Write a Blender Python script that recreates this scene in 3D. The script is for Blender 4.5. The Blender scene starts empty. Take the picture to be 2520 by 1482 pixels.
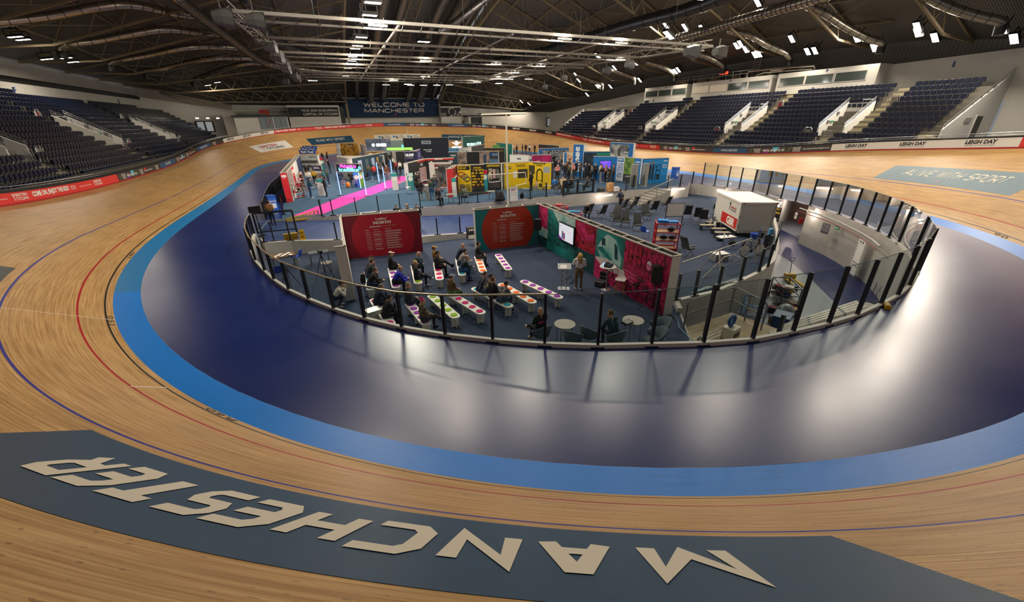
import bpy, math, random
import numpy as np
from mathutils import Vector, Matrix
R_ = random.Random(11)
SC = bpy.context.scene
COL = SC.collection
# ---------------------------------------------------------------- camera
F_PX, PITCH, ROLL, YAW = 969.62, math.radians(24.626), math.radians(-.983), math.radians(23.68)
CAM = Vector((-14.421, -50.010, 6.021))
_f = Vector((math.sin(YAW)*math.cos(PITCH), math.cos(YAW)*math.cos(PITCH), -math.sin(PITCH)))
_r = Vector((math.cos(YAW), -math.sin(YAW), 0)); _u = _r.cross(_f)
_R = _r*math.cos(ROLL)+_u*math.sin(ROLL); _U = _u*math.cos(ROLL)-_r*math.sin(ROLL)
cd = bpy.data.cameras.new('camera'); cam = bpy.data.objects.new('camera', cd); COL.objects.link(cam)
cd.sensor_width = 36; cd.lens = F_PX/2520*36; cd.clip_start = .05; cd.clip_end = 400
cam.matrix_world = Matrix(((_R.x, _U.x, -_f.x, CAM.x), (_R.y, _U.y, -_f.y, CAM.y), (_R.z, _U.z, -_f.z, CAM.z), (0, 0, 0, 1)))
SC.camera = cam
def ray(x, y): return _f+_R*((x-1260)/F_PX)-_U*((y-741)/F_PX)
def at(x, y, z=0.):                                   # point of the level z seen at that place of the survey photo
    d = ray(x, y); return CAM+d*((z-CAM.z)/d.z)
def atx(x, y, X): d = ray(x, y); return CAM+d*((X-CAM.x)/d.x)
def aty(x, y, Y): d = ray(x, y); return CAM+d*((Y-CAM.y)/d.y)
def tall(b, x, y):                                    # height above point b of the place seen at x, y
    d = ray(x, y); h = b.xy-CAM.xy; t = h.dot(d.xy)/d.xy.dot(d.xy); return CAM.z+t*d.z-b.z
# ---------------------------------------------------------------- materials
def lin(h):
    c = [int(h[i:i+2], 16)/255 for i in (0, 2, 4)]
    return [v/12.92 if v <= .04045 else ((v+.055)/1.055)**2.4 for v in c]+[1]
_M = {}
def M(c, r=.6, m=0., e=0., n=0., s=8.):
    k = (c, r, m, e, n, s)
    if k in _M: return _M[k]
    mt = bpy.data.materials.new('mat_'+c); mt.use_nodes = True; nt = mt.node_tree
    b = nt.nodes['Principled BSDF']; col = lin(c)
    b.inputs['Base Color'].default_value = col; b.inputs['Roughness'].default_value = r; b.inputs['Metallic'].default_value = m
    if e: b.inputs['Emission Color'].default_value = col; b.inputs['Emission Strength'].default_value = e
    if n:
        tc = nt.nodes.new('ShaderNodeTexCoord'); nz = nt.nodes.new('ShaderNodeTexNoise'); nz.inputs['Scale'].default_value = s
        rp = nt.nodes.new('ShaderNodeMapRange'); rp.inputs[1].default_value = .3; rp.inputs[2].default_value = .7
        rp.inputs[3].default_value = 1-n; rp.inputs[4].default_value = 1+n
        mx = nt.nodes.new('ShaderNodeVectorMath'); mx.operation = 'SCALE'; mx.inputs[0].default_value = col[:3]
        nt.links.new(tc.outputs['Object'], nz.inputs['Vector']); nt.links.new(nz.outputs['Fac'], rp.inputs[0])
        nt.links.new(rp.outputs[0], mx.inputs['Scale']); nt.links.new(mx.outputs[0], b.inputs['Base Color'])
    _M[k] = mt; return mt
def M_glass(tint, refl, name):
    mt = bpy.data.materials.new(name); mt.use_nodes = True; nt = mt.node_tree; nt.nodes.remove(nt.nodes['Principled BSDF'])
    t = nt.nodes.new('ShaderNodeBsdfTransparent'); t.inputs[0].default_value = lin(tint)
    g = nt.nodes.new('ShaderNodeBsdfGlossy'); g.inputs['Roughness'].default_value = .02
    fr = nt.nodes.new('ShaderNodeFresnel'); fr.inputs[0].default_value = 1.3
    ml = nt.nodes.new('ShaderNodeMath'); ml.operation = 'MULTIPLY'; ml.inputs[1].default_value = refl
    mx = nt.nodes.new('ShaderNodeMixShader')
    nt.links.new(fr.outputs[0], ml.inputs[0]); nt.links.new(ml.outputs[0], mx.inputs[0]); nt.links.new(t.outputs[0], mx.inputs[1]); nt.links.new(g.outputs[0], mx.inputs[2])
    nt.links.new(mx.outputs[0], nt.nodes['Material Output'].inputs[0]); return mt
GLASS = M_glass('dfe8e6', .8, 'clear glass'); DGLASS = M_glass('8a948f', 1.2, 'tinted glass')
WHITE = M('e2e0da', .5); BLACK = M('131316', .5); STEEL = M('b9babb', .3, .9); GREY = M('9a9894', .7); POST = M('14171d', .45)
# ---------------------------------------------------------------- mesh helper
class MB:
    def __init__(s): s.v = []; s.f = []; s.m = []; s.uv = None
    def add(s, vs, fs, m=0):
        o = len(s.v); s.v += [tuple(v) for v in vs]; s.f += [tuple(i+o for i in f) for f in fs]; s.m += [m]*len(fs); return s
    def quad(s, a, b, c, d, m=0): return s.add([a, b, c, d], [(0, 1, 2, 3)], m)
    def bx(s, x0, y0, z0, x1, y1, z1, m=0):
        return s.add([(x, y, z) for z in (z0, z1) for x, y in ((x0, y0), (x1, y0), (x1, y1), (x0, y1))],
                     [(3, 2, 1, 0), (4, 5, 6, 7), (0, 1, 5, 4), (1, 2, 6, 5), (2, 3, 7, 6), (3, 0, 4, 7)], m)
    def box(s, c, d, m=0, rot=None):
        o = len(s.v); s.bx(-d[0]/2, -d[1]/2, -d[2]/2, d[0]/2, d[1]/2, d[2]/2, m)
        T = Matrix.Translation(c) @ (rot.to_4x4() if rot else Matrix())
        for i in range(o, len(s.v)): s.v[i] = tuple(T @ Vector(s.v[i]))
        return s
    def bar(s, p, q, w, h=None, m=0, up=(0, 0, 1)):          # rectangular bar from p to q
        p, q = Vector(p), Vector(q); d = (q-p); L = d.length
        if L < 1e-6: return s
        d /= L; u = Vector(up); a = d.cross(u)
        if a.length < 1e-3: a = d.cross(Vector((0, 1, 0)))
        a.normalize(); b = a.cross(d); a *= w/2; b *= (h or w)/2
        return s.add([x+y for x in (p, q) for y in (-a-b, a-b, a+b, -a+b)],
                     [(0, 1, 2, 3), (7, 6, 5, 4), (0, 4, 5, 1), (1, 5, 6, 2), (2, 6, 7, 3), (3, 7, 4, 0)], m)
    def tube(s, pts, r, n=6, m=0, caps=True):
        pts = [Vector(p) for p in pts]; rs = r if isinstance(r, (list, tuple)) else [r]*len(pts); o = len(s.v); prev = None
        for i, p in enumerate(pts):
            d = (pts[min(i+1, len(pts)-1)]-pts[max(i-1, 0)]).normalized()
            a = prev-d*prev.dot(d) if prev else d.cross(Vector((0, 0, 1)))
            if a.length < 1e-3: a = d.cross(Vector((0, 1, 0)))
            a.normalize(); prev = a; b = d.cross(a)
            s.v += [tuple(p+(a*math.cos(k*2*math.pi/n)+b*math.sin(k*2*math.pi/n))*rs[i]) for k in range(n)]
        fs = [(o+i*n+k, o+i*n+(k+1) % n, o+(i+1)*n+(k+1) % n, o+(i+1)*n+k) for i in range(len(pts)-1) for k in range(n)]
        if caps: fs += [tuple(o+k for k in range(n))[::-1], tuple(o+(len(pts)-1)*n+k for k in range(n))]
        s.f += fs; s.m += [m]*len(fs); return s
    def cyl(s, c, r, h, n=16, m=0, r2=None):
        c = Vector(c); return s.tube([c, c+Vector((0, 0, h))], [r, r if r2 is None else r2], n, m)
    def lathe(s, c, prof, n=16, m=0): c = Vector(c); return s.tube([c+Vector((0, 0, z)) for r, z in prof], [max(r, 1e-3) for r, z in prof], n, m)
    def ball(s, c, r, n=8, m=0, sq=(1, 1, 1)):
        o = len(s.v); c = Vector(c); h = n//2+1
        s.lathe((0, 0, 0), [(math.sin(math.pi*i/h), -math.cos(math.pi*i/h)) for i in range(h+1)], n, m)
        for i in range(o, len(s.v)): v = s.v[i]; s.v[i] = (c.x+v[0]*r*sq[0], c.y+v[1]*r*sq[1], c.z+v[2]*r*sq[2])
        return s
    def prism(s, poly, z0, z1, m=0):
        n = len(poly); return s.add([(p[0], p[1], z) for z in (z0, z1) for p in poly],
            [tuple(range(n))[::-1], tuple(range(n, 2*n))]+[(i, (i+1) % n, n+(i+1) % n, n+i) for i in range(n)], m)
    def torus(s, c, R, r, ax='x', n=20, k=5, m=0):
        c = Vector(c); e1, e2 = {'x': ((0, 1, 0), (0, 0, 1)), 'y': ((1, 0, 0), (0, 0, 1)), 'z': ((1, 0, 0), (0, 1, 0))}[ax]
        e1, e2 = Vector(e1), Vector(e2); e3 = e1.cross(e2); o = len(s.v)
        for i in range(n):
            a = i*2*math.pi/n; q = e1*math.cos(a)+e2*math.sin(a)
            for j in range(k): b = j*2*math.pi/k; s.v.append(tuple(c+q*(R+r*math.cos(b))+e3*(r*math.sin(b))))
        fs = [(o+i*k+j, o+((i+1) % n)*k+j, o+((i+1) % n)*k+(j+1) % k, o+i*k+(j+1) % k) for i in range(n) for j in range(k)]
        s.f += fs; s.m += [m]*len(fs); return s
    def build(s, name, mats, parent=None, smooth=False, kind=None):
        me = bpy.data.meshes.new(name); me.from_pydata(s.v, [], s.f)
        for mt in (mats if isinstance(mats, (list, tuple)) else [mats]): me.materials.append(mt)
        if any(s.m): me.polygons.foreach_set('material_index', s.m)
        if smooth: me.polygons.foreach_set('use_smooth', [True]*len(s.f))
        if s.uv: l = me.uv_layers.new(name='UVMap'); l.data.foreach_set('uv', [c for f in s.f for i in f for c in s.uv[i]])
        return link(name, me, parent, kind)
def link(name, me, parent=None, kind=None):
    o = bpy.data.objects.new(name, me); COL.objects.link(o)
    if parent: o.parent = parent
    if kind: o['kind'] = kind
    return o
def tag(o, label, cat, group=None, kind=None):
    o['label'] = label; o['category'] = cat
    if group: o['group'] = group
    o['kind'] = kind or 'thing'
    return o
def thing(name, label, cat, loc=(0, 0, 0), rz=0., group=None):
    o = bpy.data.objects.new(name, None); COL.objects.link(o); o.location = loc; o.rotation_euler = (0, 0, rz); o.empty_display_size = .1
    return tag(o, label, cat, group)
_KIDS = {}
def note_kids(root):                                   # remember the tree once, so that copies are quick
    _KIDS[root.name] = [(c, list(c.children)) for c in root.children]
def dup(root, loc, rz=None, label=None, group=None):
    if root.name not in _KIDS: note_kids(root)
    r = root.copy(); COL.objects.link(r); r.location = loc
    if rz is not None: r.rotation_euler = (0, 0, rz)
    if label: r['label'] = label
    if group: r['group'] = group
    for c, gs in _KIDS[root.name]:
        k = c.copy(); COL.objects.link(k); k.parent = r
        for g in gs: q = g.copy(); COL.objects.link(q); q.parent = k
    return r
# ---------------------------------------------------------------- lettering
_T = {}
def text(body, bold=0., shear=0., res=2):
    k = (body, bold, shear, res)
    if k not in _T:
        c = bpy.data.curves.new('lettering', 'FONT'); c.body = body; c.offset = bold; c.shear = shear; c.resolution_u = res; c.space_line = .85
        o = bpy.data.objects.new('lettering', c); me = o.to_mesh()
        V = [(v.co.x, v.co.y) for v in me.vertices]; Fc = [tuple(p.vertices) for p in me.polygons]
        o.to_mesh_clear(); bpy.data.objects.remove(o); bpy.data.curves.remove(c)
        xs = [v[0] for v in V]; ys = [v[1] for v in V]
        _T[k] = (V, Fc, min(xs), max(xs), min(ys), max(ys))
    return _T[k]
# angular sign alphabet: strokes on a 1 x 1 cell
_S = dict(A=[[(0, 0), (.42, 1), (.58, 1), (1, 0)], [(.14, .33), (.86, .33)]], C=[[(1, 1), (.2, 1), (0, .8), (0, .2), (.2, 0), (1, 0)]],
 E=[[(1, 1), (.2, 1), (0, .8), (0, .2), (.2, 0), (1, 0)], [(0, .5), (.9, .5)]], H=[[(0, 0), (0, 1)], [(1, 0), (1, 1)], [(0, .5), (1, .5)]],
 I=[[(.5, 0), (.5, 1)]], L=[[(0, 1), (0, .2), (.2, 0), (1, 0)]], M=[[(0, 0), (0, 1), (.5, .15), (1, 1), (1, 0)]], N=[[(0, 0), (0, 1), (1, 0), (1, 1)]],
 O=[[(.5, 0), (.2, 0), (0, .2), (0, .8), (.2, 1), (.8, 1), (1, .8), (1, .2), (.8, 0), (.5, 0)]], P=[[(0, 0), (0, 1), (.85, 1), (1, .85), (1, .55), (.85, .4), (0, .4)]],
 R=[[(0, 0), (0, 1), (.85, 1), (1, .85), (1, .55), (.85, .4), (0, .4)], [(.5, .4), (1, 0)]], S=[[(1, 1), (.15, 1), (0, .85), (0, .65), (.15, .5), (.85, .5), (1, .35), (1, .15), (.85, 0), (0, 0)]],
 T=[[(0, 1), (1, 1)], [(.5, 1), (.5, 0)]], V=[[(0, 1), (.45, 0), (.55, 0), (1, 1)]], W=[[(0, 1), (.22, 0), (.5, .85), (.78, 0), (1, 1)]])
def sign_text(body, t=.13, aspect=1.05, gap=.34, shear=0.):
    k = ('#', body, t, aspect, gap, shear)
    if k in _T: return _T[k]
    V, Fc, x = [], [], 0.
    for ch in body:
        if ch == ' ': x += .6; continue
        w = aspect*(.02 if ch == 'I' else 1.2 if ch in 'MW' else .8 if ch in 'LET' else 1)
        for st in _S[ch]:
            P = [Vector((x+a*w, t/2+b*(1-t))) for a, b in st]; o = len(V)
            for i, p in enumerate(P):
                d0 = (P[i]-P[i-1]).normalized() if i else None; d1 = (P[i+1]-P[i]).normalized() if i+1 < len(P) else None
                if d0 is None or d1 is None:
                    d = d1 or d0; nn = Vector((-d.y, d.x))*t/2
                else:
                    n0, n1 = Vector((-d0.y, d0.x)), Vector((-d1.y, d1.x)); b = (n0+n1).normalized(); nn = b*(t/2/max(b.dot(n0), .45))
                V += [(p+nn)[:], (p-nn)[:]]
            Fc += [(o+2*i, o+2*i+1, o+2*i+3, o+2*i+2) for i in range(len(P)-1)]
        x += w+gap
    V = [(a+b*shear, b) for a, b in V]; xs = [v[0] for v in V]
    _T[k] = (V, Fc, min(xs), max(xs), 0., 1.); return _T[k]
def put(mb, T, fn, x0, x1, y0, y1, m=0, keep=False):   # fit text T in the rectangle of fn's own coordinates
    V, Fc, a, b, c, d = T; sx = (x1-x0)/(b-a); sy = (y1-y0)/(d-c)
    mb.add([fn(x0+(x-a)*sx, y0+(y-c)*sy) for x, y in V], Fc, m)
def plane(o, r, u, off=.004):                          # flat sheet: origin, right, up
    o, r, u = Vector(o), Vector(r).normalized(), Vector(u).normalized(); n = r.cross(u)*off
    return lambda x, y: o+r*x+u*y+n
def cover(mb, fn, x0, x1, y0, y1, m=0, nx=1, ny=1):
    mb.add([fn(x0+(x1-x0)*i/nx, y0+(y1-y0)*j/ny) for j in range(ny+1) for i in range(nx+1)],
           [(j*(nx+1)+i, j*(nx+1)+i+1, (j+1)*(nx+1)+i+1, (j+1)*(nx+1)+i) for j in range(ny) for i in range(nx)], m)
# ---------------------------------------------------------------- the track
KD = [0, 10, 18, 26, 34, 44, 62.5]
KK = [.022, -.113, .236, .572, .748, .986, .969]; KA = [12.197, 12.788, 15.367, 23.447, 30.002, 38.874, 46.926]
NS = 1400
ts = np.linspace(0, 250, NS+1); ds = ts[1]-ts[0]
def fold(s): m = np.mod(s, 125); return np.minimum(m, 125-m)
kp = np.interp(fold((ts[:-1]+ts[1:])/2), KD, KK); kp = np.convolve(np.r_[kp[-40:], kp, kp[:40]], np.ones(41)/41, 'same')[40:-40]
kp *= 2*np.pi/(kp.sum()*ds)
th = np.concatenate([[0], np.cumsum(kp*ds)])+np.pi/2; tm = (th[:-1]+th[1:])/2
tx = np.concatenate([[0], np.cumsum(np.cos(tm)*ds)]); ty = np.concatenate([[0], np.cumsum(np.sin(tm)*ds)])
tx -= (tx.max()+tx.min())/2; ty -= (ty.max()+ty.min())/2
ta = np.interp(fold(ts), KD, KA); ta = np.radians(np.convolve(np.r_[ta[-41:-1], ta, ta[1:41]], np.ones(41)/41, 'same')[40:-40])
WB, ZB, UTOP = .75, .16, 6.99
def TP(s, u, dz=0.):                                    # point of the track: s along, u up the banking
    s = s % 250; X, Y, H, A = (np.interp(s, ts, a) for a in (tx, ty, th, ta)); nx, ny = math.sin(H), -math.cos(H)
    if u < 0: return Vector((X+nx*u, Y+ny*u, ZB+u*ZB/WB+dz))
    c, q = math.cos(A), math.sin(A)
    return Vector((X+nx*(u*c-q*dz), Y+ny*(u*c-q*dz), ZB+u*q+dz*c))
def TN(s): H = np.interp(s % 250, ts, th); return Vector((math.sin(H), -math.cos(H), 0))
def track_material():
    mt = bpy.data.materials.new('track boards'); mt.use_nodes = True; nt = mt.node_tree; N = nt.nodes; L = nt.links; b = N['Principled BSDF']
    def nd(t, **k):
        n = N.new(t)
        for a, v in k.items(): setattr(n, a, v)
        return n
    def math_(op, a, b_=0., c=0.):
        n = nd('ShaderNodeMath', operation=op)
        for i, v in enumerate((a, b_, c)):
            if hasattr(v, 'node'): L.new(v, n.inputs[i])
            else: n.inputs[i].default_value = v
        return n.outputs[0]
    def mix(f, a, c):
        n = nd('ShaderNodeMix', data_type='RGBA'); ins = (n.inputs[0], n.inputs[6], n.inputs[7])
        for i, v in zip(ins, (f, a, c)):
            if hasattr(v, 'node'): L.new(v, i)
            else: i.default_value = v
        return n.outputs[2]
    uv = nd('ShaderNodeUVMap', uv_map='UVMap'); sp = nd('ShaderNodeSeparateXYZ'); L.new(uv.outputs[0], sp.inputs[0]); s, u = sp.outputs[0], sp.outputs[1]
    def noise(sx, sy, det=3., rough=.6):
        cb = nd('ShaderNodeCombineXYZ'); L.new(math_('MULTIPLY', s, sx), cb.inputs[0]); L.new(math_('MULTIPLY', u, sy), cb.inputs[1])
        n = nd('ShaderNodeTexNoise'); n.inputs['Scale'].default_value = 1; n.inputs['Detail'].default_value = det; n.inputs['Roughness'].default_value = rough
        L.new(cb.outputs[0], n.inputs['Vector']); return n.outputs['Fac']
    streak = noise(.55, 26, 4); plank = noise(.16, 13, 2); blotch = noise(.5, .9, 2); grain = noise(6, 90, 2); dot = noise(7, 22, 1)
    wood = mix(math_('SUBTRACT', math_('MULTIPLY', streak, 2.6), .8), lin('a1753f'), lin('d9b177'))
    wood = mix(math_('MULTIPLY', math_('GREATER_THAN', plank, .60), .22), wood, lin('7d5b33'))
    wood = mix(math_('MULTIPLY', math_('GREATER_THAN', dot, .70), .5), wood, lin('5a4128'))
    wood = mix(math_('MULTIPLY', math_('LESS_THAN', grain, .33), .3), wood, lin('6b4c2a'))
    wood = mix(math_('MULTIPLY', math_('SUBTRACT', blotch, .45), 1.1), wood, lin('8a6c48'))
    band = lambda c, w: math_('COMPARE', u, c, w/2)
    for c, w, col in ((.204, .05, '1b1b1d'), (.865, .055, 'a81722'), (2.404, .055, '2a2f8f')): wood = mix(band(c, w), wood, lin(col))
    for sc, u0, u1, w in ((159.2, 0, 7, .035), (122.08, 0, 7, .05), (58.8, 2, 7, .05), (165.45, .17, .87, .06)):
        f = math_('MULTIPLY', math_('COMPARE', s, sc, w/2), math_('COMPARE', u, (u0+u1)/2, (u1-u0)/2)); wood = mix(f, wood, lin('d8d2c4'))
    old = math_('LESS_THAN', s, 155.9); cote = mix(old, lin('0579d6'), lin('1f78b4'))
    cote = mix(math_('MULTIPLY', math_('LESS_THAN', streak, .40), .25), cote, lin('14507c'))
    L.new(mix(math_('LESS_THAN', u, 0), wood, cote), b.inputs['Base Color'])
    b.inputs['Roughness'].default_value = .42; b.inputs['Specular IOR Level'].default_value = .3
    bp = nd('ShaderNodeBump'); bp.inputs['Strength'].default_value = .12; bp.inputs['Distance'].default_value = .01; L.new(streak, bp.inputs['Height']); L.new(bp.outputs[0], b.inputs['Normal'])
    return mt
us = [-WB, -.4, -.001, 0, 1, 2, 3, 4, 5, 6, UTOP]; mb = MB(); mb.uv = []
ns = 500
for i in range(ns+1):
    for u in us: mb.v.append(TP(min(250*i/ns, 249.9999), u)); mb.uv.append((250*i/ns, u))
nu = len(us); mb.f = [(i*nu+j, (i+1)*nu+j, (i+1)*nu+j+1, i*nu+j+1) for i in range(ns) for j in range(nu-1)]; mb.m = [0]*len(mb.f)
mb.f = [f[::-1] for f in mb.f]
mb.build('floor_track', track_material(), smooth=True, kind='structure')
# ---------------------------------------------------------------- infield levels
ZP, ZC = -1.05, -2.85                                   # seminar pit, sunken corridor
FN = [(-17.83, -30.34, 1.25), (-17.34, -31.78, 1.22), (-16.7, -33.3, 1.22), (-15.96, -34.65, 1.24), (-15.13, -35.98, 1.24), (-14.21, -37.25, 1.26), (-13.19, -38.43, 1.29),
      (-12.06, -39.5, 1.39), (-10.86, -40.42, 1.53), (-9.58, -41.29, 1.65), (-8.25, -42.03, 1.72), (-6.82, -42.64, 1.79), (-5.43, -43.23, 1.9), (-3.98, -43.69, 1.98),
      (-2.48, -43.9, 1.99), (-.99, -44.04, 1.98), (.44, -44.08, 1.98), (2.07, -43.95, 1.94), (3.43, -43.81, 1.94), (4.88, -43.51, 1.93), (7.08, -42.85, 1.9), (9.3, -41.7, 1.9)]
FR = [(11.32, -40.26, 1.91), (12.41, -39.36, 1.91), (13.35, -38.41, 1.92), (14.31, -37.3, 1.92), (15.24, -36.11, 1.92), (16.01, -34.92, 1.93), (16.65, -33.63, 1.92), (17.38, -32.23, 1.9),
      (17.84, -30.86, 1.91), (18.19, -29.48, 1.92), (18.79, -27.88, 1.92), (19.4, -26.1, 1.85), (19.6, -24.6, 1.85), (19.47, -23.44, 1.88), (19.3, -22.18, 1.93), (19.12, -20.84, 2.0)]
FL = [(-19.15, -22.6, 1.25), (-19.1, -24.3, 1.25), (-18.85, -26.4, 1.25), (-18.4, -28.5, 1.25)]
EX = [(18.6, -19.7), (17.2, -21.05), (15.96, -21.12), (14.42, -21.09), (10.36, -20.13), (2.33, -19.54), (-2.32, -19.53), (-6.91, -19.13), (-9.95, -18.9), (-13.08, -18.85), (-15.41, -18.7), (-18.9, -18.3)]
OUT = [p[:2] for p in FL+FN+FR]+EX                      # edge of the sunken well, counter-clockwise
import bmesh
def filled(name, loops, z, mat, kind='structure'):
    bm = bmesh.new()
    for lp in loops:
        vs = [bm.verts.new((p[0], p[1], z if len(p) < 3 else p[2])) for p in lp]
        for i in range(len(vs)): bm.edges.new((vs[i-1], vs[i]))
    bmesh.ops.triangle_fill(bm, use_beauty=True, use_dissolve=False, edges=bm.edges[:])
    bmesh.ops.recalc_face_normals(bm, faces=bm.faces[:])
    if bm.faces and sum(f.normal.z*f.calc_area() for f in bm.faces) < 0: bmesh.ops.reverse_faces(bm, faces=bm.faces[:])
    me = bpy.data.meshes.new(name); bm.to_mesh(me); bm.free(); me.materials.append(mat); return link(name, me, None, kind)
def floor_mat(c1, c2, rough, scale, bump=0., scuff=None, coat=0.):
    mt = bpy.data.materials.new('floor '+c1); mt.use_nodes = True; nt = mt.node_tree; N, L = nt.nodes, nt.links; b = N['Principled BSDF']
    tc = N.new('ShaderNodeTexCoord'); nz = N.new('ShaderNodeTexNoise'); nz.inputs['Scale'].default_value = scale; nz.inputs['Detail'].default_value = 4
    cr = N.new('ShaderNodeValToRGB'); cr.color_ramp.elements[0].position = .1; cr.color_ramp.elements[1].position = .9
    cr.color_ramp.elements[0].color = lin(c1); cr.color_ramp.elements[1].color = lin(c2)
    L.new(tc.outputs['Object'], nz.inputs['Vector']); L.new(nz.outputs['Fac'], cr.inputs[0]); L.new(cr.outputs[0], b.inputs['Base Color'])
    b.inputs['Roughness'].default_value = rough
    if scuff:
        n2 = N.new('ShaderNodeTexNoise'); n2.inputs['Scale'].default_value = .3; n2.inputs['Detail'].default_value = 2; mr = N.new('ShaderNodeMapRange')
        mr.inputs[1].default_value = 0; mr.inputs[2].default_value = 1; mr.inputs[3].default_value = scuff[0]; mr.inputs[4].default_value = scuff[1]
        L.new(tc.outputs['Object'], n2.inputs['Vector']); L.new(n2.outputs['Fac'], mr.inputs[0]); L.new(mr.outputs[0], b.inputs['Roughness'])
        bp = N.new('ShaderNodeBump'); bp.inputs['Strength'].default_value = .03; bp.inputs['Distance'].default_value = .05; n3 = N.new('ShaderNodeTexNoise'); n3.inputs['Scale'].default_value = 1.6
        L.new(tc.outputs['Object'], n3.inputs['Vector']); L.new(n3.outputs['Fac'], bp.inputs['Height']); L.new(bp.outputs[0], b.inputs['Normal'])
    b.inputs['Coat Weight'].default_value = coat
    return mt
APRON = floor_mat('032166', '06296f', .36, .7, scuff=(.24, .36)); APRON.node_tree.nodes['Principled BSDF'].inputs['Specular IOR Level'].default_value = .95; PIT = floor_mat('22314a', '313f58', .95, 60.); CARPET = floor_mat('2a4560', '35526e', .95, 40.)
PAINT = M('aaa6a0', .7, n=.06, s=1.5); KERB = M('bdbab2', .7, n=.08, s=3.)
filled('floor_apron', [[TP(250*i/240, -WB)[:2] for i in range(240)], OUT], 0., APRON)
EXPO = [(-18.0, -18.25), (-15.4, -18.55), (-9.9, -18.75), (-2.3, -19.35), (2.3, -19.4), (10.3, -19.95), (14.3, -20.8), (18.3, -19.4), (19.2, -12), (19, 8), (14, 24), (-13, 26), (-17.5, 14), (-18.6, -6)]
filled('floor_expo', [EXPO], .006, CARPET)
KA_ = [at(*q, -.85) for q in ((1905, 535), (1913, 569), (1913, 609), (1903, 640), (1870, 667), (1822, 690), (1755, 717), (1664, 738))]
KB_ = [at(1672, 770, ZP), at(1700, 849, ZP)]
PITP = FL+FN[:13]
kern = [(p.x, p.y) for p in KA_]
pit = [p[:2] for p in FL+FN[:11]]+[(-6.0, -43.0)]+[(KB_[1].x, KB_[1].y), (KB_[0].x, KB_[0].y)]+kern[::-1]+[(18.5, -29.0)]+[p[:2] for p in FR[10:]]+EX
filled('floor_pit', [pit], ZP, PIT)
COR = floor_mat('8f959c', '7f8790', .35, 1.2, scuff=(.25, .5))  # pale grey stands for lamp glare on the blue corridor floor
filled('floor_corridor', [[(-6, -46), (16, -46), (26, -36), (26, -26), (18, -26), (-6, -34)]], ZC, COR)
mb = MB()                                               # dark strip paints the wall's shade on the blue corridor floor
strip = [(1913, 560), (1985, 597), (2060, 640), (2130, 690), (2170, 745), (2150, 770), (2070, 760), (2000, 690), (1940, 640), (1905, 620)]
filled('floor_shade', [[at(*q, ZC+.006)[:2] for q in strip]], ZC+.006, floor_mat('10204e', '162a60', .4, 1.))
def wall(name, pts, z0, z1, mat, t=.12, kind='structure'):
    mb = MB()
    for a, b in zip(pts, pts[1:]): mb.bar((a[0], a[1], (z0+z1)/2), (b[0], b[1], (z0+z1)/2), t, z1-z0)
    return mb.build(name, mat, None, kind=kind)
wall('wall_well_near', [p[:2] for p in FL+FN], ZC, -.01, PAINT)
wall('wall_well_right', [p[:2] for p in FN[-2:]+FR[:8]], ZC, -.01, PAINT)
wall('wall_well_side', [p[:2] for p in FR[9:]]+EX[:1], ZC, -.01, PAINT)
wall('wall_expo', EX, ZP-.05, -.005, PAINT)
wall('wall_tunnel_left', [FR[9][:2], (25, -26.5)], ZC, -.02, PAINT); wall('wall_tunnel_right', [FR[7][:2], (25, -31)], ZC, -.02, PAINT); wall('wall_tunnel_back', [(24, -32), (24, -25)], ZC, 0, M('6d5a52', .8))
wall('wall_kerb', kern+[(KB_[0].x, KB_[0].y)], ZC, -.85, KERB, .18); wall('wall_pit_edge', [KB_[0][:2], KB_[1][:2]], ZC, ZP-.01, PAINT, .15)
# ramp from the apron down behind the seminar area
kb = [(650, 597, -.12), (716, 592, -.22), (830, 590, -.38), (950, 588, -.52), (1077, 578, -.65), (1165, 572, -.75), (1330, 560, -.95), (1450, 548, -1.03)]
KR = [at(*q) for q in kb]; KR = [Vector((-19.1, -22.0, 0))]+KR
mb = MB(); far = [Vector((-18.9, -18.4, -.0)), Vector((-17, -18.55, -.1)), Vector((-15, -18.8, -.22)), Vector((-11.6, -18.9, -.4)), Vector((-9.5, -19, -.5)), Vector((-6.5, -19.2, -.65)), Vector((-4, -19.4, -.75)), Vector((0, -19.5, -.95)), Vector((4, -19.6, -1.03))]
for i in range(len(KR)-1):
    a, b, c, d = [Vector((p.x, p.y, p.z-.1)) for p in (KR[i], KR[i+1], far[i+1], far[i])]; mb.quad(a, b, c, d)
mb.build('floor_ramp', floor_mat('22356a', '2c3f74', .5, 1.5), None, kind='structure')
mb = MB()
for a, b in zip(KR, KR[1:]):
    o = Vector((0, .09, 0)); mb.add([a-o, b-o, b+o, a+o]+[Vector((p.x, p.y, ZP-.05)) for p in (a-o, b-o, b+o, a+o)], [(0, 1, 2, 3), (0, 4, 5, 1), (2, 6, 7, 3)])
mb.build('wall_ramp', KERB, None, kind='structure')
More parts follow.
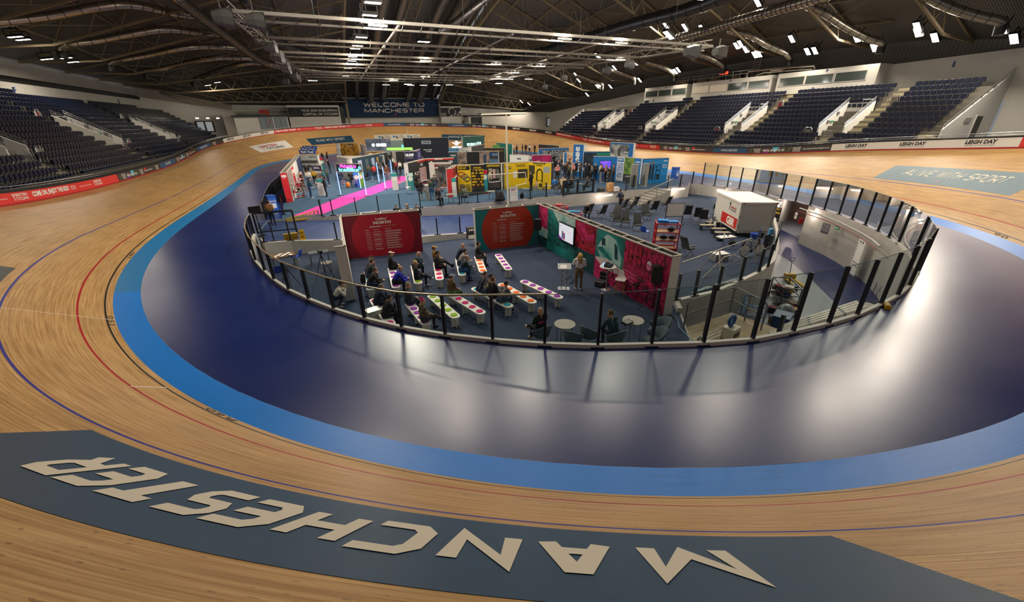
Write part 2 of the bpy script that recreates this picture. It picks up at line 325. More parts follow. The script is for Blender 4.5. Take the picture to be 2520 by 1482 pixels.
# ---------------------------------------------------------------- building shell
def ipl(y, P, k): return float(np.interp(y, [p[0] for p in P], [p[k] for p in P]))
EL = [(-50, -45, 12.9), (17, -45, 13.35), (57, -45, 13.0), (66, -32, 10.2)]        # eaves: y, x, z
ER = [(-50, 45, 11.0), (-31, 45, 11.95), (-23, 45, 13.0), (-10, 45, 13.55), (9, 45, 13.2), (18, 45, 13.0), (37.6, 45, 11.25), (57, 45, 10.5), (66, 36.7, 8.8)]
XS0, XS1 = -7.6, 15.
def zs(y): return 26.3-.0038*y*y
def roofz(x, y):
    if x < XS0: a = ipl(y, EL, 1); f = min(1, (XS0-x)/(XS0-a)); return zs(y)*(1-f)+ipl(y, EL, 2)*f
    if x > XS1: a = ipl(y, ER, 1); f = min(1, (x-XS1)/(a-XS1)); return zs(y)*(1-f)+ipl(y, ER, 2)*f
    return zs(y)+1.0
def onroof(px, py, d):                                  # where the sight line comes within d of the roof
    v = ray(px, py); t = 3.
    while t < 160:
        p = CAM+v*t
        if p.z > roofz(p.x, min(p.y, 66))-d or p.y > 65: return p
        t += .1
    return CAM+v*80
def roof_material():
    mt = bpy.data.materials.new('roof deck'); mt.use_nodes = True; nt = mt.node_tree; N, L = nt.nodes, nt.links; b = N['Principled BSDF']
    uv = N.new('ShaderNodeUVMap'); uv.uv_map = 'UVMap'; w = N.new('ShaderNodeTexWave'); w.inputs['Scale'].default_value = 1.7; w.bands_direction = 'Y'
    L.new(uv.outputs[0], w.inputs['Vector']); cr = N.new('ShaderNodeValToRGB'); cr.color_ramp.elements[0].color = lin('2c2925'); cr.color_ramp.elements[1].color = lin('77726a')
    L.new(w.outputs['Fac'], cr.inputs[0]); L.new(cr.outputs[0], b.inputs['Base Color']); b.inputs['Roughness'].default_value = .6
    return mt
RM = roof_material(); ys = [-50, -40, -31, -23, -16, -10, -3, 4, 10, 18, 24, 31, 37.6, 44, 50, 57, 60, 63, 66]
for side, E_, x0 in (('left', EL, XS0), ('right', ER, XS1)):
    mb = MB(); mb.uv = []
    for y in ys:
        a, z = ipl(y, E_, 1), ipl(y, E_, 2)
        for f in (0, .25, .5, .75, 1): mb.v.append((x0+(a-x0)*f, y, zs(y)*(1-f)+z*f)); mb.uv.append(((x0+(a-x0)*f), y))
    mb.f = [(i*5+j, (i+1)*5+j, (i+1)*5+j+1, i*5+j+1) for i in range(len(ys)-1) for j in range(4)]; mb.m = [0]*len(mb.f)
    mb.build('ceiling_'+side, RM, None, kind='structure')
mb = MB(); mb.uv = []
for y in ys:
    for x in (XS0, XS1): mb.v.append((x, y, zs(y)+1)); mb.uv.append((y, x))
mb.f = [(2*i, 2*i+1, 2*i+3, 2*i+2) for i in range(len(ys)-1)]; mb.m = [0]*len(mb.f); mb.build('ceiling_spine', RM, None, kind='structure')
WALLW = M('d9d6cd', .7, n=.03, s=.6); WALLG = None
def panel_mat():
    mt = bpy.data.materials.new('ribbed wall'); mt.use_nodes = True; nt = mt.node_tree; N, L = nt.nodes, nt.links; b = N['Principled BSDF']
    tc = N.new('ShaderNodeTexCoord'); w = N.new('ShaderNodeTexWave'); w.inputs['Scale'].default_value = .9; w.bands_direction = 'Y'
    L.new(tc.outputs['Object'], w.inputs['Vector']); cr = N.new('ShaderNodeValToRGB'); cr.color_ramp.elements[0].color = lin('4a4641'); cr.color_ramp.elements[1].color = lin('5f5a54')
    cr.color_ramp.elements[0].position = .05; cr.color_ramp.elements[1].position = .2
    L.new(w.outputs['Fac'], cr.inputs[0]); L.new(cr.outputs[0], b.inputs['Base Color']); b.inputs['Roughness'].default_value = .8; return mt
RIB = panel_mat()
def wallq(name, pts, mat):                              # pts: (x, y, z0, z1)
    mb = MB()
    for a, b in zip(pts, pts[1:]): mb.quad((a[0], a[1], a[2]), (b[0], b[1], b[2]), (b[0], b[1], b[3]), (a[0], a[1], a[3]))
    return mb.build(name, mat, None, kind='structure')
ww = [-50, -31, -23, -10, 0, 9, 18, 37.6, 57]
wallq('wall_left', [(-45, y, 7, 10.75) for y in ww], WALLW); wallq('wall_left_upper', [(-45.6, y, 11.5, ipl(y, EL, 2)+.2) for y in ww]+[(-45, 57, 11.2, 13.1), (-31.5, 66.2, 7, 10.4)], M('a09a91', .8, n=.05, s=.8)); wallq('wall_left_recess', [(-46.4, y, 10, 11.8) for y in ww]+[(-45, 57.1, 10, 11.8)], M('3a3733', .8)); wallq('wall_left_soffit', [(-46.4, -50, 11.5, 11.52), (-45.6, -50, 11.5, 11.52)], M('3a3733', .8))
wallq('wall_left_corner', [(-45, 57, 2, 11.2), (-31.5, 66, 2, 9)], WALLW)
wallq('wall_right', [(45, -50, 1.5, 11), (45, -31, 1.5, 11.3)], WALLW); wallq('wall_right_middle', [(45, y, 7, z) for y, z in ((-31, 11.3), (-20, 11.0), (16, 10.9))]+[(45, 42, 4, 9.0), (45, 57, 2, 7.9)], WALLW)
wallq('wall_right_upper', [(45.5, y, 7, ipl(y, ER, 2)+.2) for y in [-50, -31, -23, -10, 9, 18, 37.6, 57]]+[(37, 66.2, 4, 9.0)], RIB)
wallq('wall_right_corner', [(45, 57, 2, 7.9), (37, 66, 2, 7.3)], WALLW)
wallq('wall_far', [(-33, 66.1, 1, 10.6), (XS0, 66.1, 1, 10.6), (XS1, 66.1, 1, 10.6), (37.5, 66.1, 1, 9.2)], WALLW)
filled('floor_concourse', [[TP(250*i/240, UTOP+.06)[:2] for i in range(240)], [(-46, -52), (46, -52), (46, 67), (-46, 67)]], 1.5, M('4a4640', .9))
BRN = M('8d7d60', .6); TRUSS = M('857658', .55)
# roof trusses, purlins
def chord(side, y, f, off):
    E_, x0 = (EL, XS0) if side == 'left' else (ER, XS1); a, z = ipl(y, E_, 1), ipl(y, E_, 2)
    return Vector((x0+(a-x0)*f, y, zs(y)*(1-f)+z*f-off))
NW = 10; k = 0
ORD = ['nearest', 'second', 'third', 'fourth', 'fifth', 'sixth', 'seventh', 'eighth', 'ninth', 'tenth', 'eleventh', 'twelfth', 'thirteenth', 'fourteenth', 'fifteenth', 'sixteenth', 'seventeenth', 'eighteenth', 'nineteenth', 'twentieth']
def od(i): return ORD[i] if i < len(ORD) else '%dth' % (i+1)
for side in ('left', 'right'):
    for i, y in enumerate((-27, -18, -8, 2, 12, 22, 32, 42, 51, 59)):
        t = thing('roof_truss', 'brown steel roof truss over the %s stand, %s from the camera' % (side, od(i)), 'truss', chord(side, y, 0, 0), group='roof trusses on the %s' % side); b = Vector(t.location)
        dep = lambda f: 2.5*(1-f)+2.0*f if f < .8 else 2.1*(1-f)/.2
        g = lambda f, o: chord(side, y, f, o)-b
        MB().bar(g(0, .2), g(1, .2), .18).build('top_chord', TRUSS, t)
        m2 = MB(); m2.bar(g(0, dep(0)), g(.8, dep(.8)), .2).bar(g(.8, dep(.8)), g(1, .25), .2); m2.build('bottom_chord', BRN, t)
        m3 = MB()
        for j in range(NW):
            f0, f1, fm = .8*j/NW, .8*(j+1)/NW, .8*(j+.5)/NW; m3.bar(g(f0, dep(f0)), g(fm, .2), .08).bar(g(fm, .2), g(f1, dep(f1)), .08)
        m3.build('web_bracing', TRUSS, t)
    for j, f in enumerate((.1, .25, .4, .55, .7, .85)):
        m = MB(); Y = [-22, -14, -6, 2, 10, 18, 26, 34, 42, 50, 57, 63]
        for a, c in zip(Y, Y[1:]): m.bar(chord(side, a, f, .22), chord(side, c, f, .22), .14)
        tag(m.build('purlin', TRUSS), 'long brown purlin under the %s roof slope, %s down from the ridge' % (side, od(j).replace('nearest', 'first')), 'purlin', 'purlins')
        if j < 5:
            m = MB(); f2 = f+.15
            for a, c in zip(Y[:-1], Y[1:]): m.bar(chord(side, a, f, .25), chord(side, c, f2, .25), .06).bar(chord(side, c, f, .25), chord(side, a, f2, .25), .06)
            tag(m.build('roof_bracing', TRUSS), 'crossed thin braces between purlins of the %s roof slope, %s band from the ridge' % (side, od(j).replace('nearest', 'first')), 'bracing', 'roof bracing')
SY = [60, 55, 50, 45, 40, 35, 30, 25, 20, 14, 8, 0, -8]
for x, nm in ((XS0, 'left'), (XS1, 'right')):
    t = thing('spine_arch', 'tall brown arch truss along the %s edge of the roof spine' % nm, 'truss', (x, 62, 0))
    for off, pn in ((0., 'lower_chord'), (2.2, 'upper_chord')):
        m = MB()
        for a, c in zip([62]+SY, SY): m.bar((0, a-62, zs(a)-1.4+off), (0, c-62, zs(c)-1.4+off), .35)
        m.build(pn, BRN, t)
    m = MB()
    for a, c in zip(SY, SY[1:]): m.bar((0, a-62, zs(a)-1.4), (0, c-62, zs(c)+.8), .14).bar((0, a-62, zs(a)-1.4), (0, a-62, zs(a)+.8), .14)
    m.build('web_bracing', TRUSS, t); MB().bx(-.25, -.25, 3, .25, .25, 11).build('post', BRN, t)
t = thing('ladder_rail', 'pair of tan steel rails with rungs climbing the roof spine', 'rail', (3.2, 62, 0))
for dx in (-.9, .9):
    m = MB()
    for a, c in zip([62]+SY, SY): m.bar((dx, a-62, zs(a)-.3), (dx, c-62, zs(c)-.3), .14, .2)
    m.build('rail', M('8d7858', .5), t)
m = MB()
for a in np.arange(60, 5, -1.5): m.bar((-.9, a-62, zs(a)-.3), (.9, a-62, zs(a)-.3), .06)
m.build('lattice', M('8d7858', .5), t)  # the rungs joining the two rails
DUCT = M('8c8a86', .32, .85); DUCTD = M('4a4d52', .4, .7)
for i, (x, r) in enumerate(((-5, .38), (-2.1, .85), (.95, .65), (7.0, .65), (9.85, .85), (13, .38))):
    t = thing('air_duct', 'silver air duct hanging under the roof spine, %s from the left' % od(i).replace('nearest', 'first'), 'duct', (x, 62, 0), group='spine ducts')
    Y = [61]+SY[:-2]; m = MB().tube([(0, a-62, zs(a)-r-.3) for a in Y], r, 12); m.build('pipe', DUCT, t, True)
    m = MB()
    for a in np.arange(58, 8, -4): m.tube([(0, a-62+.04, zs(a)-r-.3), (0, a-62-.04, zs(a)-r-.27)], r*1.05, 12)
    m.build('clamp_ring', M('5b5b5d', .4, .6), t)  # clamp rings round the pipe
def duct(label, pts, r, mat, d, end=None, rings=0, band='c9c2b4'):
    P = [onroof(x, y, d) for x, y in pts]; b = P[0]; t = thing('air_duct', label, 'duct', b); Q = [p-b for p in P]
    S = []
    for i in range(len(Q)-1):
        for j in range(4):
            u = j/4; p0, p1, p2, p3 = Q[max(i-1, 0)], Q[i], Q[i+1], Q[min(i+2, len(Q)-1)]
            S.append(.5*((2*p1)+(p2-p0)*u+(2*p0-5*p1+4*p2-p3)*u*u+(3*p1-p0-3*p2+p3)*u**3))
    S.append(Q[-1]); MB().tube(S, r, 12).build('pipe', mat, t, True)
    L = [0]
    for p, q in zip(S, S[1:]): L.append(L[-1]+(q-p).length)
    if rings:
        m = MB(); n = int(L[-1]/rings)
        for k in range(1, n):
            w = k*rings; i = max(j for j in range(len(L)) if L[j] <= w); i = min(i, len(S)-2); dd = (S[i+1]-S[i]).normalized(); p = S[i]+dd*(w-L[i]); m.tube([p-dd*.03, p+dd*.03], r*1.07, 12)
        m.build('clamp_ring', M('4c4a47', .4, .6), t)  # clamp rings spaced along the pipe
    if end:
        dd = (S[-1]-S[-2]).normalized(); MB().tube([S[-1]+dd*r*.2, S[-1]+dd*r*.2+Vector((0, 0, -r*2.2))], [r*1.15, r*.95], 10).build('nozzle', M('111111', .5), t)
    return t
SIL = M('a39d92', .28, .9, n=.1, s=3.)
duct('thick silver flexible duct running diagonally at the upper left', [(425, -14), (480, 30), (560, 90), (640, 148), (690, 163), (760, 172), (830, 180), (880, 186)], .55, SIL, 3.6, rings=.5)
duct('dark round duct crossing above the lighting gantry on the left', [(590, -20), (640, 60), (690, 104), (760, 132), (830, 146), (900, 150)], .6, DUCTD, 2.6, rings=3)
duct('dark wide duct sweeping across the upper right of the roof', [(1860, -40), (1700, 22), (1550, 62), (1400, 108), (1300, 137), (1180, 158), (1110, 160), (1086, 148)], .75, DUCTD, 3.0, rings=2.4)
duct('long silver duct below the dark one on the right', [(2040, -14), (1850, 42), (1700, 85), (1560, 120), (1400, 158), (1270, 182), (1150, 190), (1110, 188), (1090, 172)], .5, SIL, 3.4, rings=.6)
duct('silver duct descending toward the spine, upper middle', [(1250, -40), (1190, 0), (1117, 57), (1080, 76)], .55, DUCT, 4.5, rings=3)
for lab, pts in (('nearest', [(500, 40), (430, 32), (330, 12), (240, 17), (120, 40), (-40, 58)]), ('second', [(545, 84), (480, 78), (405, 72), (320, 84), (240, 100), (165, 110), (150, 122)]), ('third', [(590, 118), (520, 114), (450, 118), (370, 135), (290, 150), (270, 158)]),
                 ('fourth', [(625, 145), (560, 141), (490, 148), (420, 166), (362, 174), (357, 180)]), ('farthest', [(660, 157), (610, 155), (560, 167), (510, 184), (480, 196), (474, 200)])):
    duct('silver branch duct reaching to the left wall, %s of the five' % lab, pts, .36, M('aba190', .27, .9), 1.9, True, 1.3)
for lab, pts in (('at the extreme right', [(2260, -20), (2330, 15), (2400, 38), (2455, 50), (2466, 58)]), ('above the big seat block', [(1980, 12), (2030, 34), (2080, 66), (2130, 92), (2165, 103), (2170, 110)]), ('above the long commentary box', [(1790, 76), (1840, 86), (1890, 112), (1935, 132), (1943, 144)]),
                 ('left of the red clock', [(1700, 128), (1740, 140), (1775, 158), (1781, 166)]), ('above the white commentary box end', [(1590, 152), (1630, 165), (1655, 178), (1660, 186)]), ('above the far right seats', [(1500, 170), (1530, 180), (1557, 190), (1561, 197)]), ('smallest, far right', [(1418, 184), (1450, 196), (1478, 205), (1482, 211)])):
    duct('silver branch duct blowing toward the right stand, '+lab, pts, .36, M('a8a196', .3, .85), 1.7, True, 1.)
# ---------------------------------------------------------------- painted adverts on the track
def track_ad(label, s0, s1, u0, u1, col, words, tcol, name='track_advert'):
    mid = TP((s0+s1)/2, u0); t = thing(name, label, 'advert', mid); mb = MB()
    cover(mb, lambda x, y: TP(x, y, .004)-mid, s1, s0, u0, u1, 0, 36, 6); mb.build('painted_panel', M(col, .45, n=.06, s=4.), t, True)
    m = MB(); mats = [M(c, .5) for c in tcol]
    for w in words:
        T, a, b, y0, y1, mi = w; put(m, T, lambda x, y: TP(x, y, .012)-mid, a, b, y0, y1, mi)
    m.f = [f[::-1] for f in m.f] if False else m.f
    if m.f: m.build('lettering', mats, t)
    return t
BOLD = .02
track_ad('dark blue painted track panel with big cream MANCHESTER lettering, nearest the camera', 168.42, 177.76, 2.62, 4.5, '21435c', [(sign_text(ch, .2, .56 if ch != 'M' else .62), c+w/2, c-w/2, 3.08, 3.96, 0) for ch, c, w in zip('MANCHESTER', (176.13, 175.22, 174.47, 173.74, 173.06, 172.4, 171.82, 171.18, 170.6, 170.02), (.76, .62, .6, .56, .58, .54, .54, .5, .5, .5))], ['d8ceb8'])
track_ad('dark grey painted track panel cut off by the left photo edge', 154.46, 164, 2.67, 4.5, '474a4b', [], ['d8ceb8'])
track_ad('white painted track panel reading BRITISH CYCLING on the left banking', 82.97, 91.48, 2.98, 5., 'e6e2da', [(text('BRITISH', .03), 89.2, 85.6, 4.0, 4.6, 0), (text('CYCLING', .03), 88.8, 84.6, 3.3, 3.9, 1), (text('Y/', .02), 89.9, 89.3, 3.3, 4.6, 0)], ['a82830', '1d2a4a'])
track_ad('dark blue ALIVE WITH SPORT panel painted on the far left banking', 69.9, 78.8, 2.98, 4.85, '21435c', [(sign_text('ALIVE WITH SPORT', .13, .8, .36, .2), 77.2, 71.4, 3.75, 4.45, 0), (text('/', .1), 74.4, 74.1, 3.15, 3.4, 1)], ['e2d9c4', 'd43a40'])
track_ad('cream painted panel with blue crossed finger marks on the far banking', 56.3, 65.6, 2.7, 4.65, 'c9c4b4', [w for a in (64.8, 61.9, 59) for w in ((text('THE', .03), a-1.3, a-2.1, 4.1, 4.35, 1), (text('NATIONAL', .02), a-1.3, a-2.6, 3.75, 4.0, 1), (text('LOTTERY', .02), a-1.3, a-2.4, 3.45, 3.65, 1), (text('+', .1), a, a-.6, 3.7, 4.3, 0), (text('&', .04), a-.6, a-1.2, 3.4, 4.2, 1))], ['3a78a8', '4a4a44'])
track_ad('dark blue painted MANCHESTER panel on the far banking behind the green stand', 42.4, 51.8, 2.8, 4.6, '21435c', [(sign_text('MANCHESTER', .14, .95, .34, .15), 50.3, 44, 3.55, 4.25, 0)], ['e2d9c4'])
track_ad('blue ALIVE WITH SPORT panel, glare painted into its colour, on the right banking', 209.4, 218.6, 2.65, 4.6, '5f7986', [(sign_text('ALIVE WITH SPORT', .13, .8, .36, .2), 217.2, 210.9, 3.45, 4.15, 0), (text('/', .1), 214.4, 214.1, 2.85, 3.1, 1)], ['e2d9c4', 'b08a8a'])  # greyed blue and red carry the glare washing over this panel
m = MB()
for s_, lab in ((187, 'R70'), (167.6, 'R60'), (159.3, '150'), (150, '140'), (197, 'R80'), (206, '90')): put(m, text(lab, .0), lambda x, y: TP(x, y, .006), s_+.5, s_-.5, .03, .17)
m.build('trim_1', M('2a2622', .6), None, kind='structure')
# ---------------------------------------------------------------- advert boards round the top of the track
RED, DARK, BLU = 'd8322c', '3a3536', '1d4f78'
def board(lab, s0, s1, kind):
    mid = TP((s0+s1)/2, UTOP); t = thing('advert_board', lab, 'advert board', mid); N_ = max(2, int((s1-s0)/1.2)); H = .72
    def fn(x, y, o=0.): s = s1-x; p = TP(s, UTOP); n = TN(s); return p-n*o+Vector((0, 0, y))-mid
    col = dict(red=RED, dark=DARK, blue=BLU, white='e4e1d6', black='201e1e')[kind]; mb = MB(); L = s1-s0
    cover(mb, lambda x, y: fn(x, y), 0, L, .1, H, 0, N_, 1); cover(mb, lambda x, y: fn(x, y, -.06), 0, L, 0, H, 0, N_, 1); mb.build('panel', M(col, .5), t)
    mb = MB(); cover(mb, lambda x, y: fn(x, H, .03-y), 0, L, 0, .1, 0, N_, 1); cover(mb, lambda x, y: fn(x, y, .03), 0, L, H-.03, H+.06, 0, N_, 1); mb.build('cap', BLACK, t)
    m = MB(); F = lambda x, y: fn(x, y, .012); C_ = ['f0ece2', '221f20', '7a2f92', '55c3e0', '4fae5a', 'd8322c', 'c9a24a']
    x = .25
    W = lambda T, a, b, y0, y1, c=0: put(m, T, F, a, b, y0, y1, c) if b < L-.1 else None
    while x < L-1:
        if kind == 'red':
            W(text('COME ON, ENJOY THE RIDE', .045), x, x+3.9, .2, .6); W(text('BRITISH'), x+4.15, x+4.8, .42, .54); W(text('CYCLING'), x+4.15, x+4.8, .28, .4)
            W(text('britishcycling.org.uk/membership'), x+5.3, x+7.0, .33, .43); W(text('Y', .03), x+7.45, x+7.7, .22, .6); W(text('BRITISH', .02), x+7.75, x+8.75, .43, .6); W(text('CYCLING', .02), x+7.7, x+8.75, .22, .39); x += 9.2
        elif kind == 'dark':
            for o in (0, 4.2):
                if x+o+1.5 < L:
                    for i, c in enumerate((6, 4)): m.quad(*[F(x+o+.05+.2*i+a, b) for a, b in ((0, .15), (.03, .15), (.3, .6), (.27, .6))], m=c)
                    for i, wd in enumerate(('MCR 2024', 'EUROPEAN', 'CAPITAL', 'OF CYCLING')): W(text(wd, .02), x+o+.65, x+o+1.4, .51-.12*i, .6-.12*i)
            if x+4 < L:
                m.add([F(x+1.75, .12), F(x+2.35, .12), F(x+2.05, .68)], [(0, 1, 2)], 2); m.add([F(x+2.65, .7), F(x+3.45, .7), F(x+3.0, .12)], [(0, 1, 2)], 3)
                m.quad(F(x+3.6, .12), F(x+3.64, .12), F(x+4.0, .68), F(x+3.96, .68), 4)
            F2 = F; F = lambda a, b: fn(a, b, .018)
            W(text("PEDAL MORE IN '24", .02), x+1.7, x+4.0, .26, .5)
            if x+8.4 < L: m.add([fn(x+5.95, .66, .012), fn(x+6.5, .66, .012), fn(x+6.2, .2, .012)], [(0, 1, 2)], 5)
            W(text('mcrcapitalofcycling24.com', .01), x+5.85, x+8.2, .28, .46); F = F2; x += 8.7
        elif kind == 'blue': W(sign_text('MANCHESTER', .16, .9), L/2-1.1, L/2+1.1, .28, .52); break
        else:
            c = 1 if kind == 'white' else 0; per = L/3; x0 = x
            for i in range(3):
                a = per*i+per/2-.85; W(text('LEIGH DAY', .05, .12), a, a+1.7, .33, .6, c); W(text('LAWYERS AGAINST INJUSTICE', .0, .15), a, a+1.6, .19, .28, c)
            break
    if m.f: m.build('lettering', [M(c, .5) for c in C_], t)
    return t
for lab, a, b, k in (('red COME ON, ENJOY THE RIDE board at the left photo edge', 128.75, 150, 'red'), ('dark PEDAL MORE board right of the nearest left red board', 117.6, 128.75, 'dark'), ('blue MANCHESTER board on the left straight, nearer one', 111.75, 117.6, 'blue'),
    ('dark board between the two blue boards on the left straight', 102.3, 111.75, 'dark'), ('blue MANCHESTER board on the left straight, farther one', 98.3, 102.3, 'blue'), ('short dark board left of the white board on the left bend', 94.6, 98.3, 'dark'),
    ('white law firm board on the far left bend', 83.4, 94.6, 'white'), ('long red board under the black capital of cycling banner', 63.12, 83.4, 'red'), ('blue MANCHESTER board below the left half of the welcome banner', 59, 63.12, 'blue'), ('dark board below the right half of the welcome banner', 50.75, 59, 'dark'),
    ('blue MANCHESTER board below the small PEDAL MORE banner', 46.75, 50.75, 'blue'), ('dark board in front of the far right cabin', 38.38, 46.75, 'dark'), ('black law firm board behind the white pole', 26.5, 38.38, 'black'), ('red board behind the blue tower sign', -1.62, 26.5, 'red'),
    ('dark board below the middle of the right stand', -11.25, -1.62, 'dark'), ('blue MANCHESTER board below the right stand', -15.9, -11.25, 'blue'), ('dark board with website left of the long white board', -24.5, -15.9, 'dark'), ('long white law firm board on the right straight', -36.4, -24.5, 'white'), ('red board at the right photo edge', -44, -36.4, 'red')):
    board(lab, a, b, k)
mb = MB(); S_ = np.linspace(-46, 152, 200)
cover(mb, lambda x, y: TP(x, UTOP)-TN(x)*.015+Vector((0, 0, y)), 152, -46, 0, .1, 0, 220, 1); mb.build('trim_2', M('a81a20', .5), None, kind='structure')
for a, b, lab in ((-44, -1.6, 'steel rail above the boards of the right straight'), (-1.6, 45, 'steel rail above the boards of the far right bend'), (45, 84, 'steel rail above the boards under the welcome banner'), (84, 150, 'steel rail above the boards of the left straight')):
    t = thing('guard_rail', lab, 'railing', TP((a+b)/2, UTOP)); o = Vector(t.location); P = lambda s, h: TP(s, UTOP)+TN(s)*.22+Vector((0, 0, h))-o; n = int((b-a)/1.2)
    for h, r in ((1.0, .028), (.86, .015)): MB().tube([P(a+(b-a)*i/n, h) for i in range(n+1)], r, 5).build('rail', STEEL, t)
    m = MB()
    for i in range(0, n+1, 2): s = a+(b-a)*i/n; m.bar(P(s, 0), P(s, 1.0), .03)
    m.build('post', STEEL, t)
# ---------------------------------------------------------------- stands
def rx(r): return 32.7+.76*r
def rz_(r): return 2.1+.47*r
NR = 14
AIS = dict(left=[-6, 11.8, 32], right=[-22, -10, 5.5, 19]); SPAN = dict(left=(-24, 60), right=(-30.5, 34.5))
STEPC = M('77736a', .85, n=.08, s=2.)
SEAT = M('0f1a36', .28); SEATB = M('0c1329', .35)
for side, sg in (('left', -1), ('right', 1)):
    y0, y1 = SPAN[side]; mb = MB(); NR = 16 if side == 'left' else 14
    for a, b, r0 in (((60, 63, 3),) if side == 'left' else ((-41, -31.2, 2), (35.3, 41.5, 2))): [mb.bx(min(sg*(rx(r)-.3), sg*(rx(r)+.46)), a, rz_(r)-1.2, max(sg*(rx(r)-.3), sg*(rx(r)+.46)), b, rz_(r)) for r in range(r0)]
    for r in range(NR): mb.bx(min(sg*(rx(r)-.3), sg*(rx(r)+.46)), y0-.3, rz_(r)-1.2, max(sg*(rx(r)-.3), sg*(rx(r)+.46)), y1+.3, rz_(r))
    for ya in AIS[side]+([y0] if side == 'right' else []):
        for r in range(NR):
            if ya == y0 and r > 4: continue
            yc = y0+.6 if ya == y0 else ya if r < 4 else ya-1.95
            for q in (0, .235): mb.bx(min(sg*(rx(r)-.3+q*1.6), sg*(rx(r)+.08+q*1.6)), yc-.55, rz_(r), max(sg*(rx(r)-.3+q*1.6), sg*(rx(r)+.08+q*1.6)), yc+.55, rz_(r)+q+.02, 1)
    mb.build('floor_stand_'+side, [STEPC, M('b0a78c', .8)], None, kind='structure')
    lo = MB().bx(sg*32.3-.08, y0-6, 1.4, sg*32.3+.08, y1+2, 2.7); lo.build('wall_stand_'+side, M('3a3833', .8), None, kind='structure')
def taken(side, r, y):
    for ya in AIS[side]:
        if r < 4 and abs(y-ya) < .75: return True
        if r >= 4 and abs(y-(ya-1.95)) < .75: return True
        if 4 <= r <= 8 and abs(y-ya) < 1.45: return True
    if side == 'right' and y < y0+(1.3 if r < 5 else .6): return True
    return False
sp = [(-.21, 0), (-.2, .32), (-.14, .40), (.14, .40), (.2, .32), (.21, 0)]      # seat back outline
def seat_back():
    mb = MB(); n = len(sp)
    v = [(x*1., .0+.10*(z/.4)**2-.0, .42+z) for x, z in sp]; v2 = [(x, y+.05, z) for x, y, z in v]
    mb.add(v+v2, [tuple(range(n)), tuple(range(n, 2*n))[::-1]]+[(i, n+i, n+(i+1) % n, (i+1) % n) for i in range(n)]); mb.bar((0, .06, 0), (0, .06, .45), .05, .06); return mb
def seat_pan():                                         # folded up against the back
    mb = MB(); return mb.bar((0, -.10, .40), (0, -.04, .74), .40, .07, up=(1, 0, 0)) if False else mb.bx(-.2, -.13, .40, .2, -.04, .76)
mb_b, mb_p = seat_back(), seat_pan()
SB = bpy.data.meshes.new('seat_back'); SB.from_pydata(mb_b.v, [], mb_b.f); SB.materials.append(SEATB)
SP_ = bpy.data.meshes.new('seat_pan'); SP_.from_pydata(mb_p.v, [], mb_p.f); SP_.materials.append(SEAT)
ALLS = []
for side, sg in (('left', -1), ('right', 1)):
    y0, y1 = SPAN[side]
    for r in range(16 if side == 'left' else 14):
        y = y0+.3
        while y < y1-.3:
            if not taken(side, r, y):
                hi = y1 if side == 'right' else 16 if r == 15 else (48 if r == 14 else 59.3)
                if not (side == 'right' and r > 10 and y > 15.6+(13-r)*1.2) and y < hi and not (side == 'right' and r == 13 and 6.5 < y < 15): ALLS.append((side, r, y, Vector((sg*rx(r), y, rz_(r)))))
            y += .52
for a, b, r0, sd in ((-40, -31.5, 2, 'right'), (35.5, 41, 2, 'right'), (60.3, 62.5, 3, 'left')):
    for r in range(r0):
        for y in np.arange(a, b, .52): ALLS.append((sd, r, float(y), Vector(((-1 if sd == 'left' else 1)*rx(r), float(y), rz_(r)))))
def vis(p): d = p-CAM; w = d.dot(_f); return w > 1 and 0 < 1260+F_PX*d.dot(_R)/w < 2520
ALLS = [a for a in ALLS if vis(a[3])]
ALLS.sort(key=lambda a: (a[3]-CAM).length)
RN = ['front', 'second', 'third', 'fourth', 'fifth', 'sixth', 'seventh', 'eighth', 'ninth', 'tenth', 'eleventh', 'twelfth', 'thirteenth', 'fourteenth', 'upper', 'top']
for i, (side, r, y, p) in enumerate(ALLS[:300]):
    o = link('stadium_seat', SB); o.location = p; o.rotation_euler.z = math.pi/2*(-1 if side == 'right' else 1)
    blk = sum(1 for ya in AIS[side] if y > ya)
    tag(o, 'navy stadium seat, %s row of the %s stand, %s block' % (RN[r], side, ['nearest', 'second', 'third', 'fourth', 'last'][blk]), 'seat', '%s stand %s row seats' % (side, RN[r]))
    c = link('seat_pan', SP_, o)
V0, F0, V1, F1 = np.array(mb_b.v), mb_b.f, np.array(mb_p.v), mb_p.f; V, Fc, Mi = [], [], []
for side, r, y, p in ALLS[300:]:
    k = -1 if side == 'right' else 1
    for VV, FF, mi in ((V0, F0, 0), (V1, F1, 1)):
        o = len(V); V += [(p.x-k*b, p.y+k*a, p.z+c) for a, b, c in VV]; Fc += [tuple(q+o for q in f) for f in FF]; Mi += [mi]*len(FF)
mb = MB(); mb.v, mb.f, mb.m = V, Fc, Mi
tag(mb.build('stadium_seats', [SEATB, SEAT]), 'dense rows of navy tip-up seats filling the rest of both stands', 'seats', 'stand seating', 'stuff')
